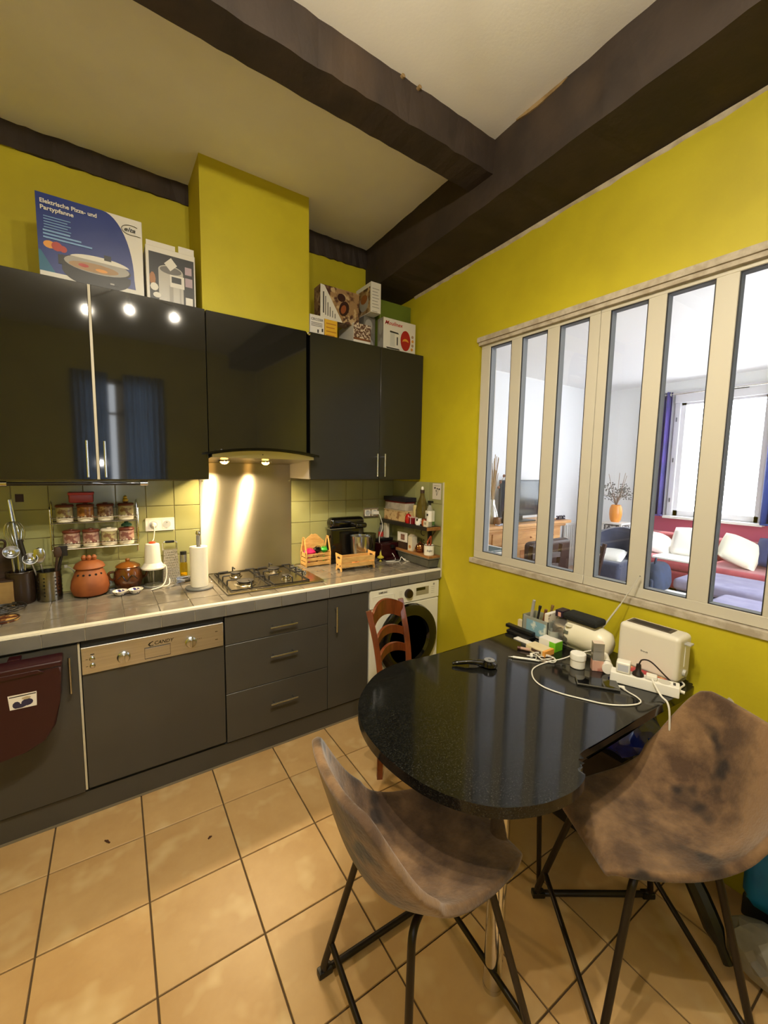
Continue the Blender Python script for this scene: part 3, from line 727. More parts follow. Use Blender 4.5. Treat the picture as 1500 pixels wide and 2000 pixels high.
# --- right cabinet
o = thing('wall_cabinet', 'double wall cabinet with satin grey doors in the corner', 'cabinet', (-.44, -.18, ZB))
SATU = M('satin_upper_laminate', (36, 35, 30), .22, spec=.45)
PAN = M('white_cabinet_side', (206, 202, 196), .25)
obj('body', bx(-.862, -.006, -.334, -.012, ZB + .004, ZT - .002), CARC, o)
obj('side_panel', bx(-.884, -.863, -.334, -.012, ZB + .001, ZT - .002), PAN, o, 'white melamine side panel')
d = obj('door', bx(-.884, -.3735, YU, -.336, ZB, ZT, bev=.0015, seg=1), SATU, o)
bar_handle(d, (-.403, YU, 1.540), (-.403, YU, 1.695), (0, -.028, 0))
d = obj('door', bx(-.3705, -.006, YU, -.336, ZB, ZT, bev=.0015, seg=1), SATU, o)
bar_handle(d, (-.342, YU, 1.540), (-.342, YU, 1.695), (0, -.028, 0))
# --- cooker hood
o = thing('cooker_hood', 'slim cooker hood with arched steel front and two lamps', 'cooker hood', (-1.19, -.2, 1.61))
HS = M('hood_steel', (186, 178, 150), .28, 1.0)
obj('underside', prism([(-.400, 1.640), (-.014, 1.6125), (-.014, 1.626), (-.400, 1.652)], -1.470, -.886, axis='x'), HS, o, smooth=0)
obj('housing', bx(-1.468, -.912, -.330, -.014, 1.655, 1.698), CARC, o, smooth=0)
n = 18
def arch(x0, x1, zl, zh): return [(x0 + (x1 - x0) * i / n, zl + (zh - zl) * (1 - ((i / n) * 2 - 1) ** 2)) for i in range(n + 1)]
top = arch(-1.470, -.886, 1.655, 1.682)
obj('front_panel', prism([(-1.470, 1.638)] + [(-.886, 1.638)] + top[::-1], -.412, -.400, axis='y', bev=.0012, seg=1), HS, o)
gt = arch(-1.492, -.868, 1.653, 1.684)
bm = bmesh.new(); q0, q1 = [], []
A = [bm.verts.new((x, -.45, z + .001)) for x, z in gt]; B = [bm.verts.new((x, -.45, z + .013)) for x, z in gt]; C_ = [bm.verts.new((x, -.36, z + .013)) for x, z in gt]; D = [bm.verts.new((x, -.36, z + .001)) for x, z in gt]
for i in range(n):
    for P, Q in ((A, B), (B, C_), (C_, D), (D, A)): bm.faces.new((P[i], P[i + 1], Q[i + 1], Q[i]))
for i in (0, n): bm.faces.new((A[i], B[i], C_[i], D[i]))
obj('visor', bm, M('visor_black', (8, 8, 8), .15, spec=.25), o, 'arched black glass visor', smooth=50)
obj('knob', lathe([(.007, 0), (.007, .010), (0, .012)], (-1.425, -.424, 1.676), 10, axis='y'), BLACK, o)
obj('indicator', lathe([(.003, 0), (.003, .003)], (-1.20, -.4145, 1.660), 8, axis='y'), BLACK, o)
LMP = M('warm_lamp', (255, 190, 96), .5, emit=26.0)
for x in (-1.36, -1.115):
    obj('lamp_ring', lathe([(.026, 1.6115), (.034, 1.6115), (.034, 1.606), (.026, 1.606)], (x, -.20, .0135), 20), CHROME, o)
    obj('lamp', lathe([(0, 1.6112), (.024, 1.6112), (.022, 1.600), (.012, 1.592), (0, 1.590)], (x, -.20, .0135), 16), LMP, o)
# --- steel splash panel
o = thing('splash_panel', 'brushed steel splash panel behind the gas hob', 'splash panel', (-1.172, -.01, .91))
SHEET = obj('sheet', bx(-1.466, -.878, -.0125, -.0095, .912, 1.611), M('splash_steel', (190, 184, 168), .40, .95, rgb2=(180, 174, 158), ns=2), o)
uvl = SHEET.data.uv_layers.new(name='brush')
for lp in SHEET.data.loops: v = SHEET.data.vertices[lp.vertex_index].co; uvl.data[lp.index].uv = (v.z, v.x)
_nt = MATS['splash_steel'].node_tree; _t = _nt.nodes.new('ShaderNodeTangent'); _t.direction_type = 'UV_MAP'; _t.uv_map = 'brush'
_b = _nt.nodes['Principled BSDF']; _nt.links.new(_t.outputs[0], _b.inputs['Tangent']); _b.inputs['Anisotropic'].default_value = 1.0
obj('screw', lathe([(.005, 0), (.004, .003), (0, .003)], (-1.45, -.0135, 1.50), 8, axis='y'), STEELP, o); obj('screw', lathe([(.005, 0), (.004, .003), (0, .003)], (-.892, -.0135, 1.50), 8, axis='y'), STEELP, o)
# --- under cabinet tube with chrome ends
o = thing('rail', 'dark tube with chrome ends under the left wall cabinet', 'rail', (-2.05, -.33, 1.495))
obj('tube', cyl((-2.33, -.332, 1.4985), (-1.785, -.332, 1.4985), .0085, 14), BLACKG, o)
for x0, x1 in ((-2.345, -2.305), (-1.80, -1.768)): obj('end_cap', cyl((x0, -.332, 1.4985), (x1, -.332, 1.4985), .0125, 14), CHROME, o)
# --- worktop
CT = M('grey_worktop_tile', (128, 121, 110), .13, rgb2=(112, 106, 96), ns=5, det=5, rand=.06, coat=.2, rgb3=(144, 138, 126), ns3=12, lo3=.55, hi3=.8)
CTF = M('grey_fascia_tile', (112, 110, 106), .25, rgb2=(102, 100, 96), ns=5, rand=.05)
CGR = M('pale_grout', (176, 164, 138), .85)
o = wt = thing('worktop', 'grey tiled worktop running along the back wall', 'worktop', (-1.6, -.31, .82))
obj('slab', bx(-3.20, -.001, -.606, -.012, .828, .8925), CGR, o, smooth=0)
s1 = obj('top_tile', bx(gg, PXT - gg, gg, .148 - gg, -.006, 0, bev=.001, seg=1), CT, o, world=False)
s1.location = Vector((-PXT, -.160, .900)) - root_loc(o)
for i in range(1, 22):
    for j in range(4):
        if i == 1 and j == 0: continue
        if j == 3: continue
        piece('top_tile', s1, (-PXT * i, -.160 - .148 * j, .900), o)
s1b = obj('top_tile', bx(gg, PXT - gg, gg, .128 - gg, -.006, 0, bev=.001, seg=1), CT, o, world=False)
s1b.location = Vector((-PXT, -.588, .900)) - root_loc(o)
for i in range(2, 22): piece('top_tile', s1b, (-PXT * i, -.588, .900), o)
s1.name = 'top_tile'
s2 = obj('fascia_tile', bx(gg, PXT - gg, -.614, -.606, .830, .8865, bev=.001, seg=1), CTF, o, world=False)
s2.location = Vector((-PXT, 0, 0)) - root_loc(o)
for i in range(2, 22): piece('fascia_tile', s2, (-PXT * i, 0, 0), o)
NOSE = M('ivory_nosing', (236, 232, 216), .3)
obj('nosing', bx(-3.20, -.002, -.6155, -.588, .8875, .9012, bev=.003), NOSE, o, 'ivory edge strip along the front')
# --- base units
YD = -.599
def unit_body(o, x0, x1, z0=.12, z1=.824): return obj('body', bx(x0, x1, YD + .024, -.03, z0, z1), CARC, o, smooth=0)
o = thing('base_cabinet', 'grey base cabinet at the left with maroon bin on its door', 'cabinet', (-2.37, -.3, .12))
unit_body(o, -2.675, -2.082)
d = obj('door', bx(-2.675, -2.080, YD, YD + .02, .128, .815, bev=.0015, seg=1), SATIN, o)
bar_handle(d, (-2.107, YD, .615), (-2.107, YD, .775), OUT)
obj('edge_strip', bx(-2.0785, -2.0705, YD + .001, YD + .03, .135, .815), PALE, o, 'pale edge strip', smooth=0)
# dishwasher
o = thing('dishwasher', 'built in dishwasher with steel control panel and grey door', 'dishwasher', (-1.77, -.3, .12))
unit_body(o, -2.066, -1.474)
obj('top_gap', bx(-2.066, -1.474, YD + .004, YD + .03, .799, .826), DARK, o, smooth=0)
obj('door_edge', bx(-2.06, -1.48, YD + .012, YD + .022, .7985, .809), BLACKG, o, smooth=0)
obj('door', bx(-2.067, -1.474, YD, YD + .02, .138, .672, bev=.0015, seg=1), SATIN, o)
DWS = M('panel_steel', (212, 212, 212), .28, .95, rgb2=(200, 200, 200), ns=3, stretch=(1, 1, 70), aniso=.5)
p = obj('control_panel', bx(-2.067, -1.478, YD - .010, YD + .02, .675, .797, bev=.002, seg=1), DWS, o)
yp = YD - .010
for x, z in ((-1.912, .722), (-1.632, .729)):
    obj('dial', lathe([(.026, 0), (.0265, .006), (.022, .010), (.020, .024), (0, .026)], (x, yp, z), 22, axis='y'), STEELP, p)
    obj('grip', bx(x - .004, x + .004, yp - .031, yp - .024, z - .019, z + .019, bev=.002), STEELP, p)
for z in (.743, .711): obj('button', lathe([(.0105, 0), (.0105, .006), (.008, .008), (0, .008)], (-2.028, yp, z), 16, axis='y'), STEELP, p)
bm = tube([(-1.829, yp - .0008, .690), (-1.722, yp - .0008, .690), (-1.722, yp - .0008, .742), (-1.829, yp - .0008, .742)], .0016, 4, closed=True)
obj('grip_outline', bm, BLACK, p, smooth=0)
obj('grip_plate', bx(-1.827, -1.724, yp - .002, yp + .001, .692, .740, bev=.001), DWS, p)
text('lettering', 'CANDY', p, (-1.790, yp - .0003, .7515), (1, 0, 0), (0, 0, 1), .016, BLACK, width=.082, shear=.25, bold=.002, label='black maker name in capitals')
decal('printed_mark', p, (-1.815, yp - .0003, .752), (1, 0, 0), (0, 0, 1), [(0, [(0, .004), (.006, .012), (.020, .018), (.024, .016), (.012, .010), (.007, .003), (.012, -.002), (.022, .0), (.024, -.003), (.008, -.006)])], [BLACK])
bm = bmesh.new()
for z in (.743, .711): bx(-2.052, -2.044, yp - .0006, yp, z - .001, z + .001, bm=bm)
for (x, z) in ((-1.512, .757), (-1.512, .715)): bx(x - .006, x + .006, yp - .0006, yp, z - .0015, z + .0015, bm=bm)
bx(-2.034, -2.020, yp - .0006, yp, .760, .764, bm=bm)
for x in (-1.60, -1.592, -1.584): bx(x - .002, x + .002, yp - .0006, yp, .737, .739, bm=bm)
obj('printed_mark', bm, BLACK, p, smooth=0)
# drawer unit
o = thing('drawer_unit', 'grey three drawer base unit under the gas hob', 'cabinet', (-1.175, -.3, .12))
unit_body(o, -1.466, -.884)
for (z0, z1, zh) in ((.668, .817, .724), (.400, .665, .560), (.130, .397, .286)):
    d = obj('drawer', bx(-1.4675, -.883, YD, YD + .02, z0, z1, bev=.0015, seg=1), SATIN, o)
    bar_handle(d, (-1.240, YD, zh), (-1.084, YD, zh), OUT)
# narrow cupboard
o = thing('base_cabinet', 'narrow grey cupboard between drawer unit and washing machine', 'cabinet', (-.735, -.3, .12))
unit_body(o, -.878, -.598)
d = obj('door', bx(-.879, -.597, YD, YD + .02, .130, .817, bev=.0015, seg=1), SATIN, o)
bar_handle(d, (-.834, YD, .615), (-.834, YD, .772), OUT)
# plinth boards
o = thing('plinth', 'dark grey recessed plinth board under the base units', 'plinth', (-1.9, -.55, 0))
obj('board', bx(-3.2, -.598, -.585, -.570, 0.001, .118, bev=.001), SATIN, o); obj('bottom_seal', bx(-3.2, -.598, -.587, -.585, .001, .012), M('seal', (120, 112, 96), .5), o, smooth=0)
# --- washing machine
o = thing('washing_machine', 'white front loading washing machine with black porthole', 'washing machine', (-.30, -.3, 0))
WM = M('white_enamel', (226, 224, 210), .25, coat=.3)
obj('body', bx(-.590, -.012, -.580, -.03, .012, .822, bev=.006), WM, o)
for (x, y) in ((-.54, -.53), (-.06, -.53), (-.54, -.08), (-.06, -.08)): obj('foot', cyl((x, y, 0), (x, y, .02), .02, 10), BLACK, o)
obj('front_panel', bx(-.589, -.013, -.604, -.580, .10, .695, bev=.008), WM, o)
obj('kick_panel', bx(-.589, -.013, -.602, -.580, .015, .096, bev=.005), WM, o)
p = obj('control_panel', bx(-.589, -.013, -.606, -.580, .699, .820, bev=.006), WM, o)
dr = obj('detergent_drawer', bx(-.575, -.405, -.609, -.604, .703, .780, bev=.006), WM, o)
obj('grip', prism([(-.555, .722), (-.43, .735), (-.47, .711), (-.53, .709)], -.6105, -.608, axis='y', bev=.0008, seg=1), M('grip_shadow', (188, 184, 172), .5), dr)
obj('dial', lathe([(.032, 0), (.032, .010), (.027, .022), (0, .024)], (-.287, -.606, .762), 24, axis='y'), M('dark_brown_plastic', (34, 18, 14), .3), p)
obj('display', bx(-.218, -.108, -.6072, -.604, .735, .790), M('display_panel', (150, 144, 118), .3), p, smooth=0)
obj('display_glass', bx(-.218, -.140, -.6082, -.606, .768, .788), BLACKG, p, smooth=0)
bm = bmesh.new()
for sgn in (-1, 1):
    for k in range(6): bx(-.287 + sgn * .062 - .012, -.287 + sgn * .062 + .012, -.6066, -.606, .735 + k * .0095, .7365 + k * .0095, bm=bm)
for k in range(4): bx(-.085, -.055, -.6066, -.606, .735 + k * .014, .737 + k * .014, bm=bm)
lathe([(.008, 0), (.008, .0008)], (-.062, -.606, .797), 12, bm=bm, axis='y')
obj('printed_mark', bm, M('grey_print', (150, 146, 134), .6), p, smooth=0)
text('lettering', 'SAMSUNG', p, (-.525, -.6062, .793), (1, 0, 0), (0, 0, 1), .012, BLACK, width=.066, bold=.002, label='small black maker name in capitals')
d = obj('door', lathe([(.165, .0), (.238, .0), (.246, .012), (.238, .034), (.212, .046), (.170, .040), (.160, .020)], (-.290, -.604, .450), 40, axis='y'), BLACKG, o, 'black porthole ring')
obj('porthole', lathe([(.162, .020), (.13, .006), (.06, -.004), (0, -.006)], (-.290, -.604, .450), 32, axis='y'), M('dark_glass', (30, 32, 34), .08, coat=.6), d)
obj('drum', lathe([(.10, .012), (.112, .016), (.118, .010), (.104, .008)], (-.290, -.604, .450), 28, axis='y'), M('smoked_rim', (96, 98, 98), .2, .5), d)
obj('latch', bx(-.520, -.498, -.646, -.628, .415, .485, bev=.004), BLACKG, d)
# --- gas hob
o = thing('gas_hob', 'steel four burner gas hob set in the worktop', 'hob', (-1.145, -.27, .90))
HOB = M('hob_steel', (184, 176, 158), .2, 1.0, rgb2=(172, 164, 146), ns=4)
obj('tray', bx(-1.430, -.858, -.505, -.035, .9005, .912, bev=.004), HOB, o)
bm = bmesh.new()
for (x0, x1) in ((-1.405, -1.180), (-1.165, -.945)): bx(x0, x1, -.485, -.055, .911, .9145, bev=.002, bm=bm)
obj('spill_tray', bm, M('hob_tray', (160, 152, 134), .25, 1.0), o)
BUR = [(-1.298, -.375, .048), (-1.30, -.165, .030), (-1.06, -.165, .040), (-1.055, -.375, .024)]
for (x, y, r) in BUR:
    b = obj('burner', lathe([(r * 1.35, .9145), (r * 1.25, .920), (r, .922), (r, .930), (r * .9, .933)], (x, y, 0), 22), HOB, o)
    obj('burner_cap', lathe([(r * .95, .933), (r * .97, .939), (r * .8, .942), (0, .943)], (x, y, 0), 20), M('burner_black', (40, 38, 36), .5), b)
for (x0, x1) in ((-1.400, -1.185), (-1.160, -.948)):
    zt = .9165; bm = tube([(x0, -.478, zt), (x1, -.478, zt), (x1, -.062, zt), (x0, -.062, zt)], .005, 6, closed=True)
    xm = (x0 + x1) / 2
    for yc in (-.375, -.165):
        for (px, py, dx, dy) in ((x0, yc, .055, 0), (x1, yc, -.055, 0), (xm, -.478 if yc < -.27 else -.062, 0, .055 if yc < -.27 else -.055)):
            tube(rounded([(px, py, zt), (px, py, .950), (px + dx, py + dy, .950)], .006, 3), .0042, 6, bm=bm)
    tube(rounded([(x0, -.27, zt), (x0, -.27, .950), (x0 + .04, -.27, .950)], .006, 3), .0042, 6, bm=bm); tube(rounded([(x1, -.27, zt), (x1, -.27, .950), (x1 - .04, -.27, .950)], .006, 3), .0042, 6, bm=bm)
    obj('pan_support', bm, IRON, o)
for k in range(4): obj('knob', lathe([(.019, .912), (.019, .916), (.015, .918), (.014, .930), (0, .932)], (-.900, -.10 - k * .062, 0), 16), STEELP, o)
# --- double sockets
def socket(label, x0, x1, z0, z1, mat):
    o = thing('wall_socket', label, 'socket', ((x0 + x1) / 2, -.009, (z0 + z1) / 2))
    obj('plate', bx(x0, x1, -.017, -.0095, z0, z1, bev=.003), mat, o)
    w, h = (x1 - x0), (z1 - z0)
    for cx in (x0 + w * .27, x0 + w * .73):
        f = obj('insert', bx(cx - h * .33, cx + h * .33, -.0185, -.016, z0 + h * .16, z1 - h * .16, bev=.001), WHP, o)
        obj('well', lathe([(.0205, .0002), (.0215, .0016), (.0205, .0016)], (cx, -.0185, (z0 + z1) / 2), 20, axis='y'), M('socket_grey', (176, 178, 176), .5), f)
        bm = bmesh.new()
        for q in (-.009, .009): lathe([(.0026, 0), (.0026, .0012)], (cx + q, -.0186, (z0 + z1) / 2), 8, bm=bm, axis='y')
        lathe([(.0026, 0), (.0026, .004)], (cx, -.0186, (z0 + z1) / 2 + .011), 8, bm=bm, axis='y')
        obj('pin_hole', bm, BLACK, f)
    return o
socket('white double wall socket above the food chopper', -1.764, -1.612, 1.207, 1.283, WHP)
socket('steel framed double wall socket in the right corner', -.290, -.150, 1.212, 1.286, STEELP)
# --- ceiling spotlight bar behind the photographer (real fixture of the three lamps)
o = thing('ceiling_spotlight', 'ceiling bar with three warm spotlights', 'ceiling light', (-1.70, -2.30, 3.10))
obj('plate', bx(-1.78, -1.62, -2.38, -2.22, 3.165, 3.18, bev=.004), CHROME, o)
for q in SPOTS:
    obj('arm', tube([(-1.70, -2.30, 3.165), ((q[0] - 1.70) / 2, (q[1] - 2.30) / 2, 3.06), (q[0], q[1], 2.99)], .006, 8, k=4), CHROME, o)
    obj('lamp_holder', lathe([(.010, 2.99), (.014, 2.985), (.014, 2.935), (.0, 2.93)], (q[0], q[1], 0), 16), CHROME, o)
# ================================================================== THINGS ON THE WORKTOP
ZC = .901
WOOD = M('light_wood', (206, 164, 98), .55, rgb2=(190, 146, 82), ns=6, stretch=(2, 10, 10))
OLDW = M('dark_board', (60, 38, 22), .6, rgb2=(44, 28, 18), ns=5, stretch=(1, 8, 8))
# spice rack and jars
o = thing('spice_rack', 'two tier chrome wire rack hung on the wall tiles', 'rack', (-2.0, -.07, 1.14))
for z in (1.288, 1.152):
    bm = tube([(-2.185, -.115, z), (-1.805, -.115, z), (-1.805, -.010, z), (-2.185, -.010, z)], .003, 6, closed=True)
    for k in range(12): cyl((-2.16 + k * .031, -.115, z - .003), (-2.16 + k * .031, -.012, z - .003), .0015, 5, bm=bm)
    tube([(-2.185, -.115, z + .028), (-1.805, -.115, z + .028)], .002, 5, bm=bm)
    obj('shelf', bm, CHROME, o)
for x in (-2.185, -1.805): obj('side_frame', tube(rounded([(x, -.012, 1.10), (x, -.012, 1.40), (x, -.115, 1.37), (x, -.115, 1.152)], .02), .003, 6), CHROME, o)
JAR = M('floral_ceramic', (160, 134, 108), .3, rgb2=(112, 76, 60), ns=40, lo=.48, hi=.58, rgb3=(104, 60, 58), ns3=60, lo3=.56, hi3=.62)
JWH = M('glaze_white', (232, 222, 200), .25)
JLID = M('terracotta_lid', (98, 46, 28), .45)
JC = [M('floral_ceramic_rose', (172, 140, 124), .3, rgb2=(124, 78, 72), ns=36, lo=.47, hi=.56), JAR, M('floral_ceramic_green', (170, 160, 116), .3, rgb2=(118, 88, 66), ns=36, lo=.5, hi=.6), M('floral_ceramic_ochre', (176, 120, 66), .3, rgb2=(126, 76, 46), ns=36, lo=.48, hi=.58)]
def jar(x, z, mat, label, lid=True):
    o = thing('spice_jar', label, 'jar', (x, -.066, z), 0, 'spice jars on the wire rack')
    obj('body', lathe([(.036, z + .020), (.0365, z + .030), (.0365, z + .074), (.033, z + .078)], (x, -.066, 0), 22), mat, o)
    bm = bmesh.new(); n = 28; P = []
    for j in range(n):
        a = 2 * PI * j / n; P.append((a, z + .025 + .008 * math.sin(j * 3.1) + .004 * math.sin(j * 1.3)))
    lo = [bm.verts.new((x + .035 * math.cos(a), -.066 + .035 * math.sin(a), z)) for a, _ in P]; hi = [bm.verts.new((x + .0375 * math.cos(a), -.066 + .0375 * math.sin(a), h)) for a, h in P]
    for j in range(n): bm.faces.new((lo[j], lo[(j + 1) % n], hi[(j + 1) % n], hi[j]))
    bm.faces.new(lo[::-1])
    obj('glaze_band', bm, JWH, o, 'white dripped glaze at the foot')
    obj('lid', lathe([(.039, z + .077), (.040, z + .083), (.036, z + .089), (.012, z + .091), (.010, z + .095), (0, z + .096)], (x, -.066, 0), 22), JLID if lid else JWH, o)
for x, z, m, lab in ((-2.128, 1.2915, JC[2], 'greenish floral spice jar, first of the upper tier'), (-2.040, 1.2915, JC[3], 'ochre floral spice jar, second of the upper tier'), (-1.952, 1.2915, JC[1], 'brown floral spice jar, third of the upper tier'), (-1.858, 1.2915, JC[2], 'greenish floral spice jar, last of the upper tier'),
                       (-2.105, 1.1555, JC[0], 'rose floral spice jar with brown lid, first of lower tier'), (-2.022, 1.1555, JC[0], 'rose floral spice jar, second of the lower tier'), (-1.940, 1.1555, JC[2], 'pale lidded spice jar, third of the lower tier'), (-1.860, 1.1555, JC[0], 'rose floral spice jar, last of the lower tier')):
    jar(x, z, m, lab, lid=not lab.startswith('pale'))
o = thing('tin', 'red tin standing on the second upper spice jar', 'tin', (-2.055, -.05, 1.388))
obj('body', bx(-2.108, -2.002, -.09, -.02, 1.3885, 1.436, bev=.008), M('red_tin', (150, 36, 34), .35), o); obj('lid', bx(-2.111, -1.999, -.093, -.017, 1.430, 1.444, bev=.005), M('red_tin_lid', (170, 44, 40), .35), o)
o = thing('figurine', 'tiny yellow figurine on the last upper spice jar', 'figurine', (-1.858, -.066, 1.388))
obj('body', lathe([(.012, 1.3885), (.014, 1.40), (.008, 1.408), (.010, 1.416), (0, 1.424)], (-1.858, -.066, 0), 10), M('mustard', (180, 150, 40), .5), o); obj('base', lathe([(.015, 1.388), (.015, 1.391)], (-1.858, -.066, 0), 10), JLID, o)
o = thing('jar_stopper', 'dark green stopper lying on the last lower spice jar', 'lid', (-1.858, -.05, 1.252))
obj('cap', lathe([(.026, 1.252), (.026, 1.262), (.018, 1.268), (0, 1.269)], (-1.858, -.06, 0), 14), M('bottle_green', (20, 60, 44), .4), o); obj('knob', lathe([(.010, 1.268), (.012, 1.276), (0, 1.280)], (-1.858, -.06, 0), 10), MATS['bottle_green'], o)

# utensil holder and utensils
UX, UY = -2.205, -.105
o = thing('utensil_holder', 'round perforated steel utensil holder left of the terracotta pot', 'utensil holder', (UX, UY, ZC))
STH = M('holder_steel', (150, 146, 138), .24, 1.0)
obj('wall', lathe([(.052, ZC), (.052, ZC + .148), (.0545, ZC + .150), (.050, ZC + .150), (.049, ZC + .004), (0, ZC + .004)], (UX, UY, 0), 32), STH, o)
bm = bmesh.new()
for i in (-3, -1, 2, 3, 5):
    for j in range(6):
        a = -PI / 2 + i * .30; c, s_ = math.cos(a), math.sin(a)
        cyl((UX + c * .0515, UY + s_ * .0515, ZC + .03 + j * .018), (UX + c * .0527, UY + s_ * .0527, ZC + .03 + j * .018), .0042, 8, bm=bm)
obj('hole', bm, BLACK, o, kind='stuff', label='dark punched holes')
o = thing('utensil_holder', 'dark brown utensil pot beside the perforated steel holder', 'utensil holder', (-2.315, -.10, ZC))
obj('body', lathe([(.052, ZC), (.058, ZC + .05), (.056, ZC + .155), (.050, ZC + .157), (.048, ZC + .01), (0, ZC + .01)], (-2.315, -.10, 0), 24), M('dark_brown_glaze', (44, 32, 24), .25), o); obj('rim', tube([(-2.315 + .054 * math.cos(2 * PI * k / 20), -.10 + .054 * math.sin(2 * PI * k / 20), ZC + .157) for k in range(20)], .004, 6, closed=True), MATS['dark_brown_glaze'], o)
def utensil(name, lab, cat, base, tip, hr, hmat, head=None, hm=None):
    o = thing(name, lab, cat, base)
    obj('handle', tube([base, tip], hr, 10), hmat, o)
    if head: obj('head', head, hm, o)
    return o
def ladle(c, r, d, axis=(0, 0, 1)):
    bm = lathe([(0, -r * .8), (r * .6, -r * .62), (r * .9, -r * .25), (r, 0), (r * .95, 0), (r * .55, -r * .55), (0, -r * .72)], (0, 0, 0), 18)
    q = Vector(axis).to_track_quat('Z', 'Y'); bm.transform(Matrix.Translation(c) @ q.to_matrix().to_4x4()); return bm
SPB = M('utensil_black', (26, 22, 20), .4)
utensil('whisk', 'steel balloon whisk leaning left out of the dark pot', 'whisk', (-2.315, -.10, ZC + .02), (-2.318, -.085, 1.16), .007, STEELP)
bm = bmesh.new()
for k in range(6):
    a = PI * k / 6; w = .040
    pts = [(-2.318 + math.cos(a) * w * t[0] - .012 * t[1], -.085 + math.sin(a) * w * t[0], 1.155 + t[1] * .15) for t in ((0, 0), (.6, .3), (1, .65), (.7, .93), (0, 1.0), (-.7, .93), (-1, .65), (-.6, .3), (0, 0))]
    tube(pts, .0014, 5, bm=bm, k=3)
obj('wire_loops', bm, STEELP, [x for x in bpy.data.objects if x.name.startswith('whisk')][-1])
utensil('tongs', 'long steel tongs rising highest from the utensil pots', 'tongs', (-2.300, -.095, ZC + .02), (-2.345, -.05, 1.41), .006, STEELP, tube([(-2.290, -.085, ZC + .03), (-2.320, -.055, 1.25), (-2.338, -.045, 1.41)], .0055, 8, k=4), STEELP)
utensil('ladle', 'steel ladle with round bowl above the dark pot', 'ladle', (-2.325, -.12, ZC + .02), (-2.335, -.13, 1.13), .005, STEELP, ladle((-2.336, -.14, 1.165), .032, 1, (.1, -.8, .5)), STEELP)
utensil('ladle', 'steel ladle in the middle between both utensil pots', 'ladle', (-2.225, -.11, ZC + .02), (-2.265, -.13, 1.10), .005, STEELP, ladle((-2.268, -.14, 1.125), .030, 1, (.1, -.8, .5)), STEELP)
utensil('serving_spoon', 'broad steel serving spoon in the perforated holder', 'spoon', (-2.215, -.10, ZC + .02), (-2.232, -.115, 1.09), .005, STEELP, lathe([(0, -.042), (.018, -.032), (.027, 0), (.020, .030), (0, .040)], (-2.236, -.122, 1.135), 16, sy=.25), STEELP)
utensil('spatula', 'black slotted spatula leaning right from the perforated holder', 'spatula', (-2.195, -.105, ZC + .02), (-2.145, -.115, 1.135), .007, SPB, bx(-2.160, -2.122, -.119, -.113, 1.12, 1.175, bev=.004), SPB)
utensil('wooden_spoon', 'dark handled spoon at the front of the perforated holder', 'spoon', (-2.19, -.12, ZC + .02), (-2.165, -.13, 1.12), .006, OLDW, lathe([(0, -.03), (.014, -.02), (.018, 0), (.012, .025), (0, .03)], (-2.162, -.132, 1.145), 12, sy=.4), OLDW)
utensil('knife', 'black handled knife standing in the dark pot', 'knife', (-2.30, -.115, ZC + .02), (-2.288, -.125, 1.13), .004, STEELP, tube([(-2.288, -.125, 1.12), (-2.305, -.12, 1.22)], .010, 8), SPB)
# chopping boards, block and trivets at the far left
o = thing('chopping_board', 'dark rounded wooden board leaning on the wall tiles at left', 'chopping board', (-2.40, -.045, ZC))
bm = prism(rect(-2.50, ZC + .001, -2.352, ZC + .16) [:2] + [(-2.335, 1.03), (-2.345, 1.12), (-2.37, 1.165), (-2.40, 1.18), (-2.45, 1.165), (-2.50, 1.10)], -.050, -.030, axis='y', bev=.003)
obj('board', bm, OLDW, o); obj('handle', tube([(-2.40, -.04, 1.175), (-2.40, -.04, 1.20), (-2.385, -.04, 1.212), (-2.37, -.04, 1.20), (-2.375, -.04, 1.165)], .005, 8, k=3), OLDW, o)
o = thing('box', 'light wooden box under the dark board at the left', 'box', (-2.40, -.13, ZC))
obj('body', bx(-2.46, -2.335, -.165, -.095, ZC, ZC + .125, bev=.003), M('beige_wood', (150, 122, 72), .6, rgb2=(128, 100, 56), ns=7), o); obj('handle', bx(-2.405, -2.390, -.168, -.164, ZC + .02, ZC + .075), DARK, o); obj('lid', bx(-2.462, -2.333, -.167, -.093, ZC + .125, ZC + .131, bev=.002), OLDW, o)
o = thing('trivet', 'black iron trivet lying at the left worktop end', 'trivet', (-2.36, -.25, ZC))
bm = bmesh.new()
for r in (.035, .062, .088): tube([(-2.37 + r * math.cos(2 * PI * k / 28), -.245 + r * math.sin(2 * PI * k / 28), ZC + .022) for k in range(28)], .004, 6, bm=bm, closed=True)
for a in range(6): tube([(-2.37, -.245, ZC + .021), (-2.37 + .088 * math.cos(a * PI / 3), -.245 + .088 * math.sin(a * PI / 3), ZC + .021)], .0035, 6, bm=bm)
obj('grid', bm, IRON, o)
for a in (0.5, 2.6, 4.7): obj('foot', cyl((-2.37 + .085 * math.cos(a), -.245 + .085 * math.sin(a), ZC), (-2.37 + .085 * math.cos(a), -.245 + .085 * math.sin(a), ZC + .02), .005, 8), IRON, o)
o = thing('coaster', 'patterned brown coaster in front of the iron trivet', 'coaster', (-2.33, -.37, ZC))
obj('disc', lathe([(.055, ZC), (.057, ZC + .006), (.05, ZC + .009), (0, ZC + .009)], (-2.345, -.37, 0), 24), M('brown_coaster', (90, 44, 26), .5, rgb2=(196, 158, 92), ns=22, lo=.52, hi=.56), o); obj('rim', tube([(-2.345 + .054 * math.cos(2 * PI * k / 24), -.37 + .054 * math.sin(2 * PI * k / 24), ZC + .009) for k in range(24)], .003, 6, closed=True), OLDW, o)
o = thing('tape_tag', 'small dark sticker on the wall tiles under the rail', 'sticker', (-2.31, -.01, 1.40))
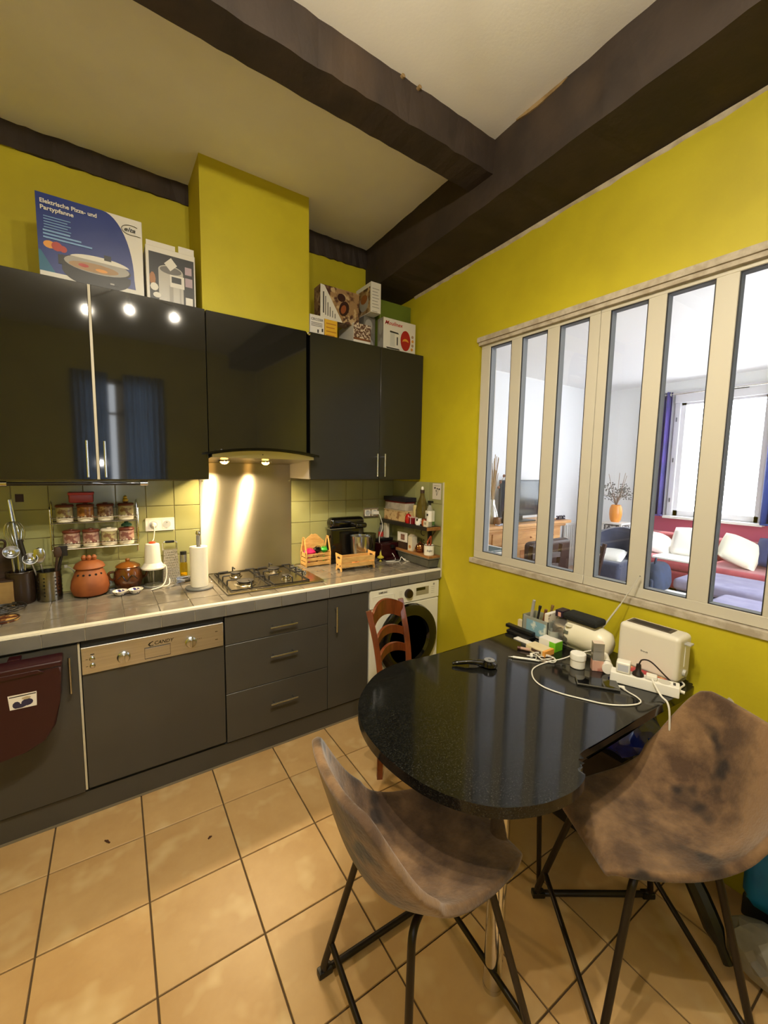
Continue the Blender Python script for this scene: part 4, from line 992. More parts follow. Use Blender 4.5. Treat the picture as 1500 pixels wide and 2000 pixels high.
obj('patch', bx(-2.325, -2.292, -.0105, -.0093, 1.395, 1.435), M('dark_maroon', (44, 16, 18), .6), o)
o = thing('cable', 'thin pale cable looping down behind the perforated holder', 'cable', (-2.12, -.05, ZC))
obj('wire', tube([(-2.135, -.055, 1.055), (-2.11, -.05, 1.03), (-2.09, -.045, .97), (-2.085, -.04, ZC + .004), (-2.10, -.03, ZC + .004)], .003, 6, k=5), M('grey_cable', (150, 148, 140), .5), o); obj('plug', bx(-2.145, -2.130, -.062, -.050, 1.045, 1.062, bev=.003), M('grey_cable', (150, 148, 140)), o)
# terracotta pot
TER = M('terracotta', (150, 84, 38), .6, rgb2=(124, 64, 26), ns=6, bump=.2, bs=30)
o = thing('terracotta_pot', 'orange terracotta garlic pot with wide lid on worktop', 'pot', (-2.035, -.115, ZC))
X, Y = -2.035, -.115
b = obj('body', lathe([(.056, ZC), (.077, ZC + .012), (.087, ZC + .045), (.081, ZC + .085), (.065, ZC + .125), (.055, ZC + .150), (.050, ZC + .150)], (X, Y, 0), 30), TER, o)
obj('lid', lathe([(.064, ZC + .146), (.070, ZC + .152), (.060, ZC + .172), (.038, ZC + .185), (.030, ZC + .187), (0, ZC + .189)], (X, Y, 0), 28), TER, o)
for dx in (-.022, 0, .022): obj('clove', lathe([(0, 0), (.010, .006), (.013, .018), (.006, .030), (0, .032)], (X + dx, Y - .004 * (dx == 0), ZC + .184), 10), TER, o)
bm = bmesh.new()
for a in (-2.35, -1.95, -1.55, -1.15, -.75): lathe([(.0055, 0), (.0055, .002)], (X + .068 * math.cos(a), Y + .068 * math.sin(a), ZC + .120), 8, bm=bm, axis='y')
obj('hole', bm, DARK, b)
# brown glazed pot
BG = M('brown_glaze', (92, 50, 18), .12, rgb2=(64, 32, 14), ns=7, coat=.5)
X, Y = -1.862, -.085
o = thing('lidded_pot', 'glossy brown stoneware pot with lid beside terracotta pot', 'pot', (X, Y, ZC))
obj('body', lathe([(.045, ZC), (.062, ZC + .02), (.073, ZC + .06), (.068, ZC + .10), (.056, ZC + .122), (.060, ZC + .130), (.052, ZC + .130)], (X, Y, 0), 28), BG, o)
obj('lid', lathe([(.061, ZC + .128), (.058, ZC + .136), (.034, ZC + .150), (.010, ZC + .155), (.012, ZC + .165), (.008, ZC + .172), (0, ZC + .173)], (X, Y, 0), 26), M('ochre_glaze', (132, 78, 24), .2, coat=.4), o)
for s in (-1, 1): obj('handle', tube([(X + s * .066, Y - .01, ZC + .105), (X + s * .090, Y - .014, ZC + .10), (X + s * .086, Y - .014, ZC + .07), (X + s * .070, Y - .01, ZC + .06)], .007, 8, k=4), BG, o)
obj('glaze_scroll', tube([(X - .05, Y - .053, ZC + .07), (X - .03, Y - .066, ZC + .09), (X - .01, Y - .073, ZC + .06), (X + .015, Y - .072, ZC + .09), (X + .04, Y - .058, ZC + .065)], .003, 6, k=4), M('dark_glaze', (40, 22, 12), .15), o)
# two small painted bowls
PB = M('painted_bowl', (228, 224, 216), .2, rgb2=(52, 52, 110), ns=55, lo=.56, hi=.6)
for x, y, lab in ((-1.905, -.205, 'small white bowl with blue painting, left of the pair'), (-1.835, -.205, 'small white bowl with blue painting, right of the pair')):
    o = thing('bowl', lab, 'bowl', (x, y, ZC), 0, 'small painted bowls before the brown pot')
    obj('body', lathe([(.016, ZC), (.026, ZC + .008), (.036, ZC + .024), (.034, ZC + .024), (.022, ZC + .010), (0, ZC + .007)], (x, y, 0), 20), PB, o); obj('rim', tube([(x + .035 * math.cos(2 * PI * k / 20), y + .035 * math.sin(2 * PI * k / 20), ZC + .024) for k in range(20)], .0018, 6, closed=True), MATS['glaze_white'], o)
# mini chopper
X, Y = -1.740, -.10
o = thing('food_chopper', 'white mini chopper with clear bowl and red button', 'food chopper', (X, Y, ZC))
CLR = glass('clear_plastic', (240, 240, 236), .05)
obj('bowl', lathe([(.046, ZC + .004), (.050, ZC + .010), (.054, ZC + .105), (.052, ZC + .105), (.047, ZC + .012), (0, ZC + .010)], (X, Y, 0), 28), CLR, o)
obj('base_ring', lathe([(.048, ZC), (.051, ZC + .006), (.049, ZC + .010), (0, ZC + .010)], (X, Y, 0), 24), M('smoke_plastic', (150, 150, 146), .3), o)
obj('blade', cyl((X, Y, ZC + .01), (X, Y, ZC + .105), .006, 8, bm=bx(X - .03, X + .03, Y - .006, Y + .006, ZC + .02, ZC + .022)), STEELP, o)
obj('skirt', lathe([(.060, ZC + .104), (.062, ZC + .112), (.052, ZC + .124), (.042, ZC + .140), (0, ZC + .140)], (X, Y, 0), 28), WHP, o)
obj('motor_housing', lathe([(.043, ZC + .138), (.042, ZC + .150), (.037, ZC + .238), (.034, ZC + .246), (.020, ZC + .249), (0, ZC + .249)], (X, Y, 0), 28), WHP, o)
obj('button', lathe([(.018, ZC + .248), (.018, ZC + .254), (.012, ZC + .258), (0, ZC + .259)], (X, Y, 0), 18), M('red_orange_button', (206, 70, 36), .4), o)
obj('cord', tube([(X + .035, Y - .02, ZC + .125), (X + .062, Y - .03, ZC + .115), (X + .060, Y - .04, ZC + .05), (X + .035, Y - .07, ZC + .012), (X - .02, Y - .09, ZC + .004), (X + .03, Y - .06, ZC + .004), (X + .075, Y - .02, ZC + .004), (X + .082, Y + .01, ZC + .04)], .0032, 7, k=6), WHC, o)
o = thing('cable', 'white plug and cord hanging from the left wall socket', 'cable', (-1.72, -.03, 1.16))
obj('plug', lathe([(.014, 0), (.016, .012), (.008, .03), (0, .032)], (-1.7235, -.019, 1.245), 12, axis='y'), WHC, o); obj('wire', tube([(-1.7235, -.048, 1.245), (-1.722, -.055, 1.22), (-1.728, -.06, 1.17), (-1.735, -.07, 1.158)], .003, 6, k=4), WHC, o)
# box grater
o = thing('grater', 'steel box grater with black handle behind the chopper', 'grater', (-1.645, -.06, ZC))
GRM = M('grater_steel', (176, 168, 150), .3, 1.0, bump=1.0, bs=160)
bm = bmesh.new(); A = [bm.verts.new(p) for p in ((-1.692, -.10, ZC), (-1.598, -.10, ZC), (-1.598, -.03, ZC), (-1.692, -.03, ZC))]; B = [bm.verts.new(p) for p in ((-1.682, -.085, ZC + .20), (-1.612, -.085, ZC + .20), (-1.612, -.045, ZC + .20), (-1.682, -.045, ZC + .20))]
for j in range(4): bm.faces.new((A[j], A[(j + 1) % 4], B[(j + 1) % 4], B[j]))
bm.faces.new(B); obj('body', bm, GRM, o, smooth=0)
bm = bmesh.new()
for i in range(7):
    for j in range(12):
        t = (j + 1) / 13; y = -.10 + .015 * t; w = .042 - .008 * t; x = -1.646 + (i - 3) / 3 * w * .82 + (.003 if j % 2 else -.003)
        lathe([(.003, 0), (.0022, .0016), (0, .0018)], (x, y - .0003, ZC + .20 * t), 6, bm=bm, axis='y')
obj('teeth', bm, STEELP, o, kind='stuff')
obj('frame', tube(rounded([(-1.684, -.065, ZC + .195), (-1.684, -.065, ZC + .245), (-1.610, -.065, ZC + .245), (-1.610, -.065, ZC + .195)], .012), .003, 6), STEELP, o)
obj('handle', bx(-1.672, -1.622, -.072, -.058, ZC + .238, ZC + .252, bev=.004), BLACK, o)
# oil bottle
X, Y = -1.575, -.055
o = thing('oil_bottle', 'small glass oil sprayer with dark cap and yellow oil', 'bottle', (X, Y, ZC))
obj('glass', lathe([(.018, ZC), (.021, ZC + .004), (.021, ZC + .10), (.014, ZC + .118), (.013, ZC + .125)], (X, Y, 0), 18), glass('oil_glass', (240, 226, 120)), o)
obj('oil', lathe([(.017, ZC + .005), (.018, ZC + .045), (0, ZC + .045)], (X, Y, 0), 14), M('yellow_oil', (210, 176, 40), .2), o)
obj('collar', lathe([(.020, ZC + .115), (.020, ZC + .160), (.0, ZC + .160)], (X, Y, 0), 16), STEELP, o); obj('cap', lathe([(.018, ZC + .160), (.018, ZC + .178), (0, ZC + .180)], (X, Y, 0), 16), BLACK, o)
# knives and spoon lying between grater and paper towel
for k, (a, b_, lab, nm, hm_) in enumerate([((-1.690, -.20, ZC + .006), (-1.560, -.10, ZC + .012), 'steel table knife lying left of the paper towel', 'knife', STEELP), ((-1.650, -.16, ZC + .016), (-1.530, -.14, ZC + .022), 'dark handled kitchen knife lying behind the paper towel', 'knife', SPB)]):
    o = thing(nm, lab, 'knife', a)
    a, b_ = Vector(a), Vector(b_); m_ = a + (b_ - a) * .55; nn = (b_ - a).cross(Vector((0, 0, 1))).normalized()
    bm = bmesh.new(); P = [a, a + (m_ - a) * .25 + nn * .008, m_ + nn * .009, m_ - nn * .006, a + (m_ - a) * .2 - nn * .006]
    lo = [bm.verts.new(p + Vector((0, 0, -.001))) for p in P]; hi = [bm.verts.new(p + Vector((0, 0, .001))) for p in P]
    bm.faces.new(lo[::-1]); bm.faces.new(hi)
    for i in range(5): bm.faces.new((lo[i], lo[(i + 1) % 5], hi[(i + 1) % 5], hi[i]))
    obj('blade', bm, STEELP, o, smooth=0); obj('handle', tube([m_, b_], .006, 8), hm_, o)
o = thing('foil_packet', 'crumpled silver foil packet beside the lying knives', 'packet', (-1.60, -.09, ZC))
bm = bx(-1.625, -1.545, -.11, -.08, ZC, ZC + .035, bev=.006, seg=2); rn = random.Random(3)
for v in bm.verts: v.co += Vector((rn.uniform(-.004, .004), rn.uniform(-.004, .004), rn.uniform(0, .006)))
obj('foil', bm, STEELP, o, smooth=0); obj('fold', bx(-1.60, -1.56, -.112, -.108, ZC + .01, ZC + .03), STEELP, o, smooth=0)
# paper towel holder
X, Y = -1.526, -.27
o = thing('paper_towel_holder', 'grey round paper towel stand with white roll', 'paper towel holder', (X, Y, ZC))
GP = M('grey_stand', (120, 120, 118), .4)
obj('base', lathe([(.070, ZC), (.074, ZC + .004), (.072, ZC + .010), (.050, ZC + .013), (0, ZC + .013)], (X, Y, 0), 32), GP, o)
obj('post', lathe([(.011, ZC + .012), (.011, ZC + .300), (0, ZC + .300)], (X, Y, 0), 16), GP, o)
obj('knob', lathe([(.008, ZC + .298), (.013, ZC + .306), (.015, ZC + .316), (.010, ZC + .328), (0, ZC + .331)], (X, Y, 0), 18), CHROME, o)
obj('paper_roll', lathe([(.018, ZC + .014), (.046, ZC + .014), (.047, ZC + .018), (.047, ZC + .236), (.046, ZC + .239), (.018, ZC + .239), (.017, ZC + .235), (.017, ZC + .018)], (X, Y, 0), 36), M('paper', (238, 232, 216), .9, bump=.2, bs=90), o)
# ----- right of the hob: wooden tool caddy with handle
def slat_box(o, x0, x1, y0, y1, z0, zs, mat, t=.004):
    for (a, b_) in zs:
        obj('slat', bx(x0, x1, y0, y0 + t, z0 + a, z0 + b_, bev=.0008, seg=1), mat, o); obj('slat', bx(x0, x1, y1 - t, y1, z0 + a, z0 + b_, bev=.0008, seg=1), mat, o)
    obj('base', bx(x0, x1, y0 + t, y1 - t, z0 + .004, z0 + .009), mat, o, smooth=0)
LAS = M('plywood', (214, 172, 106), .55, rgb2=(198, 152, 86), ns=5, stretch=(3, 12, 12)); BURN = M('burnt_edge', (62, 36, 18), .7)
o = thing('wooden_caddy', 'light plywood caddy with open handles behind the crate', 'crate', (-.70, -.09, ZC))
x0, x1, y0, y1 = -.812, -.624, -.118, -.028
slat_box(o, x0, x1, y0, y1, ZC, [(.008, .032), (.040, .062), (.070, .090)], LAS)
for xs in (x0, x1 - .005):
    yc = (y0 + y1) / 2; bm = bmesh.new()
    for s in (-1, 1): prism([(yc + s * .052, ZC), (yc + s * .056, ZC + .095), (yc + s * .014, ZC + .205), (yc + s * .004, ZC + .200), (yc + s * .032, ZC + .11), (yc + s * .030, ZC + .10)] if s > 0 else [(yc - .030, ZC + .10), (yc - .032, ZC + .11), (yc - .004, ZC + .200), (yc - .014, ZC + .205), (yc - .056, ZC + .095), (yc - .052, ZC)], xs, xs + .005, axis='x', bm=bm)
    bx(xs, xs + .005, y0 + .002, y1 - .002, ZC, ZC + .10, bm=bm); bx(xs, xs + .005, yc - .014, yc + .014, ZC + .185, ZC + .206, bm=bm)
    obj('end_panel', bm, LAS, o, smooth=0)
obj('slot', bx(x0 - .0006, x0 + .0002, y0 + .01, y1 - .01, ZC + .034, ZC + .038, bm=bx(x0 - .0006, x0 + .0002, y0 + .01, y1 - .01, ZC + .064, ZC + .068)), BURN, o, smooth=0)
bp_ = [(x0 + .010, ZC + .10), (x0 + .010, ZC + .165)] + [(x0 + .02 + (x1 - x0 - .04) * i / 10, ZC + .170 + .045 * math.sin(PI * i / 10) + (.006 if i in (4, 6, 7) else 0)) for i in range(11)] + [(x1 - .010, ZC + .165), (x1 - .010, ZC + .10)]
obj('back_panel', prism(bp_, y1 - .006, y1 - .002, axis='y'), LAS, o, smooth=0)
text('burnt_lettering', 'bonjour', o, (-.765, y0 - .0002, ZC + .074), (1, 0, 0), (0, 0, 1), .011, BURN, width=.10, shear=.3)
for lab, c, mm, s in (('pink cloth stuffed in the left of the plywood caddy', (-.768, -.072, ZC + .095), M('pink_cloth', (232, 40, 110), .7), (.045, .035, .025)), ('black shiny ball shaped gadget lying in plywood caddy', (-.705, -.072, ZC + .108), BLACKG, (.035, .03, .022)), ('green plastic piece at the right of plywood caddy', (-.655, -.072, ZC + .105), M('green_plastic', (60, 170, 60), .4), (.03, .03, .02))):
    o = thing('cloth' if 'cloth' in lab else 'gadget', lab, 'cloth' if 'cloth' in lab else 'gadget', c)
    bm = lathe([(0, -1), (.6, -.8), (.95, -.3), (1, .1), (.7, .7), (.3, .95), (0, 1)], (0, 0, 0), 14); rn = random.Random(len(lab))
    for v in bm.verts: v.co = Vector((c[0] + v.co.x * s[0] * rn.uniform(.85, 1.1), c[1] + v.co.y * s[1], c[2] + v.co.z * s[2] * rn.uniform(.8, 1.15)))
    obj('body', bm, mm, o); obj('loop', tube([(c[0] + .02 * math.cos(q), c[1] - .01, c[2] + s[2] * .9 + .010 * math.sin(q)) for q in [2 * PI * i / 10 for i in range(10)]], .002, 5, closed=True), mm, o)
    obj('stem', cyl((c[0], c[1], ZC + .011), (c[0], c[1], c[2]), .006, 6), mm, o)
# black stand mixer
o = thing('stand_mixer', 'black stand mixer with steel bowl in the back corner', 'stand mixer', (-.45, -.13, ZC))
x0, x1, yc = -.560, -.375, -.105
SB = M('black_enamel', (10, 9, 8), .12, coat=.6)
obj('base', bx(-.616, -.330, -.112, -.022, ZC, ZC + .035, bev=.012, seg=3), SB, o, smooth=60)
obj('column', bx(-.612, -.335, -.107, -.026, ZC + .03, ZC + .255, bev=.014, seg=3), SB, o, smooth=60)
obj('head', bx(-.619, -.327, -.115, -.020, ZC + .254, ZC + .335, bev=.036, seg=5), SB, o, smooth=70)
obj('trim_band', bx(-.6205, -.3255, -.1165, -.019, ZC + .252, ZC + .257, bev=.001), STEELP, o)
obj('bowl', lathe([(.046, ZC), (.050, ZC + .02), (.064, ZC + .060), (.072, ZC + .12), (.074, ZC + .205), (.077, ZC + .207), (.072, ZC + .205), (.06, ZC + .07), (0, ZC + .05)], (-.418, -.192, 0), 28), STEELP, o)
obj('bowl_handle', tube([(-.348, -.195, ZC + .18), (-.324, -.20, ZC + .175), (-.322, -.20, ZC + .10), (-.352, -.196, ZC + .09)], .007, 8, k=4), SB, o)
obj('arm', bx(-.46, -.37, -.21, -.11, ZC + .262, ZC + .300, bev=.014, seg=3), SB, o, smooth=60); obj('jug', lathe([(.030, ZC), (.040, ZC + .01), (.052, ZC + .12), (.056, ZC + .20), (.054, ZC + .20), (.04, ZC + .02), (0, ZC + .015)], (-.285, -.095, 0), 22), M('smoked_olive_glass', (96, 92, 52), .08, trans=.6), o)
obj('speed_dial', lathe([(.014, 0), (.014, .008), (0, .010)], (-.595, -.107, ZC + .12), 14, axis='y'), BLACK, o)
# plywood crate in front
o = thing('wooden_crate', 'light plywood slatted crate before the black mixer', 'crate', (-.52, -.22, ZC), -.03)
x0, x1, y0, y1 = -.655, -.395, -.355, -.272
slat_box(o, x0 + .004, x1 - .004, y0, y1, ZC + .022, [(.002, .030), (.037, .072)], LAS)
for xs in (x0, x1 - .005):
    yc = (y0 + y1) / 2
    obj('end_panel', prism([(y0 - .004, ZC), (y0 + .014, ZC), (y0 + .022, ZC + .014), (yc, ZC + .018), (y1 - .022, ZC + .014), (y1 - .014, ZC), (y1 + .004, ZC), (y1 - .004, ZC + .04), (y1 + .010, ZC + .115), (yc, ZC + .112), (y0 - .010, ZC + .115), (y0 + .004, ZC + .04)], xs, xs + .005, axis='x'), LAS, o, smooth=0)
    obj('hand_hole', prism([(yc - .022, ZC + .082), (yc + .022, ZC + .082), (yc + .018, ZC + .096), (yc - .018, ZC + .096)], xs - .0005, xs + .0055, axis='x'), BURN, o, smooth=0)
obj('burnt_hole', bx(x0 - .0006, x0, y0 + .012, y0 + .024, ZC + .03, ZC + .042, bm=bx(x0 - .0006, x0, y1 - .03, y1 - .018, ZC + .034, ZC + .044)), BURN, o, smooth=0)
o = thing('biscuit', 'orange biscuit lying inside the plywood slatted crate', 'biscuit', (-.52, -.312, ZC + .035))
obj('disc', lathe([(.0, .0), (.028, .004), (.028, .012), (.02, .016), (0, .017)], (-.525, -.312, ZC + .0315), 16, ), M('orange_biscuit', (226, 140, 70), .7), o); obj('topping', lathe([(.012, 0), (0, .004)], (-.525, -.312, ZC + .048), 8), M('cocoa', (110, 60, 30), .7), o)
# glass spinning top, cable, maroon machine
X, Y = -.255, -.215
o = thing('glass_oil_lamp', 'small yellow glass oil lamp standing on the worktop', 'oil lamp', (X, Y, ZC))
obj('bowl', lathe([(.010, ZC), (.012, ZC + .003), (.004, ZC + .010), (.004, ZC + .018), (.026, ZC + .028), (.027, ZC + .034), (.010, ZC + .046), (.006, ZC + .066), (.004, ZC + .078), (0, ZC + .080)], (X, Y, 0), 20), M('yellow_glass', (206, 190, 70), .1, coat=.3), o)
obj('finial', lathe([(.0045, ZC + .079), (.006, ZC + .085), (0, ZC + .092)], (X, Y, 0), 10), CHROME, o)
o = thing('charging_cable', 'white cable hanging from the corner socket to worktop', 'cable', (-.19, -.1, ZC))
obj('plug', bx(-.215, -.165, -.050, -.0185, 1.236, 1.262, bev=.004), WHC, o)
obj('wire', tube([(-.172, -.048, 1.248), (-.160, -.06, 1.22), (-.150, -.08, 1.14), (-.190, -.10, 1.07), (-.200, -.12, 1.02), (-.175, -.14, .975), (-.125, -.16, .955), (-.118, -.21, .915), (-.150, -.25, ZC + .003), (-.215, -.245, ZC + .003), (-.225, -.255, ZC + .003), (-.190, -.275, ZC + .003), (-.130, -.285, ZC + .003), (-.105, -.275, ZC + .03), (-.09, -.30, ZC + .006), (-.065, -.345, ZC + .003), (-.045, -.36, ZC + .003), (-.060, -.32, ZC + .003), (-.100, -.285, ZC + .02)], .0026, 7, k=6), WHC, o)
o = thing('coffee_machine', 'dark maroon coffee machine under the black shelf', 'coffee machine', (-.13, -.12, ZC))
MAR = M('maroon_plastic', (46, 12, 14), .25)
obj('body', bx(-.225, -.03, -.175, -.035, ZC, ZC + .125, bev=.012, seg=3), MAR, o, smooth=60); obj('drip_tray', bx(-.20, -.05, -.215, -.175, ZC, ZC + .02, bev=.004), MAR, o); obj('spout', bx(-.14, -.11, -.195, -.174, ZC + .085, ZC + .11, bev=.004), BLACK, o); obj('tank', bx(-.21, -.05, -.09, -.04, ZC + .126, ZC + .15, bev=.006), BLACK, o)
# ================================================================== CORNER SHELVES
SHB = M('black_shelf_board', (34, 30, 26), .45); SHW = M('wood_shelf_board', (150, 104, 58), .5, rgb2=(120, 80, 42), ns=5, stretch=(8, 1, 8))
o = thing('corner_shelf', 'two tier corner shelf with black top board on the right wall', 'shelf', (-.07, -.31, .99))
obj('top_board', bx(-.136, -.0105, -.600, -.025, 1.172, 1.200, bev=.003), SHB, o)
obj('top_lip', bx(-.136, -.0105, -.604, -.600, 1.174, 1.198), SHW, o, 'raw wood front edge')
obj('lower_board', bx(-.110, -.0105, -.604, -.205, .978, .994, bev=.002), SHW, o)
obj('upright', bx(-.034, -.0105, -.510, -.490, .994, 1.172), BLACK, o)
obj('bracket', prism([(-.585, 1.172), (-.575, 1.172), (-.50, 1.06), (-.495, 1.075)], -.040, -.030, axis='x'), SHW, o)
o = thing('trough', 'grey tapered wall trough under the lower shelf board', 'trough', (-.06, -.4, .90))
bm = bmesh.new(); A = [bm.verts.new(p) for p in ((-.085, -.570, .9012), (-.012, -.585, .9012), (-.012, -.21, .9012), (-.075, -.21, .9012))]; B = [bm.verts.new(p) for p in ((-.108, -.602, .972), (-.011, -.604, .972), (-.011, -.206, .972), (-.102, -.206, .972))]
for j in range(4): bm.faces.new((A[j], A[(j + 1) % 4], B[(j + 1) % 4], B[j]))
bm.faces.new(A[::-1]); bm.faces.new(B); bmesh.ops.bevel(bm, geom=list(bm.edges), offset=.008, segments=3, affect='EDGES')
obj('body', bm, M('grey_trough', (92, 92, 84), .6, rgb2=(76, 78, 70), ns=9), o); obj('rim', bx(-.110, -.0108, -.605, -.205, .971, .9775, bev=.002), M('grey_trough_rim', (104, 102, 92), .5), o)
ZS = 1.2005
# stacked tubs
o = thing('storage_box', 'beige patterned box, lower of the two on the black shelf', 'box', (-.07, -.18, ZS))
obj('body', bx(-.118, -.020, -.325, -.050, ZS, ZS + .075, bev=.004), M('beige_pattern', (206, 176, 126), .5, rgb2=(150, 110, 66), ns=28, lo=.52, hi=.58), o); obj('lid', bx(-.120, -.018, -.327, -.048, ZS + .075, ZS + .083, bev=.002), M('beige_lid', (196, 172, 130), .5), o)
o = thing('storage_box', 'clear tub with dark red and black lid on the beige box', 'box', (-.07, -.18, ZS + .083))
obj('body', bx(-.114, -.024, -.320, -.055, ZS + .083, ZS + .140, bev=.006), M('milky_tub', (182, 172, 158), .35, rgb2=(150, 140, 126), ns=12), o)
obj('band', bx(-.116, -.022, -.322, -.053, ZS + .139, ZS + .150, bev=.002), M('dark_red_band', (96, 24, 22), .5), o)
obj('lid', bx(-.122, -.016, -.330, -.046, ZS + .150, ZS + .182, bev=.003), M('navy_black_lid', (26, 24, 34), .4), o)
bm = bmesh.new()
for (a, b_) in ((-.16, -.12), (-.24, -.22), (-.30, -.27)): bx(-.1228, -.1219, b_, a, ZS + .160, ZS + .176, bm=bm) if a > b_ else None
obj('printed_mark', bm, CARD, o, smooth=0)
o = thing('wax_candle', 'pale yellow cylinder candle behind the red ornament', 'candle', (-.045, -.355, ZS))
obj('wax', lathe([(.020, ZS), (.021, ZS + .004), (.021, ZS + .125), (.018, ZS + .130), (0, ZS + .128)], (-.045, -.362, 0), 18), M('pale_wax', (206, 190, 130), .6), o); obj('wick', cyl((-.045, -.362, ZS + .127), (-.045, -.362, ZS + .138), .0015, 6), BLACK, o)
o = thing('ornament', 'glossy red rounded ornament at the front of black shelf', 'ornament', (-.115, -.245, ZS))
RG = M('red_gloss', (168, 18, 20), .1, coat=.5)
obj('body', lathe([(.020, ZS), (.026, ZS + .015), (.025, ZS + .045), (.016, ZS + .062), (.006, ZS + .070), (0, ZS + .071)], (-.108, -.355, 0), 20), RG, o); obj('stalk', cyl((-.108, -.355, ZS + .070), (-.108, -.355, ZS + .078), .003, 8), MATS['bottle_green'], o)
o.location = (-.108, -.355, ZS)
for ch in o.children: ch.data.transform(Matrix.Translation(Vector((-.115 + .108, -.245 + .355, 0))))
o = thing('cup', 'dark red box shaped cup with a white cross line', 'cup', (-.105, -.41, ZS))
obj('body', bx(-.130, -.082, -.435, -.388, ZS, ZS + .048, bev=.003), M('dark_red', (116, 14, 24), .35), o); obj('stripe', bx(-.1312, -.1305, -.413, -.409, ZS, ZS + .048), CARD, o, smooth=0); obj('rim', bx(-.131, -.081, -.436, -.387, ZS + .046, ZS + .051, bev=.001), M('pinkish_rim', (206, 170, 160), .5), o)
o = thing('mug', 'white mug with black cow patches on the shelf edge', 'mug', (-.11, -.48, ZS))
obj('body', lathe([(.021, ZS), (.024, ZS + .008), (.024, ZS + .046), (.0225, ZS + .048), (.021, ZS + .046), (.020, ZS + .010), (0, ZS + .008)], (-.109, -.474, 0), 22), M('cow_glaze', (232, 230, 224), .2, rgb2=(20, 18, 18), ns=38, lo=.555, hi=.565), o); obj('handle', tube([(-.109, -.498, ZS + .038), (-.109, -.512, ZS + .034), (-.109, -.510, ZS + .016), (-.109, -.497, ZS + .012)], .003, 8, k=3), M('white_glaze', (232, 230, 224), .2), o)
X, Y = -.055, -.445
o = thing('glass_bottle', 'tall clear glass bottle with white stopper on black shelf', 'bottle', (X, Y, ZS))
obj('glass', lathe([(.042, ZS), (.046, ZS + .006), (.046, ZS + .10), (.036, ZS + .15), (.016, ZS + .205), (.013, ZS + .245), (.014, ZS + .248)], (X, Y, 0), 24), M('bottle_glass_olive', (150, 132, 62), .06, trans=.75), o)
obj('collar', lathe([(.015, ZS + .222), (.016, ZS + .246), (0, ZS + .246)], (X, Y, 0), 16), OLDW, o); obj('stopper', lathe([(.008, ZS + .246), (.010, ZS + .262), (.006, ZS + .27), (0, ZS + .271)], (X, Y, 0), 14), WHP, o)
o = thing('honey_pot', 'small brown and yellow pot between mug and white can', 'pot', (-.105, -.535, ZS))
obj('body', lathe([(.014, ZS), (.021, ZS + .012), (.021, ZS + .034), (.014, ZS + .046), (0, ZS + .046)], (-.105, -.535, 0), 18), M('amber_pot2', (150, 66, 26), .25, rgb2=(214, 170, 50), ns=30, lo=.5, hi=.56), o); obj('lid', lathe([(.015, ZS + .045), (.015, ZS + .052), (0, ZS + .055)], (-.105, -.535, 0), 14), JLID, o)
o = thing('can', 'white can with green base band behind the brown pot', 'can', (-.055, -.535, ZS))
obj('body', lathe([(.033, ZS), (.034, ZS + .004), (.034, ZS + .100), (.031, ZS + .104), (0, ZS + .104)], (-.050, -.530, 0), 24), M('can_white', (222, 220, 206), .4), o); obj('band', lathe([(.0345, ZS + .003), (.0345, ZS + .030), (.034, ZS + .03)], (-.050, -.530, 0), 24), M('leaf_green', (84, 120, 60), .5), o)
bm = bmesh.new()
for k in range(5):
    a = PI * 1.12 + .05; bx(-.0850, -.0838, -.545, -.515, ZS + .045 + k * .010, ZS + .048 + k * .010, bm=bm)
obj('printed_mark', bm, M('grey_print2', (150, 150, 140), .6), o, smooth=0)
X, Y = -.095, -.578
o = thing('spray_bottle', 'clear spray bottle with black trigger head and label', 'bottle', (X, Y, ZS))
obj('bottle', lathe([(.018, ZS), (.020, ZS + .004), (.020, ZS + .120), (.010, ZS + .145), (.009, ZS + .155)], (X, Y, 0), 18), M('spray_clear', (188, 186, 170), .15, trans=.5), o)
obj('label', lathe([(.0205, ZS + .035), (.0205, ZS + .110), (.020, ZS + .11)], (X, Y, 0), 18), CARD, o)
obj('trigger_head', bx(X - .012, X + .012, Y - .026, Y + .012, ZS + .165, ZS + .180, bev=.004, bm=cyl((X, Y, ZS + .150), (X, Y, ZS + .170), .010, 10)), BLACK, o); obj('trigger', tube([(X, Y + .010, ZS + .168), (X, Y + .022, ZS + .158), (X, Y + .020, ZS + .140)], .003, 6, k=3), BLACK, o)
obj('label_mark', bx(X - .0215, X - .0200, Y - .008, Y + .006, ZS + .075, ZS + .090), BLACK, o, smooth=0)
o = thing('matchbox', 'small cream box at the very front of the black shelf', 'box', (-.13, -.585, ZS))
obj('box', bx(-.134, -.119, -.598, -.560, ZS, ZS + .040, bev=.001), M('cream_box', (214, 206, 184), .6), o); obj('picture', bx(-.1346, -.1338, -.590, -.570, ZS + .015, ZS + .032), M('grey_picture', (150, 140, 120), .6), o, smooth=0)
# wall card and letters on the right tiles
o = thing('wall_card', 'small white card with dark flower drawing on the right tiles', 'card', (-.010, -.55, 1.42))
obj('card', bx(-.0112, -.0098, -.594, -.505, 1.385, 1.497), M('off_white_card', (200, 192, 178), .6), o, smooth=0)
bm = bmesh.new()
for (y, z, r) in ((-.530, 1.465, .010), (-.555, 1.460, .008), (-.575, 1.458, .009), (-.545, 1.445, .006)): prism(ell(y, z, r, r * .7, 8), -.0117, -.0111, axis='x', bm=bm)
for k in range(5): tube([(-.0114, -.55, 1.41), (-.0114, -.535 - k * .01, 1.455)], .0006, 4, bm=bm)
bx(-.0116, -.0111, -.58, -.52, 1.480, 1.482, bm=bm)
obj('drawing', bm, M('ink', (50, 46, 44), .7), o, smooth=0)
o = thing('wall_letters', 'dark scroll letters stuck on the tiles between the shelves', 'lettering', (-.010, -.42, 1.03))
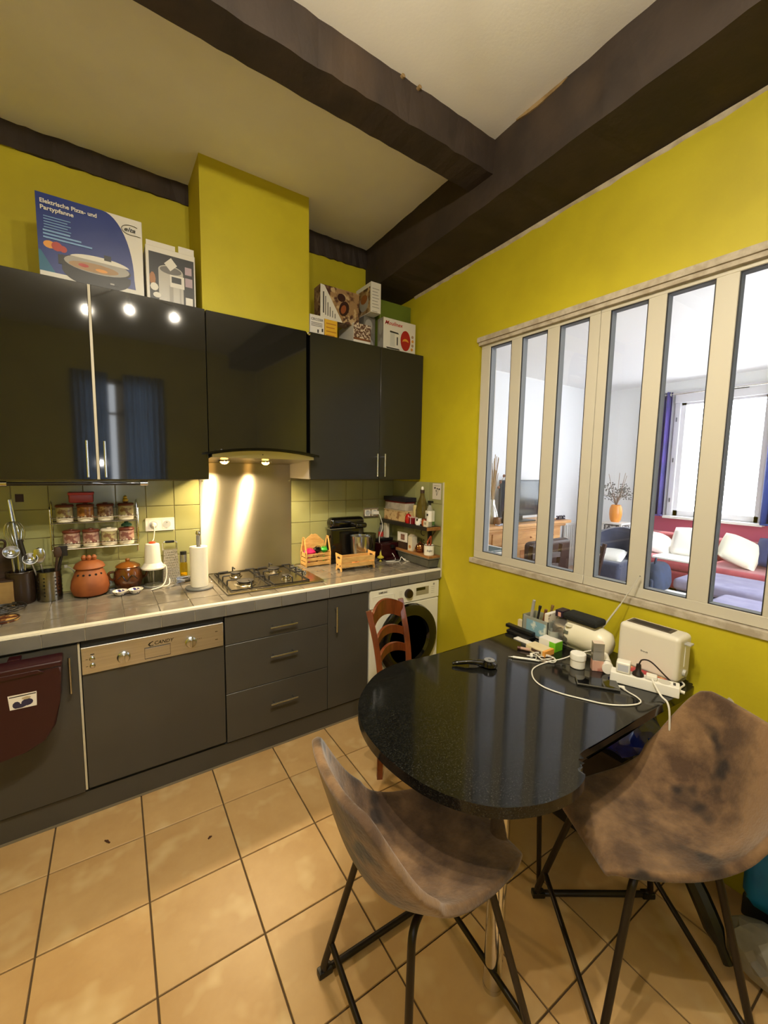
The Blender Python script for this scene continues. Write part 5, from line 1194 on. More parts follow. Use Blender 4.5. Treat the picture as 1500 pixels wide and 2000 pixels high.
text('lettering', 'C', o, (-.0098, -.380, 1.105), (0, -1, 0), (0, 0, 1), .050, MATS['ink'], depth=.001); text('lettering', 'IS', o, (-.0098, -.385, 1.030), (0, -1, 0), (0, 0, 1), .050, MATS['ink'], depth=.001)
# lower shelf
ZL = .9945
o = thing('tea_box', 'upright white and gold tea carton on the lower shelf', 'carton', (-.08, -.36, ZL))
obj('carton', bx(-.100, -.052, -.395, -.345, ZL, ZL + .105, bev=.001), M('tea_white', (206, 196, 172), .5, rgb2=(196, 150, 84), ns=12, lo=.55, hi=.62), o); obj('flap', prism([(-.100, ZL + .105), (-.052, ZL + .105), (-.076, ZL + .122)], -.395, -.345, axis='y'), M('tea_flap', (180, 170, 150), .6), o); obj('emblem', prism(ell(-.370, ZL + .03, .013, .013, 12), -.1008, -.0999, axis='x'), M('gold_print', (170, 112, 56), .5), o, smooth=0)
o = thing('sugar_pot', 'round copper coloured pot on the lower shelf', 'pot', (-.07, -.46, ZL))
obj('body', lathe([(.022, ZL), (.034, ZL + .012), (.038, ZL + .032), (.030, ZL + .055), (.022, ZL + .062)], (-.068, -.452, 0), 24), M('copper', (150, 96, 60), .15, .9), o); obj('lid', lathe([(.024, ZL + .060), (.018, ZL + .068), (.005, ZL + .072), (.005, ZL + .080), (0, ZL + .081)], (-.068, -.452, 0), 18), MATS['copper'], o)
X, Y = -.070, -.553
o = thing('sugar_tin', 'white tin lettered Sugar at the front of lower shelf', 'tin', (X, Y, ZL))
obj('body', lathe([(.034, ZL), (.036, ZL + .003), (.036, ZL + .070), (.034, ZL + .072), (.033, ZL + .070), (.032, ZL + .05), (0, ZL + .05)], (X, Y, 0), 26), M('tin_white', (224, 220, 208), .4), o)
obj('rim', tube([(X + .0355 * math.cos(2 * PI * k / 24), Y + .0355 * math.sin(2 * PI * k / 24), ZL + .071) for k in range(24)], .002, 6, closed=True), M('dark_rim', (70, 66, 60), .4), o)
dv = Vector((-.55, -.83, 0)).normalized(); tv = Vector((.83, -.55, 0))
text('lettering', 'Sugar', o, Vector((X, Y, ZL + .030)) + dv * .0362 - tv * .022, tv, (0, 0, 1), .013, MATS['ink'], shear=.25, width=.044, label='dark script reading Sugar')
o = thing('tongs', 'brown wooden tongs standing in the sugar tin', 'tongs', (X, Y, ZL + .051))
OB = M('orange_brown_wood', (140, 62, 30), .5)
for s in (-1, 1): obj('arm', tube([(X + .004 * s, Y, ZL + .051), (X + .010 * s, Y - .006 * s, ZL + .09), (X + .004, Y - .012, ZL + .135)], .006, 8, k=3), OB, o)
# things standing on the coffee machine and hanging card
ZM = .901 + .1505
o = thing('sauce_bottle', 'small bottle with red label standing on the coffee machine', 'bottle', (-.155, -.065, ZM))
obj('glass', lathe([(.018, ZM), (.020, ZM + .004), (.020, ZM + .07), (.010, ZM + .095), (.009, ZM + .112)], (-.155, -.065, 0), 16), M('grey_glass', (140, 138, 132), .1, trans=.5), o); obj('label', lathe([(.0206, ZM + .012), (.0206, ZM + .05), (.02, ZM + .05)], (-.155, -.065, 0), 16), M('red_label', (180, 50, 40), .5), o); obj('cap', lathe([(.011, ZM + .105), (.011, ZM + .119), (0, ZM + .120)], (-.155, -.065, 0), 12), BLACK, o)
o = thing('carton', 'narrow cream carton standing on the coffee machine', 'carton', (-.10, -.065, ZM))
obj('carton', bx(-.115, -.088, -.085, -.045, ZM, ZM + .115, bev=.001), MATS['cream_box'], o); obj('flap', bx(-.114, -.089, -.084, -.046, ZM + .115, ZM + .118), MATS['tea_flap'], o)
o = thing('photo_card', 'white bordered card with dark picture on the lower shelf', 'card', (-.10, -.27, ZL))
def plate(bm, y0, y1, z0, z1, x): return bx(x, x + .002, y0, y1, z0, z1, bm=bm)
obj('card', bx(-.100, -.097, -.335, -.215, ZL + .055, ZL + .125), CARD, o, smooth=0); obj('picture', bx(-.1006, -.0998, -.305, -.255, ZL + .068, ZL + .112), M('dark_picture', (84, 60, 56), .6, rgb2=(150, 110, 90), ns=40), o, smooth=0)
obj('stand', bx(-.097, -.060, -.330, -.220, ZL, ZL + .058, bev=.002), OLDW, o)
bm = bmesh.new()
for z in (.060, .118): bx(-.1006, -.0998, -.325, -.225, ZL + z, ZL + z + .002, bm=bm)
obj('printed_mark', bm, MATS['grey_print2'], o, smooth=0)

# ================================================================== BOXES ON TOP OF THE CABINETS
ZX = 2.407
BLU = M('box_blue', (20, 46, 124), .35); BW = M('box_white', (220, 216, 208), .4); BGR = M('box_dark', (40, 40, 42), .4); BLG = M('box_light_grey', (160, 156, 150), .4); BSK = M('box_sky', (120, 160, 210), .4); BRD = M('box_red', (170, 60, 50), .4); BYE = M('box_orange', (220, 150, 60), .4); BTEAL = M('box_teal', (20, 96, 130), .4); TAN = M('box_tan', (170, 140, 110), .5); CBD = M('cardboard_brown', (150, 116, 76), .7)
o = thing('appliance_box', 'large blue and white carton with party pan on left cabinet', 'box', (-1.945, -.19, ZX))
obj('carton', bx(-2.147, -1.745, -.300, -.090, ZX, ZX + .362, bev=.002, seg=1), BW, o)
W_, H_ = .402, .362
arc = [(W_ * .60 + W_ * .30 * math.sin(PI / 2 * k / 12), H_ * 1.0 - H_ * .78 * (1 - math.cos(PI / 2 * k / 12))) for k in range(13)]
blue = [(0, H_ * .10), (0, H_)] + arc + [(W_ * .91, H_ * .10)]
pan = lambda rx, ry, cx=.54, cy=.30: ell(W_ * cx, H_ * cy, W_ * rx, H_ * ry, 24)
polys = [(0, blue), (4, [(0, H_ * .34), (W_ * .02, H_ * .34), (W_ * .14, H_ * .10), (0, H_ * .10)]),
         (5, ell(W_ * .10, H_ * .42, W_ * .055, H_ * .045, 12)), (6, ell(W_ * .165, H_ * .415, W_ * .05, H_ * .055, 12)), (6, ell(W_ * .22, H_ * .40, W_ * .035, H_ * .04, 10)),
         (2, [(W_ * .20, H_ * .34)] + ell(W_ * .53, H_ * .18, W_ * .33, H_ * .17, 20, PI, 2 * PI) + [(W_ * .86, H_ * .22)]),
         (2, pan(.335, .115, .53, .28)), (3, pan(.315, .098, .535, .29)), (8, ell(W_ * .50, H_ * .26, W_ * .24, H_ * .055, 20)), (6, ell(W_ * .40, H_ * .265, W_ * .05, H_ * .022, 10)), (5, ell(W_ * .57, H_ * .245, W_ * .06, H_ * .02, 10)),
         (1, ell(W_ * .56, H_ * .335, W_ * .29, H_ * .075, 20, .1, PI * .93)),
         (2, rect(W_ * .60, H_ * .385, W_ * .67, H_ * .45)), (2, rect(W_ * .17, H_ * .22, W_ * .215, H_ * .33)), (2, rect(W_ * .62, H_ * .09, W_ * .74, H_ * .13)), (3, rect(W_ * .65, H_ * .10, W_ * .69, H_ * .118))]
for k in range(5): polys.append((7, rect(W_ * .06, H_ * (.735 - .032 * k), W_ * (.30 - .03 * (k % 2)), H_ * (.745 - .032 * k))))
for k in range(3): polys.append((7, rect(W_ * .05, H_ * (.565 - .04 * k), W_ * (.29 + .10 * k), H_ * (.585 - .04 * k))))
decal('printed_front', o, (-2.147, -.3001, ZX), (1, 0, 0), (0, 0, 1), polys, [BLU, BW, BGR, BLG, BTEAL, BYE, BRD, BSK, TAN], th=.0003)
yt = -.3035
text('lettering', 'Elektrische Pizza- und', o, (-2.133, yt, ZX + .320), (1, 0, 0), (0, 0, 1), .017, BW, width=.205, bold=.004, label='white title Elektrische Pizza- und')
text('lettering', 'Partypfanne', o, (-2.133, yt, ZX + .293), (1, 0, 0), (0, 0, 1), .017, BW, width=.118, bold=.004, label='white title Partypfanne')
text('lettering', 'elta', o, (-1.822, yt, ZX + .300), (1, 0, 0), (0, 0, 1), .019, BGR, width=.046, shear=.3, bold=.002, label='black slanted maker name in an oval')
obj('logo_swirl', tube([(-1.790 + .04 * math.cos(a), yt, ZX + .308 + .022 * math.sin(a)) for a in [.9 + 4.0 * k / 18 for k in range(19)]] + [(-1.765, yt, ZX + .287), (-1.752, yt, ZX + .286)], .0012, 4), BGR, o)
o = thing('appliance_box', 'white and black carton picturing a steel pot, beside chimney', 'box', (-1.62, -.19, ZX))
obj('carton', bx(-1.734, -1.508, -.300, -.10, ZX, ZX + .268, bev=.002, seg=1), BW, o)
obj('torn_flap', bx(-1.730, -1.60, -.298, -.292, ZX + .266, ZX + .292, bm=bx(-1.585, -1.512, -.298, -.292, ZX + .266, ZX + .300)), BW, o, smooth=0)
W_, H_ = .226, .268; cx = W_ * .47
polys = [(0, rect(W_ * .06, 0, W_ * .97, H_ * .90)), (1, rect(W_ * .24, 0, W_ * .74, H_ * .62)), (1, ell(cx + .004, H_ * .62, W_ * .25, H_ * .10, 20)), (3, ell(cx + .004, H_ * .63, W_ * .22, H_ * .07, 20)), (2, rect(W_ * .45, 0, W_ * .53, H_ * .36)), (2, rect(W_ * .66, 0, W_ * .69, H_ * .36)), (4, rect(W_ * .47, H_ * .34, W_ * .76, H_ * .56)), (0, rect(W_ * .50, H_ * .42, W_ * .70, H_ * .53)),
         (4, [(W_ * .36, H_ * .74), (W_ * .50, H_ * .86), (W_ * .62, H_ * .74), (W_ * .48, H_ * .62)]), (5, ell(W_ * .12, H_ * .42, W_ * .06, H_ * .12, 10)), (4, ell(W_ * .15, H_ * .28, W_ * .08, H_ * .07, 10)), (4, ell(W_ * .20, H_ * .14, W_ * .08, H_ * .05, 10)), (6, rect(W_ * .78, H_ * .62, W_ * .92, H_ * .76)), (6, rect(W_ * .78, H_ * .40, W_ * .93, H_ * .56)), (4, rect(W_ * .78, H_ * .06, W_ * .93, H_ * .20))]
decal('printed_front', o, (-1.734, -.3001, ZX), (1, 0, 0), (0, 0, 1), polys, [BGR, M('pot_print', (176, 172, 164), .3), BLG, M('box_smoke', (96, 92, 88), .3), BW, M('box_food', (170, 120, 84), .5), M('box_mauve', (176, 156, 168), .5)], th=.0003)
# right of the chimney
o = thing('box', 'small white box with black print beside chimney on right cabinet', 'box', (-.80, -.2, ZX))
obj('carton', bx(-.850, -.752, -.275, -.17, ZX, ZX + .135, bev=.001, seg=1), BW, o)
text('lettering', 'CROZIER', o, (-.842, -.2753, ZX + .102), (1, 0, 0), (0, 0, 1), .014, BGR, width=.082, bold=.001)
bm = bmesh.new()
for k in range(3): bx(-.842, -.765, -.2756, -.275, ZX + .086 - k * .009, ZX + .089 - k * .009, bm=bm)
bx(-.800, -.790, -.2756, -.275, ZX + .03, ZX + .05, bm=bm); bx(-.770, -.760, -.2756, -.275, ZX + .04, ZX + .06, bm=bm)
obj('printed_mark', bm, BGR, o, smooth=0)
o = thing('box', 'small yellow box right of the white printed box', 'box', (-.70, -.2, ZX))
obj('carton', bx(-.745, -.655, -.268, -.17, ZX, ZX + .128, bev=.001, seg=1), M('box_yellow', (214, 168, 40), .5), o)
bm = bmesh.new()
for k in range(4): bx(-.735, -.665 - .01 * (k % 2), -.2686, -.268, ZX + .10 - k * .024, ZX + .106 - k * .024, bm=bm)
obj('printed_mark', bm, M('ochre_print', (170, 110, 20), .6), o, smooth=0)
o = thing('box', 'grey rounded packet standing behind the small white box', 'packet', (-.82, -.1, ZX)); obj('packet', bx(-.850, -.790, -.14, -.05, ZX, ZX + .21, bev=.02, seg=3), M('grey_packet', (130, 126, 120), .6), o, smooth=60); obj('seam', bx(-.822, -.818, -.1415, -.139, ZX + .02, ZX + .19), BLG, o)
# game box standing on edge on the small boxes
GB = M('game_picture', (150, 118, 80), .5, rgb2=(70, 38, 28), ns=14, lo=.5, hi=.6, rgb3=(186, 160, 120), ns3=20, lo3=.55, hi3=.62)
o = thing('game_box', 'flat box with brown food picture lying across small boxes', 'box', (-.60, -.2, ZX + .136))
obj('carton', bx(-.765, -.480, -.245, -.150, ZX + .1362, ZX + .345, bev=.001, seg=1), GB, o)
decal('printed_front', o, (-.765, -.2452, ZX + .1362), (1, 0, 0), (0, 0, 1), [(0, [(0, 0), (.160, 0), (.028, .205), (0, .208)]), (1, rect(.018, .035, .026, .165)), (1, rect(.034, .025, .039, .14)), (1, rect(.050, .022, .055, .105)), (1, rect(.066, .02, .071, .08)), (1, rect(.084, .018, .088, .06)), (1, rect(.102, .016, .106, .045)), (2, ell(.17, .09, .035, .05, 14, rot=-.4)), (2, ell(.15, .155, .03, .025, 12)), (3, ell(.165, .085, .018, .03, 12, rot=-.4))], [BW, BGR, M('choc', (52, 26, 22), .4), M('caramel', (140, 76, 40), .4)], th=.0004)
o = thing('box', 'upright white narrow box with picture side, tallest on cabinet', 'box', (-.36, -.2, ZX))
obj('carton', bx(-.398, -.318, -.262, -.06, ZX + .248, ZX + .445, bev=.001, seg=1), BW, o)
decal('printed_side', o, (-.3981, -.07, ZX + .252), (0, -1, 0), (0, 0, 1), [(0, rect(0, 0, .18, .165)), (1, ell(.10, .075, .06, .055, 16)), (2, ell(.10, .10, .045, .03, 14))], [MATS['game_picture'], BLG, MATS['caramel']], th=.0004)
bm = bmesh.new()
for k in range(7): bx(-.388, -.332 - .006 * (k % 3), -.2626, -.262, ZX + .28 + k * .020, ZX + .285 + k * .020, bm=bm)
bx(-.388, -.345, -.2628, -.262, ZX + .252, ZX + .257, bm=bm)
obj('printed_mark', bm, BLG, o, smooth=0)
o = thing('box', 'mixed nut carton with white lower band left of kettle box', 'box', (-.46, -.2, ZX))
obj('carton', bx(-.535, -.402, -.268, -.06, ZX, ZX + .150, bev=.001, seg=1), BW, o)
decal('printed_front', o, (-.535, -.2682, ZX), (1, 0, 0), (0, 0, 1), [(0, rect(0, .050, .133, .15)), (1, rect(0, .043, .133, .056)), (2, [(.0, .0), (.05, .02), (.09, .015), (.133, .03), (.133, .0)]), (3, [(.07, .0), (.10, .028), (.133, .025), (.133, 0)])], [M('nuts', (90, 58, 40), .6, rgb2=(206, 190, 170), ns=60, lo=.5, hi=.54), M('nut_brown', (120, 70, 36), .5), BLG, BW], th=.0004)
o = thing('box', 'grey box with round print behind the kettle box', 'box', (-.34, -.1, ZX))
obj('carton', bx(-.400, -.306, -.175, -.05, ZX + .0005, ZX + .247, bev=.001, seg=1), M('box_grey', (120, 116, 108), .5, rgb2=(104, 100, 94), ns=8), o); decal('printed_front', o, (-.400, -.1752, ZX), (1, 0, 0), (0, 0, 1), [(0, ell(.04, .19, .03, .04, 14)), (1, ell(.05, .06, .03, .04, 14))], [BLG, BLG])
o = thing('appliance_box', 'white kettle carton with red script at the cabinet end', 'box', (-.15, -.17, ZX))
obj('carton', bx(-.302, -.020, -.275, -.203, ZX, ZX + .232, bev=.0015, seg=1), BW, o)
W_, H_ = .282, .232
decal('printed_side', o, (-.3021, -.203, ZX), (0, -1, 0), (0, 0, 1), [(0, rect(0, 0, .072, H_)), (1, ell(.036, .17, .025, .05, 16)), (1, ell(.045, .06, .02, .04, 12)), (1, ell(.02, .05, .012, .03, 12))], [M('box_side_grey', (138, 132, 126), .5), BLG], th=.0004)
kx = W_ * .30
polys = [(0, [(kx - .048, H_ * .16), (kx + .055, H_ * .16), (kx + .046, H_ * .60), (kx - .032, H_ * .62)]), (1, [(kx - .028, H_ * .20), (kx + .015, H_ * .20), (kx + .012, H_ * .58), (kx - .026, H_ * .60)]), (2, [(kx - .030, H_ * .60), (kx + .050, H_ * .585), (kx + .040, H_ * .63), (kx - .028, H_ * .65)]), (2, [(kx + .030, H_ * .26), (kx + .040, H_ * .26), (kx + .040, H_ * .50), (kx + .030, H_ * .50)]), (2, [(kx - .060, H_ * .16), (kx - .052, H_ * .12), (kx + .060, H_ * .12), (kx + .050, H_ * .16)]),
         (3, ell(W_ * .68, H_ * .44, W_ * .155, H_ * .30, 24)), (4, ell(W_ * .68, H_ * .40, W_ * .10, H_ * .10, 16)), (3, ell(W_ * .68, H_ * .36, W_ * .12, H_ * .07, 16)), (5, ell(W_ * .90, H_ * .60, W_ * .035, H_ * .045, 10)), (4, ell(W_ * .905, H_ * .47, W_ * .035, H_ * .045, 10)), (5, ell(W_ * .905, H_ * .34, W_ * .035, H_ * .045, 10)), (4, ell(W_ * .885, H_ * .22, W_ * .035, H_ * .045, 10))]
decal('printed_front', o, (-.302, -.2752, ZX), (1, 0, 0), (0, 0, 1), polys, [BW, M('kettle_body', (196, 196, 192), .3), BGR, M('circle_red', (168, 30, 30), .4), M('chip_yellow', (216, 150, 60), .5), TAN], th=.0004)
text('lettering', 'Moulinex', o, (-.292, -.2757, ZX + .188), (1, -.0, 0), (0, 0, 1), .026, M('script_red', (190, 30, 30), .4), width=.155, shear=.35, bold=.002, label='red slanted maker name')
o = thing('box', 'large green carton in the corner behind the kettle box', 'box', (-.15, -.1, ZX))
obj('carton', bx(-.295, -.010, -.198, -.014, ZX, ZX + .375, bev=.001, seg=1), M('box_green', (98, 114, 30), .55, rgb2=(86, 100, 26), ns=4), o); obj('tape', bx(-.286, -.276, -.1992, -.197, ZX + .02, ZX + .37), M('clear_tape', (150, 170, 90), .2), o, smooth=0)
# ================================================================== TABLE AND CHAIRS
ZT_ = .775
GRAN = M('black_granite', (14, 14, 13), .10, spec=.3, rgb2=(40, 40, 37), ns=230, lo=.52, hi=.66, det=2, rgb3=(66, 66, 60), ns3=420, lo3=.66, hi3=.72, coat=.2)
o = thing('dining_table', 'black granite peninsula table with rounded end on chrome leg', 'table', (-.7, -1.8, 0))
outline = smooth_pts([(-.045, -1.432, 0), (-.50, -1.430, 0), (-.763, -1.427, 0), (-.92, -1.408, 0), (-1.05, -1.425, 0), (-1.16, -1.490, 0), (-1.255, -1.590, 0), (-1.308, -1.72, 0), (-1.318, -1.865, 0), (-1.285, -2.02, 0), (-1.205, -2.137, 0), (-1.105, -2.197, 0), (-1.01, -2.220, 0), (-.94, -2.219, 0), (-.893, -2.200, 0), (-.865, -2.165, 0), (-.825, -2.150, 0), (-.70, -2.153, 0), (-.35, -2.163, 0), (-.115, -2.175, 0), (-.070, -2.158, 0), (-.055, -2.12, 0)], 5)
pts = [(p.x, p.y) for p in outline] + [(-.048, -1.9), (-.045, -1.6)]
bm = prism(pts, ZT_ - .032, ZT_, bev=.014, seg=5)
for zz in (ZT_, ZT_ - .032):
    ff = [f for f in bm.faces if all(abs(v.co.z - zz) < 1e-5 for v in f.verts)]
    bmesh.ops.inset_region(bm, faces=ff, thickness=.004)
obj('top', bm, GRAN, o, smooth=50)
obj('leg', lathe([(.030, .0), (.030, .012), (.0285, .014), (.0285, ZT_ - .05), (.050, ZT_ - .045), (.050, ZT_ - .0325)], (-1.018, -2.025, 0), 28), CHROME, o)
obj('leg', lathe([(.030, .0), (.030, .012), (.0285, .014), (.0285, ZT_ - .05), (.050, ZT_ - .045), (.050, ZT_ - .0325)], (-.16, -1.60, 0), 24), CHROME, o)
obj('batten', bx(-.075, -.002, -2.08, -1.45, ZT_ - .078, ZT_ - .0325), BLACK, o)
# ---------- suede bucket chairs
SUE = M('brown_suede', (134, 103, 70), .9, rgb2=(76, 54, 35), ns=6.5, lo=.40, hi=.62, det=10, rgb3=(40, 28, 19), ns3=7.5, lo3=.58, hi3=.69, sheen=.25, bump=.6, bs=90)
TUB = M('dark_tube', (34, 26, 22), .4, .3)
DZ = .045
def bucket_chair(label, loc, rz, turn, group, mirror=1, shift=0.0):
    o = thing('bucket_chair', label, 'chair', loc, rz, group)
    SX = shift
    # shell: centre line (x, z), half width, side lift, side forward wrap
    prof = [(.232, .428, .118, .000), (.230, .450, .142, .002), (.19, .456, .170, .007), (.08, .450, .196, .020), (-.02, .446, .208, .042), (-.11, .452, .216, .078), (-.175, .474, .222, .112), (-.222, .524, .224, .108), (-.250, .594, .222, .085), (-.272, .674, .212, .060), (-.290, .739, .196, .042), (-.302, .786, .174, .028), (-.307, .803, .142, .020)]
    nu = len(prof); V = [-1, -.93, -.8, -.6, -.35, 0, .35, .6, .8, .93, 1]
    bm = bmesh.new(); G = []
    ct, sn = math.cos(turn), math.sin(turn)
    for i, (x, z, hw, lf) in enumerate(prof):
        a = prof[max(i - 1, 0)]; b_ = prof[min(i + 1, nu - 1)]; tx, tz = b_[0] - a[0], b_[1] - a[1]; l = math.hypot(tx, tz); nx, nz = tz / l, -tx / l
        row = []
        for v in V:
            q = abs(v) ** 2.4 * lf
            X, Y, Z = x + nx * q, v * hw, z + nz * q + DZ
            row.append(bm.verts.new((X * ct - Y * sn + SX, X * sn + Y * ct, Z)))
        G.append(row)
    for i in range(nu - 1):
        for j in range(len(V) - 1): bm.faces.new((G[i][j], G[i + 1][j], G[i + 1][j + 1], G[i][j + 1]))
    s = obj('shell', bm, SUE, o, world=False, smooth=180)
    m = s.modifiers.new('thickness', 'SOLIDIFY'); m.thickness = .026; m.offset = -1; m.edge_crease_rim = .55
    m = s.modifiers.new('round', 'SUBSURF'); m.levels = 2; m.render_levels = 2
    # back seam
    P = [((-.150 - .0) , .462), (-.205, .490), (-.240, .56), (-.262, .64), (-.280, .71)]
    def tw(x, y, z): return (x * ct - y * sn, x * sn + y * ct, z)
    R_, tl, wd = .0105, .219, .225
    for sd in (1, -1):
        yb, yt = sd * wd, sd * .135
        ft = [(-tl, yb), (tl, yb)]; top0 = tw(-.13, yt, .440 + DZ); top1 = tw(.12, yt, .432 + DZ); mid0, mid1 = tw(-.05, yt * .6, .425 + DZ), tw(.05, yt * .6, .425 + DZ)
        pts = rounded([mid0, top0, (-tl, yb, .012), (tl, yb, .012), top1, mid1], .035, 5)
        obj('leg_frame', tube(pts, R_, 10), TUB, o, world=False, smooth=60)
        for fx in (-tl, tl): obj('rubber_foot', bx(fx - .035 if fx > 0 else fx - .012, fx + .012 if fx > 0 else fx + .035, yb - .013, yb + .013, 0, .022, bev=.004), BLACK, o, world=False)
    a_, b2 = mirror * wd, -mirror * wd
    for fx, tx in ((-tl, -.13), (tl, .12)):
        t1, t2 = .24, .10; top_a = tw(tx, mirror * .135, .44 + DZ); top_b = tw(tx, -mirror * .135, .44 + DZ)
        A = Vector((fx, a_, .012)).lerp(Vector(top_a), t1); B = Vector((fx, b2, .012)).lerp(Vector(top_b), t2)
        obj('cross_brace', tube([A, B], .009, 10), TUB, o, world=False, smooth=60)
    obj('mount', bx(-.10, .10, -.09, .09, .418 + DZ, .438 + DZ, bev=.006), BLACK, o, world=False)
    return o
CGp = 'brown suede bucket chairs at the granite table'
R1 = math.radians(-2); bucket_chair('brown suede bucket chair pushed under the left table end', (-1.24, -1.945, 0), R1, math.radians(-3), CGp, 1)
R2 = math.radians(146.4); bucket_chair('brown suede bucket chair on the right beside the yellow wall', (-.614, -2.236, 0), R2, math.radians(5), CGp, -1, -.055)
# ---------- rustic wooden chair between the washing machine and the table
RW = M('red_brown_wood', (114, 56, 22), .35, rgb2=(90, 40, 14), ns=6, stretch=(6, 6, 1), coat=.2)
cpos, crz = (-.685, -1.165), math.radians(-72)
o = thing('wooden_chair', 'red brown wooden chair with curved slats before washing machine', 'chair', (cpos[0], cpos[1], 0), crz)
hw = .125
for s in (1, -1):
    obj('back_post', tube([(-.10, s * hw, 0), (-.10, s * hw, .45), (-.125, s * (hw + .005), .68), (-.178, s * (hw + .012), .875)], .020, 4, k=4), RW, o, world=False)
    obj('leg', bx(.235, .27, s * .165 - .0175, s * .165 + .0175, 0, .43, bev=.004), RW, o, world=False)
    obj('stretcher', bx(-.10, .25, s * .16 - .010, s * .16 + .010, .20, .225, bev=.003), RW, o, world=False)
obj('seat', bx(-.12, .285, -.19, .19, .43, .46, bev=.012), RW, o, world=False)
def bent_slat(z0, hh, rise, x):
    bm = bmesh.new(); R = []
    for k in range(13):
        t = k / 12 * 2 - 1; y = t * (hw + .003); zc = z0 + rise * (1 - t * t); xx = x - .030 * (1 - t * t)
        R.append([bm.verts.new((xx + a, y, zc + b_)) for a, b_ in ((-.008, -hh / 2), (.008, -hh / 2), (.008, hh / 2), (-.008, hh / 2))])
    for A, B in zip(R, R[1:]):
        for j in range(4): bm.faces.new((A[j], A[(j + 1) % 4], B[(j + 1) % 4], B[j]))
    bm.faces.new(R[0][::-1]); bm.faces.new(R[-1]); return bm
for z0, hh, rise, x in ((.815, .085, .045, -.160), (.700, .045, .040, -.136), (.610, .045, .035, -.118)): obj('slat', bent_slat(z0, hh, rise, x), RW, o, world=False)
# ---------- stool under the table
o = thing('stool', 'low dark metal stool with pale seat under the granite table', 'stool', (-.70, -1.72, 0), -.35)
obj('seat', bx(-.15, .15, -.15, .15, .40, .43, bev=.012), M('pale_seat', (150, 140, 124), .8), o, world=False)
for sx_ in (-.13, .13):
    for sy_ in (-.13, .13): obj('leg', cyl((sx_ * 1.1, sy_ * 1.1, 0), (sx_, sy_, .402), .009, 8), TUB, o, world=False)
# ---------- storage under the table by the wall
o = thing('plastic_bag', 'crumpled shiny blue bag under the right table edge', 'bag', (-.30, -2.02, 0))
rn = random.Random(8); bm = bmesh.new(); bmesh.ops.create_icosphere(bm, subdivisions=3, radius=1)
for v in bm.verts:
    v.co = Vector((-.22 + v.co.x * .13 * rn.uniform(.88, 1.08), -2.00 + v.co.y * .12 * rn.uniform(.88, 1.08), .555 + v.co.z * .11 * rn.uniform(.9, 1.06)))
obj('bag', bm, M('blue_foil', (20, 40, 150), .2, rgb2=(12, 24, 90), ns=10, coat=.5), o, smooth=20); obj('knot', tube([(-.22, -2.0, .66), (-.215, -2.01, .69), (-.20, -2.0, .70)], .012, 8, k=3), MATS['blue_foil'], o)
o.location = (-.22, -2.0, .44)
for ch in o.children: ch.data.transform(Matrix.Translation(Vector((-.30 + .22, -2.02 + 2.0, -.44))))
o = thing('storage_crate', 'dark crate under the table carrying the blue bag', 'crate', (-.22, -1.92, 0))
obj('body', bx(-.28, -.085, -2.02, -1.70, 0, .43, bev=.008), M('dark_crate', (44, 32, 24), .7, rgb2=(34, 24, 18), ns=6), o); obj('rim', bx(-.285, -.08, -2.025, -1.695, .42, .438, bev=.004), MATS['dark_crate'], o)
# ---------- bags at the right frame edge
o = thing('shopping_bag', 'bright blue bag hanging open at the right image edge', 'bag', (-.10, -2.52, 0))
TQ = M('turquoise_bag', (10, 112, 168), .5, rgb2=(8, 92, 146), ns=6, bump=.4, bs=14)
bm = bx(-.24, -.02, -2.70, -2.405, .175, .40, bev=.03, seg=3); rn = random.Random(12)
for v in bm.verts: v.co += Vector((rn.uniform(-.008, .008), rn.uniform(-.008, .008), rn.uniform(-.01, .01)))
obj('body', bm, TQ, o, smooth=60); obj('handle', tube([(-.15, -2.50, .39), (-.16, -2.53, .47), (-.15, -2.60, .39)], .008, 8, k=4), TQ, o)
o = thing('storage_box', 'dark plastic box under the bright blue bag', 'box', (-.11, -2.56, 0))
obj('body', bx(-.20, -.02, -2.72, -2.40, .09, .170, bev=.008), M('dark_box', (26, 28, 28), .5), o); obj('base', bx(-.195, -.025, -2.71, -2.41, 0, .09, bev=.008), MATS['dark_box'], o)
o = thing('rubbish_bag', 'grey white plastic bag on the floor by the right wall', 'bag', (-.22, -2.42, 0))
rn = random.Random(18); bm = bmesh.new(); bmesh.ops.create_icosphere(bm, subdivisions=3, radius=1)
for v in bm.verts: v.co = Vector((-.30 + v.co.x * .080 * rn.uniform(.86, 1.1), -2.50 + v.co.y * .11 * rn.uniform(.86, 1.1), .095 + v.co.z * .095 * rn.uniform(.92, 1.0)))
obj('bag', bm, M('grey_plastic_bag', (140, 136, 128), .35, rgb2=(110, 108, 102), ns=8), o, smooth=15); obj('tie', tube([(-.29, -2.5, .185), (-.285, -2.505, .21), (-.27, -2.5, .22)], .008, 8, k=3), MATS['grey_plastic_bag'], o)
o.location = (-.29, -2.5, 0)
for ch in o.children: ch.data.transform(Matrix.Translation(Vector((-.22 + .29, -2.42 + 2.5, 0))))
o = thing('umbrella', 'folded black umbrella lying slanted behind the right chair', 'umbrella', (-.2, -2.3, 0))
obj('canopy', tube([(-.30, -2.20, .30), (-.33, -2.32, .17), (-.36, -2.42, .03)], [.010, .028, .030, .014], 8, k=4), BLACK, o, smooth=30); obj('shaft', cyl((-.30, -2.20, .30), (-.292, -2.165, .34), .004, 8), STEELP, o)
# ================================================================== THINGS ON THE TABLE
Z = ZT_ + .0005
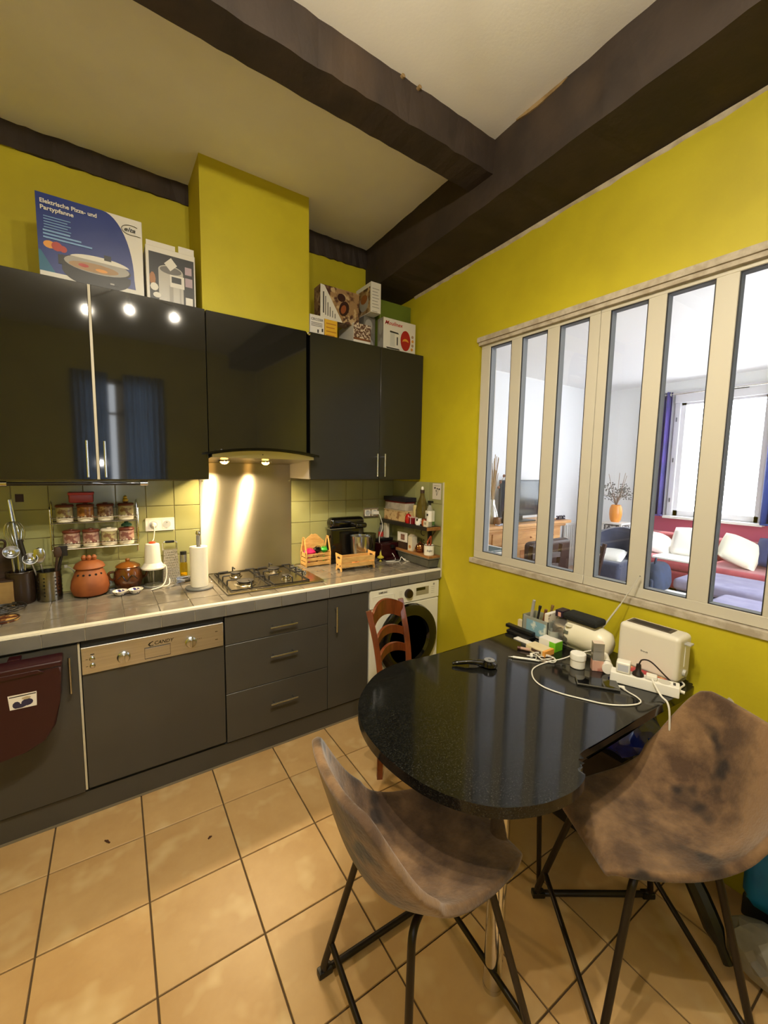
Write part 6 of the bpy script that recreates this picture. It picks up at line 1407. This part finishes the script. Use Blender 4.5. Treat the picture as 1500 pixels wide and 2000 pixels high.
# toaster
TO = M('toaster_cream', (222, 216, 200), .35, coat=.2)
tx0, tx1, ty0, ty1 = -.165, -.048, -2.140, -1.912
o = thing('toaster', 'cream long slot toaster against the yellow wall', 'toaster', ((tx0 + tx1) / 2, (ty0 + ty1) / 2, Z))
obj('base', bx(tx0 + .006, tx1 - .006, ty0 + .006, ty1 - .006, Z, Z + .012, bev=.002), M('grey_base', (120, 118, 112), .5), o)
obj('body', bx(tx0, tx1, ty0, ty1, Z + .010, Z + .192, bev=.018, seg=4), TO, o, smooth=60)
s = obj('slot_plate', bx(tx0 + .030, tx1 - .025, ty0 + .045, ty1 - .018, Z + .1915, Z + .1935, bev=.001), M('slot_grey', (92, 82, 70), .4, .5), o)
obj('slot', bx(tx0 + .042, tx1 - .037, ty0 + .058, ty1 - .030, Z + .193, Z + .1942), M('slot_dark', (44, 38, 32), .6), s)
obj('lever', bx(tx0 + .040, tx1 - .045, ty0 - .022, ty0 + .004, Z + .160, Z + .168, bev=.003), M('lever_grey', (170, 168, 160), .35), o)
obj('lever_slot', bx(tx0 + .052, tx0 + .060, ty0 - .0012, ty0 + .002, Z + .07, Z + .155), M('slot_white', (236, 234, 228), .4), o)
obj('dial', lathe([(.014, 0), (.013, .010), (0, .012)], (tx0 + .056, ty0, Z + .045), 16, axis='y'), MATS['lever_grey'], o)
text('lettering', 'Brandt', o, (tx0 - .0002, -2.005, Z + .095), (0, -1, 0), (0, 0, 1), .007, M('grey_ink', (110, 106, 100), .6), width=.027, label='small grey brand lettering')
# radio
RC = M('radio_cream', (226, 220, 196), .35)
o = thing('radio', 'cream rounded portable radio with raised antenna', 'radio', (-.165, -1.75, Z))
rx, ry, rz_ = -.150, -1.750, .0
bm = lathe([(.0, -.135), (.030, -.134), (.052, -.120), (.062, -.085), (.065, -.03), (.065, .03), (.062, .085), (.052, .120), (.030, .134), (0, .135)], (0, 0, 0), 28, axis='y', sy=1.0)
for v in bm.verts: v.co = Vector((rx + v.co.x * .95, ry + v.co.y, Z + .066 + v.co.z * (1.0 if v.co.z > 0 else 1.0)))
obj('body', bm, RC, o, smooth=60)
obj('silver_end', lathe([(.030, -.1345), (.0525, -.1205), (.0625, -.0855), (.0668, -.058), (.0655, -.056)], (rx, ry, Z + .066), 28, axis='y'), M('dull_silver', (160, 156, 148), .3, .8), o)
obj('deck', bx(rx - .035, rx + .035, ry - .075, ry + .065, Z + .118, Z + .132, bev=.006), MATS['dull_silver'], o)
obj('speaker_ring', lathe([(.032, 0), (.036, .003), (.032, .005)], (rx - .060, ry + .07, Z + .06), 20, axis='x'), MATS['dull_silver'], o)
obj('button', lathe([(.016, 0), (.015, .006), (0, .007)], (rx - .048, ry + .04, Z + .110), 14), RC, o); obj('display', bx(rx - .0652, rx - .060, ry + .035, ry + .055, Z + .075, Z + .088), M('radio_display', (90, 96, 84), .2), o)
obj('foot', bx(rx - .03, rx + .03, ry - .09, ry + .09, Z, Z + .012, bev=.003), RC, o)
an = obj('antenna', tube([(-.125, -1.822, Z + .118), (-.070, -1.868, Z + .235)], .0040, 8), M('antenna_silver', (206, 202, 190), .3, .35), o)
obj('antenna_tip', tube([(-.070, -1.868, Z + .235), (-.015, -1.913, Z + .365)], .0026, 8), MATS['antenna_silver'], an); obj('tip_cap', lathe([(0, -.004), (.004, 0), (0, .004)], (-.014, -1.914, Z + .366), 8), STEELP, an)
o = thing('pouch', 'black padded case lying on top of the radio', 'case', (rx, -1.755, Z + .133))
obj('case', bx(rx - .044, rx + .044, -1.835, -1.668, Z + .1325, Z + .164, bev=.013, seg=3), M('black_fabric', (20, 22, 20), .9, bump=.3, bs=60), o, smooth=60); obj('zip', tube([(rx - .0445, -1.825, Z + .149), (rx - .0445, -1.68, Z + .149)], .0015, 6), BLACK, o)
o = thing('small_box', 'small dark violet box beside the black padded case', 'box', (rx, -1.64, Z + .13))
obj('box', bx(rx - .030, rx + .030, -1.664, -1.625, Z + .128, Z + .160, bev=.002), M('dark_violet', (36, 22, 44), .4), o); obj('picture', bx(rx - .0306, rx - .0298, -1.655, -1.640, Z + .132, Z + .152), M('pink_print', (206, 150, 130), .5), o, smooth=0); obj('prop', bx(rx - .012, rx + .012, -1.655, -1.63, Z + .01, Z + .129, bev=.002), MATS['dull_silver'], o)
# organiser box with pens
o = thing('organiser', 'clear plastic organiser box crammed with pens and scissors', 'organiser', (-.17, -1.53, Z))
PLB = M('clear_organiser_plastic', (196, 200, 190), .15, trans=.55)
bm = bmesh.new()
for q in ((-.225, -.222, -1.62, -1.475, Z, Z + .10), (-.123, -.120, -1.62, -1.475, Z, Z + .10), (-.225, -.120, -1.478, -1.475, Z, Z + .10), (-.225, -.120, -1.62, -1.617, Z, Z + .10), (-.225, -.120, -1.62, -1.475, Z, Z + .004)): bx(*q, bm=bm)
obj('box', bm, PLB, o, smooth=0); obj('label', bx(-.2262, -.2250, -1.61, -1.50, Z + .015, Z + .085), M('pale_teal_label', (120, 160, 178), .5, rgb2=(206, 214, 206), ns=20, lo=.5, hi=.6), o, smooth=0); obj('green_side', bx(-.224, -.122, -1.4748, -1.4735, Z, Z + .09), M('green_side', (70, 120, 70), .4), o, smooth=0)
rn = random.Random(21)
for k, (lab, c, nm) in enumerate((('grey marker pen rising highest from the organiser', (160, 158, 152), 'pen'), ('black pen leaning in the organiser', (30, 30, 32), 'pen'), ('brown pencil at the front of organiser', (110, 66, 44), 'pencil'), ('bronze scissors handle sticking out of organiser', (120, 92, 56), 'scissors'), ('dark maroon pen at the back of organiser', (70, 30, 34), 'pen'))):
    x, y = -.20 + .015 * k, -1.50 - .022 * k; L_ = (.165, .135, .125, .145, .120)[k]
    o = thing(nm, lab, nm, (x, y, Z + .005)); tip = (x + rn.uniform(-.01, .02), y - rn.uniform(.0, .03), Z + L_)
    mm = M('pen_%s' % lab.split()[0], c, .4); obj('barrel', tube([(x, y, Z + .005), tip], .006 if k else .008, 8), mm, o); obj('cap', tube([tip, (tip[0] * 2 - x + (x - tip[0]) * .85, tip[1] + (tip[1] - y) * .15, tip[2] + .016)], .0075, 8), mm, o)
o = thing('card_stack', 'white printed card box at the right end of organiser', 'box', (-.17, -1.60, Z)); obj('box', bx(-.215, -.135, -1.613, -1.592, Z + .005, Z + .135, bev=.001), M('card_white_tan', (214, 204, 184), .6, rgb2=(120, 100, 84), ns=24, lo=.6, hi=.63), o); obj('flap', bx(-.214, -.136, -1.612, -1.593, Z + .135, Z + .1365), CARD, o)
o = thing('paper_clip_tub', 'clear tub of small odds before the radio end', 'tub', (-.235, -1.645, Z)); obj('tub', lathe([(.020, Z), (.024, Z + .004), (.026, Z + .07), (.0245, Z + .07), (.022, Z + .006), (0, Z + .006)], (-.215, -1.645, 0), 16), PLB, o)
bm = bmesh.new(); 
for k in range(14): lathe([(0, -.006), (.006, 0), (0, .006)], (-.215 + rn.uniform(-.013, .013), -1.645 + rn.uniform(-.013, .013), Z + .012 + .055 * k / 14), 6, bm=bm)
obj('contents', bm, M('odds', (176, 150, 120), .6, rgb2=(60, 50, 44), ns=60), o, kind='stuff')
o = thing('wallet', 'flat black wallet leaning at the organiser front', 'wallet', (-.25, -1.50, Z)); obj('cover', bx(-.285, -.235, -1.565, -1.425, Z, Z + .016, bev=.004), BLACK, o); obj('flap', bx(-.262, -.232, -1.56, -1.40, Z + .016, Z + .034, bev=.004), BLACK, o)
o = thing('envelope', 'white folded slip under the flat black wallet', 'paper', (-.29, -1.53, Z)); obj('sheet', bx(-.320, -.287, -1.60, -1.50, Z, Z + .004), CARD, o, smooth=0); obj('fold', bx(-.318, -.290, -1.598, -1.55, Z + .004, Z + .007), CARD, o, smooth=0)
o = thing('card_box', 'white box with green end before the radio', 'box', (-.27, -1.66, Z)); obj('box', bx(-.290, -.235, -1.705, -1.620, Z, Z + .045, bev=.001), CARD, o); obj('green_end', bx(-.2912, -.2345, -1.7062, -1.675, Z + .0005, Z + .043), M('lime_green', (110, 190, 30), .45), o, smooth=0)
o = thing('card_box', 'cream flat box with orange stripe before the green box', 'box', (-.34, -1.66, Z)); obj('box', bx(-.372, -.305, -1.71, -1.61, Z, Z + .024, bev=.001), M('cream_flat', (216, 200, 160), .5), o); obj('label', bx(-.3726, -.3718, -1.69, -1.64, Z + .006, Z + .019), M('brown_label', (84, 62, 50), .5), o, smooth=0); obj('stripe', bx(-.3728, -.304, -1.7103, -1.698, Z, Z + .0242), M('orange_label', (230, 160, 70), .5), o, smooth=0)
o = thing('lip_balm', 'small pinkish stick lying left of the cream box', 'lip balm', (-.39, -1.61, Z)); obj('tube', tube([(-.395, -1.60, Z + .007), (-.375, -1.635, Z + .007)], .007, 10), M('dusky_pink', (176, 140, 120), .5), o); obj('cap', tube([(-.402, -1.588, Z + .007), (-.395, -1.60, Z + .007)], .0074, 10), M('maroon_cap', (84, 40, 34), .4), o)
o = thing('earphones', 'white earphone cable coiled before the cream box', 'earphones', (-.40, -1.70, Z))
pts = [(-.43, -1.66, Z + .003)]
for k in range(30):
    a = k * .62; pts.append((-.385 + (.030 + .012 * math.sin(k * 1.7)) * math.cos(a) + .010 * math.sin(k * .9), -1.715 + (.040 + .015 * math.sin(k * 1.1)) * math.sin(a), Z + .0028 + .0004 * k))
obj('wire', tube(pts, .0018, 6, k=4), WHC, o); obj('earpiece', lathe([(0, -.008), (.007, -.003), (.007, .004), (0, .008)], (-.425, -1.68, Z + .008), 10), WHP, o); obj('earpiece', lathe([(0, -.008), (.007, -.003), (.007, .004), (0, .008)], (-.412, -1.67, Z + .008), 10), WHP, o)
o = thing('pen', 'white and silver ballpoint pen lying on the granite', 'pen', (-.46, -1.68, Z)); obj('barrel', tube([(-.497, -1.638, Z + .005), (-.428, -1.722, Z + .005)], .0048, 10), M('pen_white', (222, 220, 212), .35), o); obj('tip', tube([(-.509, -1.624, Z + .005), (-.497, -1.638, Z + .005)], [.0012, .0042], 10), STEELP, o); obj('clip', tube([(-.440, -1.713, Z + .0105), (-.425, -1.731, Z + .0105)], .0013, 6), STEELP, o)
# computer mouse like hand massager
o = thing('peeler', 'black shiny spoon shaped gadget lying alone on the granite', 'gadget', (-.70, -1.60, Z))
obj('head', lathe([(0, 0), (.026, .002), (.034, .010), (.031, .022), (.018, .031), (0, .034)], (-.650, -1.640, Z), 24), BLACKG, o); obj('handle', tube([(-.668, -1.625, Z + .014), (-.71, -1.592, Z + .018), (-.745, -1.565, Z + .014), (-.772, -1.548, Z + .009)], [.015, .011, .009, .009, .006], 12, k=4), BLACKG, o); obj('ring', lathe([(.020, .0295), (.022, .032), (.020, .033)], (-.650, -1.640, Z), 18), M('grey_ring', (120, 120, 118), .3), o)
# jar, box, roller, strip, phone
X, Y = -.330, -1.838
o = thing('cream_jar', 'white round cream jar with screw lid before the radio', 'jar', (X, Y, Z))
obj('body', lathe([(.026, Z), (.029, Z + .003), (.029, Z + .034), (.026, Z + .036), (0, Z + .036)], (X, Y, 0), 26), WHP, o); obj('lid', lathe([(.031, Z + .036), (.0315, Z + .040), (.0315, Z + .058), (.029, Z + .061), (0, Z + .061)], (X, Y, 0), 26), M('lid_white', (236, 233, 224), .35), o)
o = thing('perfume_box', 'tall silver and pink box standing beside the cream jar', 'box', (-.285, -1.895, Z), math.radians(-48))
obj('lower', bx(-.021, .021, -.016, .016, Z - Z, .045, bev=.001, seg=1), M('pinkish_pearl', (206, 160, 140), .25, rgb2=(150, 60, 50), ns=16, lo=.55, hi=.7), o, world=False); obj('upper', bx(-.021, .021, -.016, .016, .045, .118, bev=.001, seg=1), M('silver_card', (170, 162, 146), .25, .6), o, world=False); obj('lettering_band', bx(-.014, .014, -.0166, -.0159, .084, .087), MATS['grey_ink'], o, world=False, smooth=0); obj('top', bx(-.0205, .0205, -.0155, .0155, .118, .1195), M('pearl_top', (220, 200, 180), .4), o, world=False)
o = thing('deodorant_stick', 'white roll tube lying in front of the toaster', 'tube', (-.22, -1.90, Z))
a, b_ = Vector((-.262, -1.925, Z + .022)), Vector((-.175, -1.862, Z + .022))
obj('tube', tube([a, b_], .021, 20), WHP, o, smooth=50); obj('cap', tube([a + (a - b_).normalized() * .028, a], .0217, 20), MATS['lid_white'], o, smooth=50); obj('band', tube([a + (b_ - a) * .03, a + (b_ - a) * .07], .0213, 20), MATS['grey_ink'], o, smooth=50)
o = thing('power_strip', 'white power strip with plugs before the toaster', 'power strip', (-.27, -2.07, Z))
PB0, PB1 = Vector((-.298, -1.992, 0)), Vector((-.235, -2.150, 0)); ax = (PB1 - PB0).normalized(); pn = Vector((-ax.y, ax.x, 0))
Lp = (PB1 - PB0).length
def strip_local(bm):
    bm.transform(Matrix(((ax.x, pn.x, 0, PB0.x), (ax.y, pn.y, 0, PB0.y), (0, 0, 1, Z), (0, 0, 0, 1)))); return bm
obj('body', strip_local(bx(-.03, Lp + .025, -.027, .027, 0, .040, bev=.004)), MATS['lid_white'], o)
for k in range(4):
    obj('outlet', strip_local(lathe([(.020, .0402), (.0205, .0412), (.018, .0412)], (.012 + k * .045, 0, 0), 18)), M('outlet_grey', (200, 196, 184), .5), o)
obj('switch', strip_local(bx(Lp + .004, Lp + .012, -.010, .010, .040, .043, bev=.001)), M('switch_dark', (60, 58, 56), .5), o)
o = thing('charger', 'white cube charger plugged into the power strip', 'charger', tuple(PB0 + ax * .012) [:2] + (Z + .0412,)); obj('cube', strip_local(bx(-.012, .036, -.022, .022, .0413, .084, bev=.005, seg=3)), WHP, o, smooth=60); obj('label', strip_local(bx(-.006, .030, -.0226, -.0218, .050, .076)), M('cool_grey_label', (190, 192, 200), .5), o, smooth=0)
o = thing('plug', 'black round plug with looping cable in the power strip', 'plug', tuple(PB0 + ax * .057)[:2] + (Z + .0412,))
obj('plug', strip_local(lathe([(.020, .0413), (.019, .050), (.010, .060), (.008, .085), (0, .086)], (.062, 0, 0), 16)), M('brown_black', (34, 20, 18), .4), o)
pp = PB0 + ax * .062
obj('cable', tube([(pp.x, pp.y, Z + .084), (pp.x + .008, pp.y - .008, Z + .104), (pp.x + .03, pp.y - .03, Z + .098), (pp.x + .055, pp.y - .07, Z + .055), (pp.x + .085, pp.y - .10, Z + .015), (pp.x + .11, pp.y - .10, Z + .004), (pp.x + .135, pp.y - .09, Z + .0035)], .0028, 7, k=6), MATS['brown_black'], o)
o = thing('plug', 'white flat plug with cable running off the table edge', 'plug', tuple(PB0 + ax * .105)[:2] + (Z + .0412,))
obj('plug', strip_local(bx(.088, .124, -.016, .016, .0413, .056, bev=.004)), WHP, o); pq = PB0 + ax * .11
obj('cable', tube([(pq.x - .012, pq.y, Z + .050), (pq.x - .03, pq.y - .02, Z + .035), (-.305, -2.145, Z + .012), (-.318, -2.172, Z + .001), (-.325, -2.185, Z - .05), (-.32, -2.19, Z - .20)], .0034, 7, k=6), WHC, o)
o = thing('cable', 'white cable leaving the power strip towards the right', 'cable', (-.2, -2.16, Z)); obj('wire', tube([(PB1.x + ax.x * .026, PB1.y + ax.y * .026, Z + .02), (-.210, -2.172, Z + .010), (-.17, -2.155, Z + .006), (-.12, -2.15, Z + .0035), (-.09, -2.12, Z + .0035)], .0034, 7, k=6), WHC, o); obj('sleeve', tube([(PB1.x + ax.x * .024, PB1.y + ax.y * .024, Z + .02), (PB1.x + ax.x * .04, PB1.y + ax.y * .04, Z + .018)], .006, 8), WHC, o)
RB = M('red_packet', (166, 30, 44), .35, rgb2=(206, 150, 90), ns=18, lo=.56, hi=.62)
o = thing('snack_packet', 'red flat packet tucked between toaster and power strip', 'packet', (-.2, -2.02, Z)); obj('packet', bx(-.235, -.172, -2.115, -1.945, Z, Z + .026, bev=.008, seg=2), RB, o); obj('seal', bx(-.233, -.174, -2.121, -2.113, Z + .010, Z + .014), RB, o)
o = thing('pen', 'dark blue pen beside the white roll tube', 'pen', (-.28, -1.965, Z)); obj('barrel', tube([(-.318, -1.965, Z + .005), (-.275, -2.0, Z + .005)], .005, 10), M('navy_pen', (24, 26, 60), .3), o); obj('cap', tube([(-.275, -1.955, Z + .005), (-.318, -1.965, Z + .005)], .0052, 10), MATS['navy_pen'], o)
# phone
o = thing('smartphone', 'black smartphone lying face up charging on the granite', 'smartphone', (-.40, -1.96, Z), math.radians(-52))
obj('body', bx(-.075, .075, -.036, .036, .0, .009, bev=.003, seg=3), M('phone_edge', (120, 118, 112), .25, .8), o, world=False); obj('screen', bx(-.071, .071, -.033, .033, .0088, .0096), BLACKG, o, world=False, smooth=0)
obj('connector', bx(.074, .096, -.006, .006, .0015, .0075, bev=.002), WHC, o, world=False)
o = thing('charging_cable', 'long white cable looping across the granite to the phone', 'cable', (-.5, -1.9, Z))
def z3(l): return [(x, y, Z + .0026) for x, y in l]
obj('wire', tube([(-.115, -1.83, Z + .030), (-.15, -1.84, Z + .040), (-.21, -1.845, Z + .050), (-.275, -1.80, Z + .030), (-.33, -1.775, Z + .012)] + z3([(-.42, -1.745), (-.51, -1.752), (-.575, -1.80), (-.600, -1.86), (-.585, -1.93), (-.555, -1.99), (-.52, -2.05), (-.475, -2.09), (-.425, -2.115), (-.390, -2.115), (-.370, -2.09), (-.362, -2.06), (-.352, -2.035)]), .0026, 8, k=7), WHC, o); obj('strain_relief', tube([(-.356, -2.045, Z + .0028), (-.350, -2.030, Z + .0038)], .004, 8), WHC, o)
o = thing('white_board', 'pale board standing between table corner and yellow wall', 'board', (-.03, -1.40, .5)); obj('board', bx(-.032, -.012, -1.425, -1.30, .20, .755, bev=.002), M('pale_board', (206, 196, 170), .6), o); obj('foot', bx(-.036, -.008, -1.425, -1.20, 0, .2, bev=.002), MATS['pale_board'], o)
o = thing('cable', 'thin black cable hanging across the yellow wall at right', 'cable', (-.006, -2.45, .62)); obj('wire', tube([(-.006, -2.27, .600), (-.006, -2.328, .657), (-.006, -2.373, .700), (-.006, -2.55, .76), (-.006, -2.75, .72), (-.006, -2.9, .60), (-.006, -2.95, .1), (-.006, -2.95, 0.004)], .0030, 7, k=5), BLACK, o); obj('clip', bx(-.010, -.0005, -2.56, -2.545, .752, .768, bev=.001), BLACK, o)
# waste bin on the left base cabinet door
o = thing('waste_bin', 'dark maroon hanging waste bin on the left cabinet door', 'bin', (-2.24, -.65, .44))
MB_ = M('maroon_bin', (46, 10, 18), .35)
prf = [(-2.42, .440), (-2.34, .442), (-2.25, .450), (-2.19, .482), (-2.155, .54), (-2.138, .63), (-2.130, .74), (-2.128, .785), (-2.42, .785)]
obj('body', prism(prf, -.715, -.632, axis='y', bev=.010, seg=3), MB_, o, smooth=60); obj('lid', bx(-2.425, -2.124, -.722, -.628, .780, .806, bev=.008, seg=3), MB_, o, smooth=60); obj('lid_ridge', prism([(-2.42, .785), (-2.20, .785), (-2.18, .770), (-2.42, .762)], -.7225, -.714, axis='y', bev=.003), MB_, o)
obj('hook', bx(-2.30, -2.26, -.640, -.596, .800, .8125, bev=.002), MB_, o)
decal('sticker', o, (-2.290, -.7153, .640), (1, 0, 0), (0, 0, 1), [(0, [(0, .002), (.080, .0), (.082, .058), (-.004, .060)]), (1, rect(.0, .050, .080, .054)), (2, ell(.020, .018, .012, .014, 10)), (2, ell(.052, .022, .018, .014, 12)), (2, ell(.030, .012, .02, .008, 10)), (3, ell(.050, .040, .014, .006, 10))], [CARD, BGR, M('sticker_navy', (40, 38, 70), .5), M('sticker_tan', (176, 160, 130), .5)], th=.0004)
# crumbs on the floor
CR = M('crumb_brown', (66, 34, 18), .8)
for (x, y, l, a, lab) in ((-2.006, -.793, .028, 2.2, 'thin dark crumb on a tile near the plinth'), (-1.641, -1.007, .016, .4, 'round dark crumb in the middle of a tile')):
    o = tag(obj('crumb', tube([(x - l / 2 * math.cos(a), y - l / 2 * math.sin(a), .003), (x, y, .006), (x + l / 2 * math.cos(a), y + l / 2 * math.sin(a), .003)], [.003, .005, .003], 7, k=2), CR), lab, 'crumb')
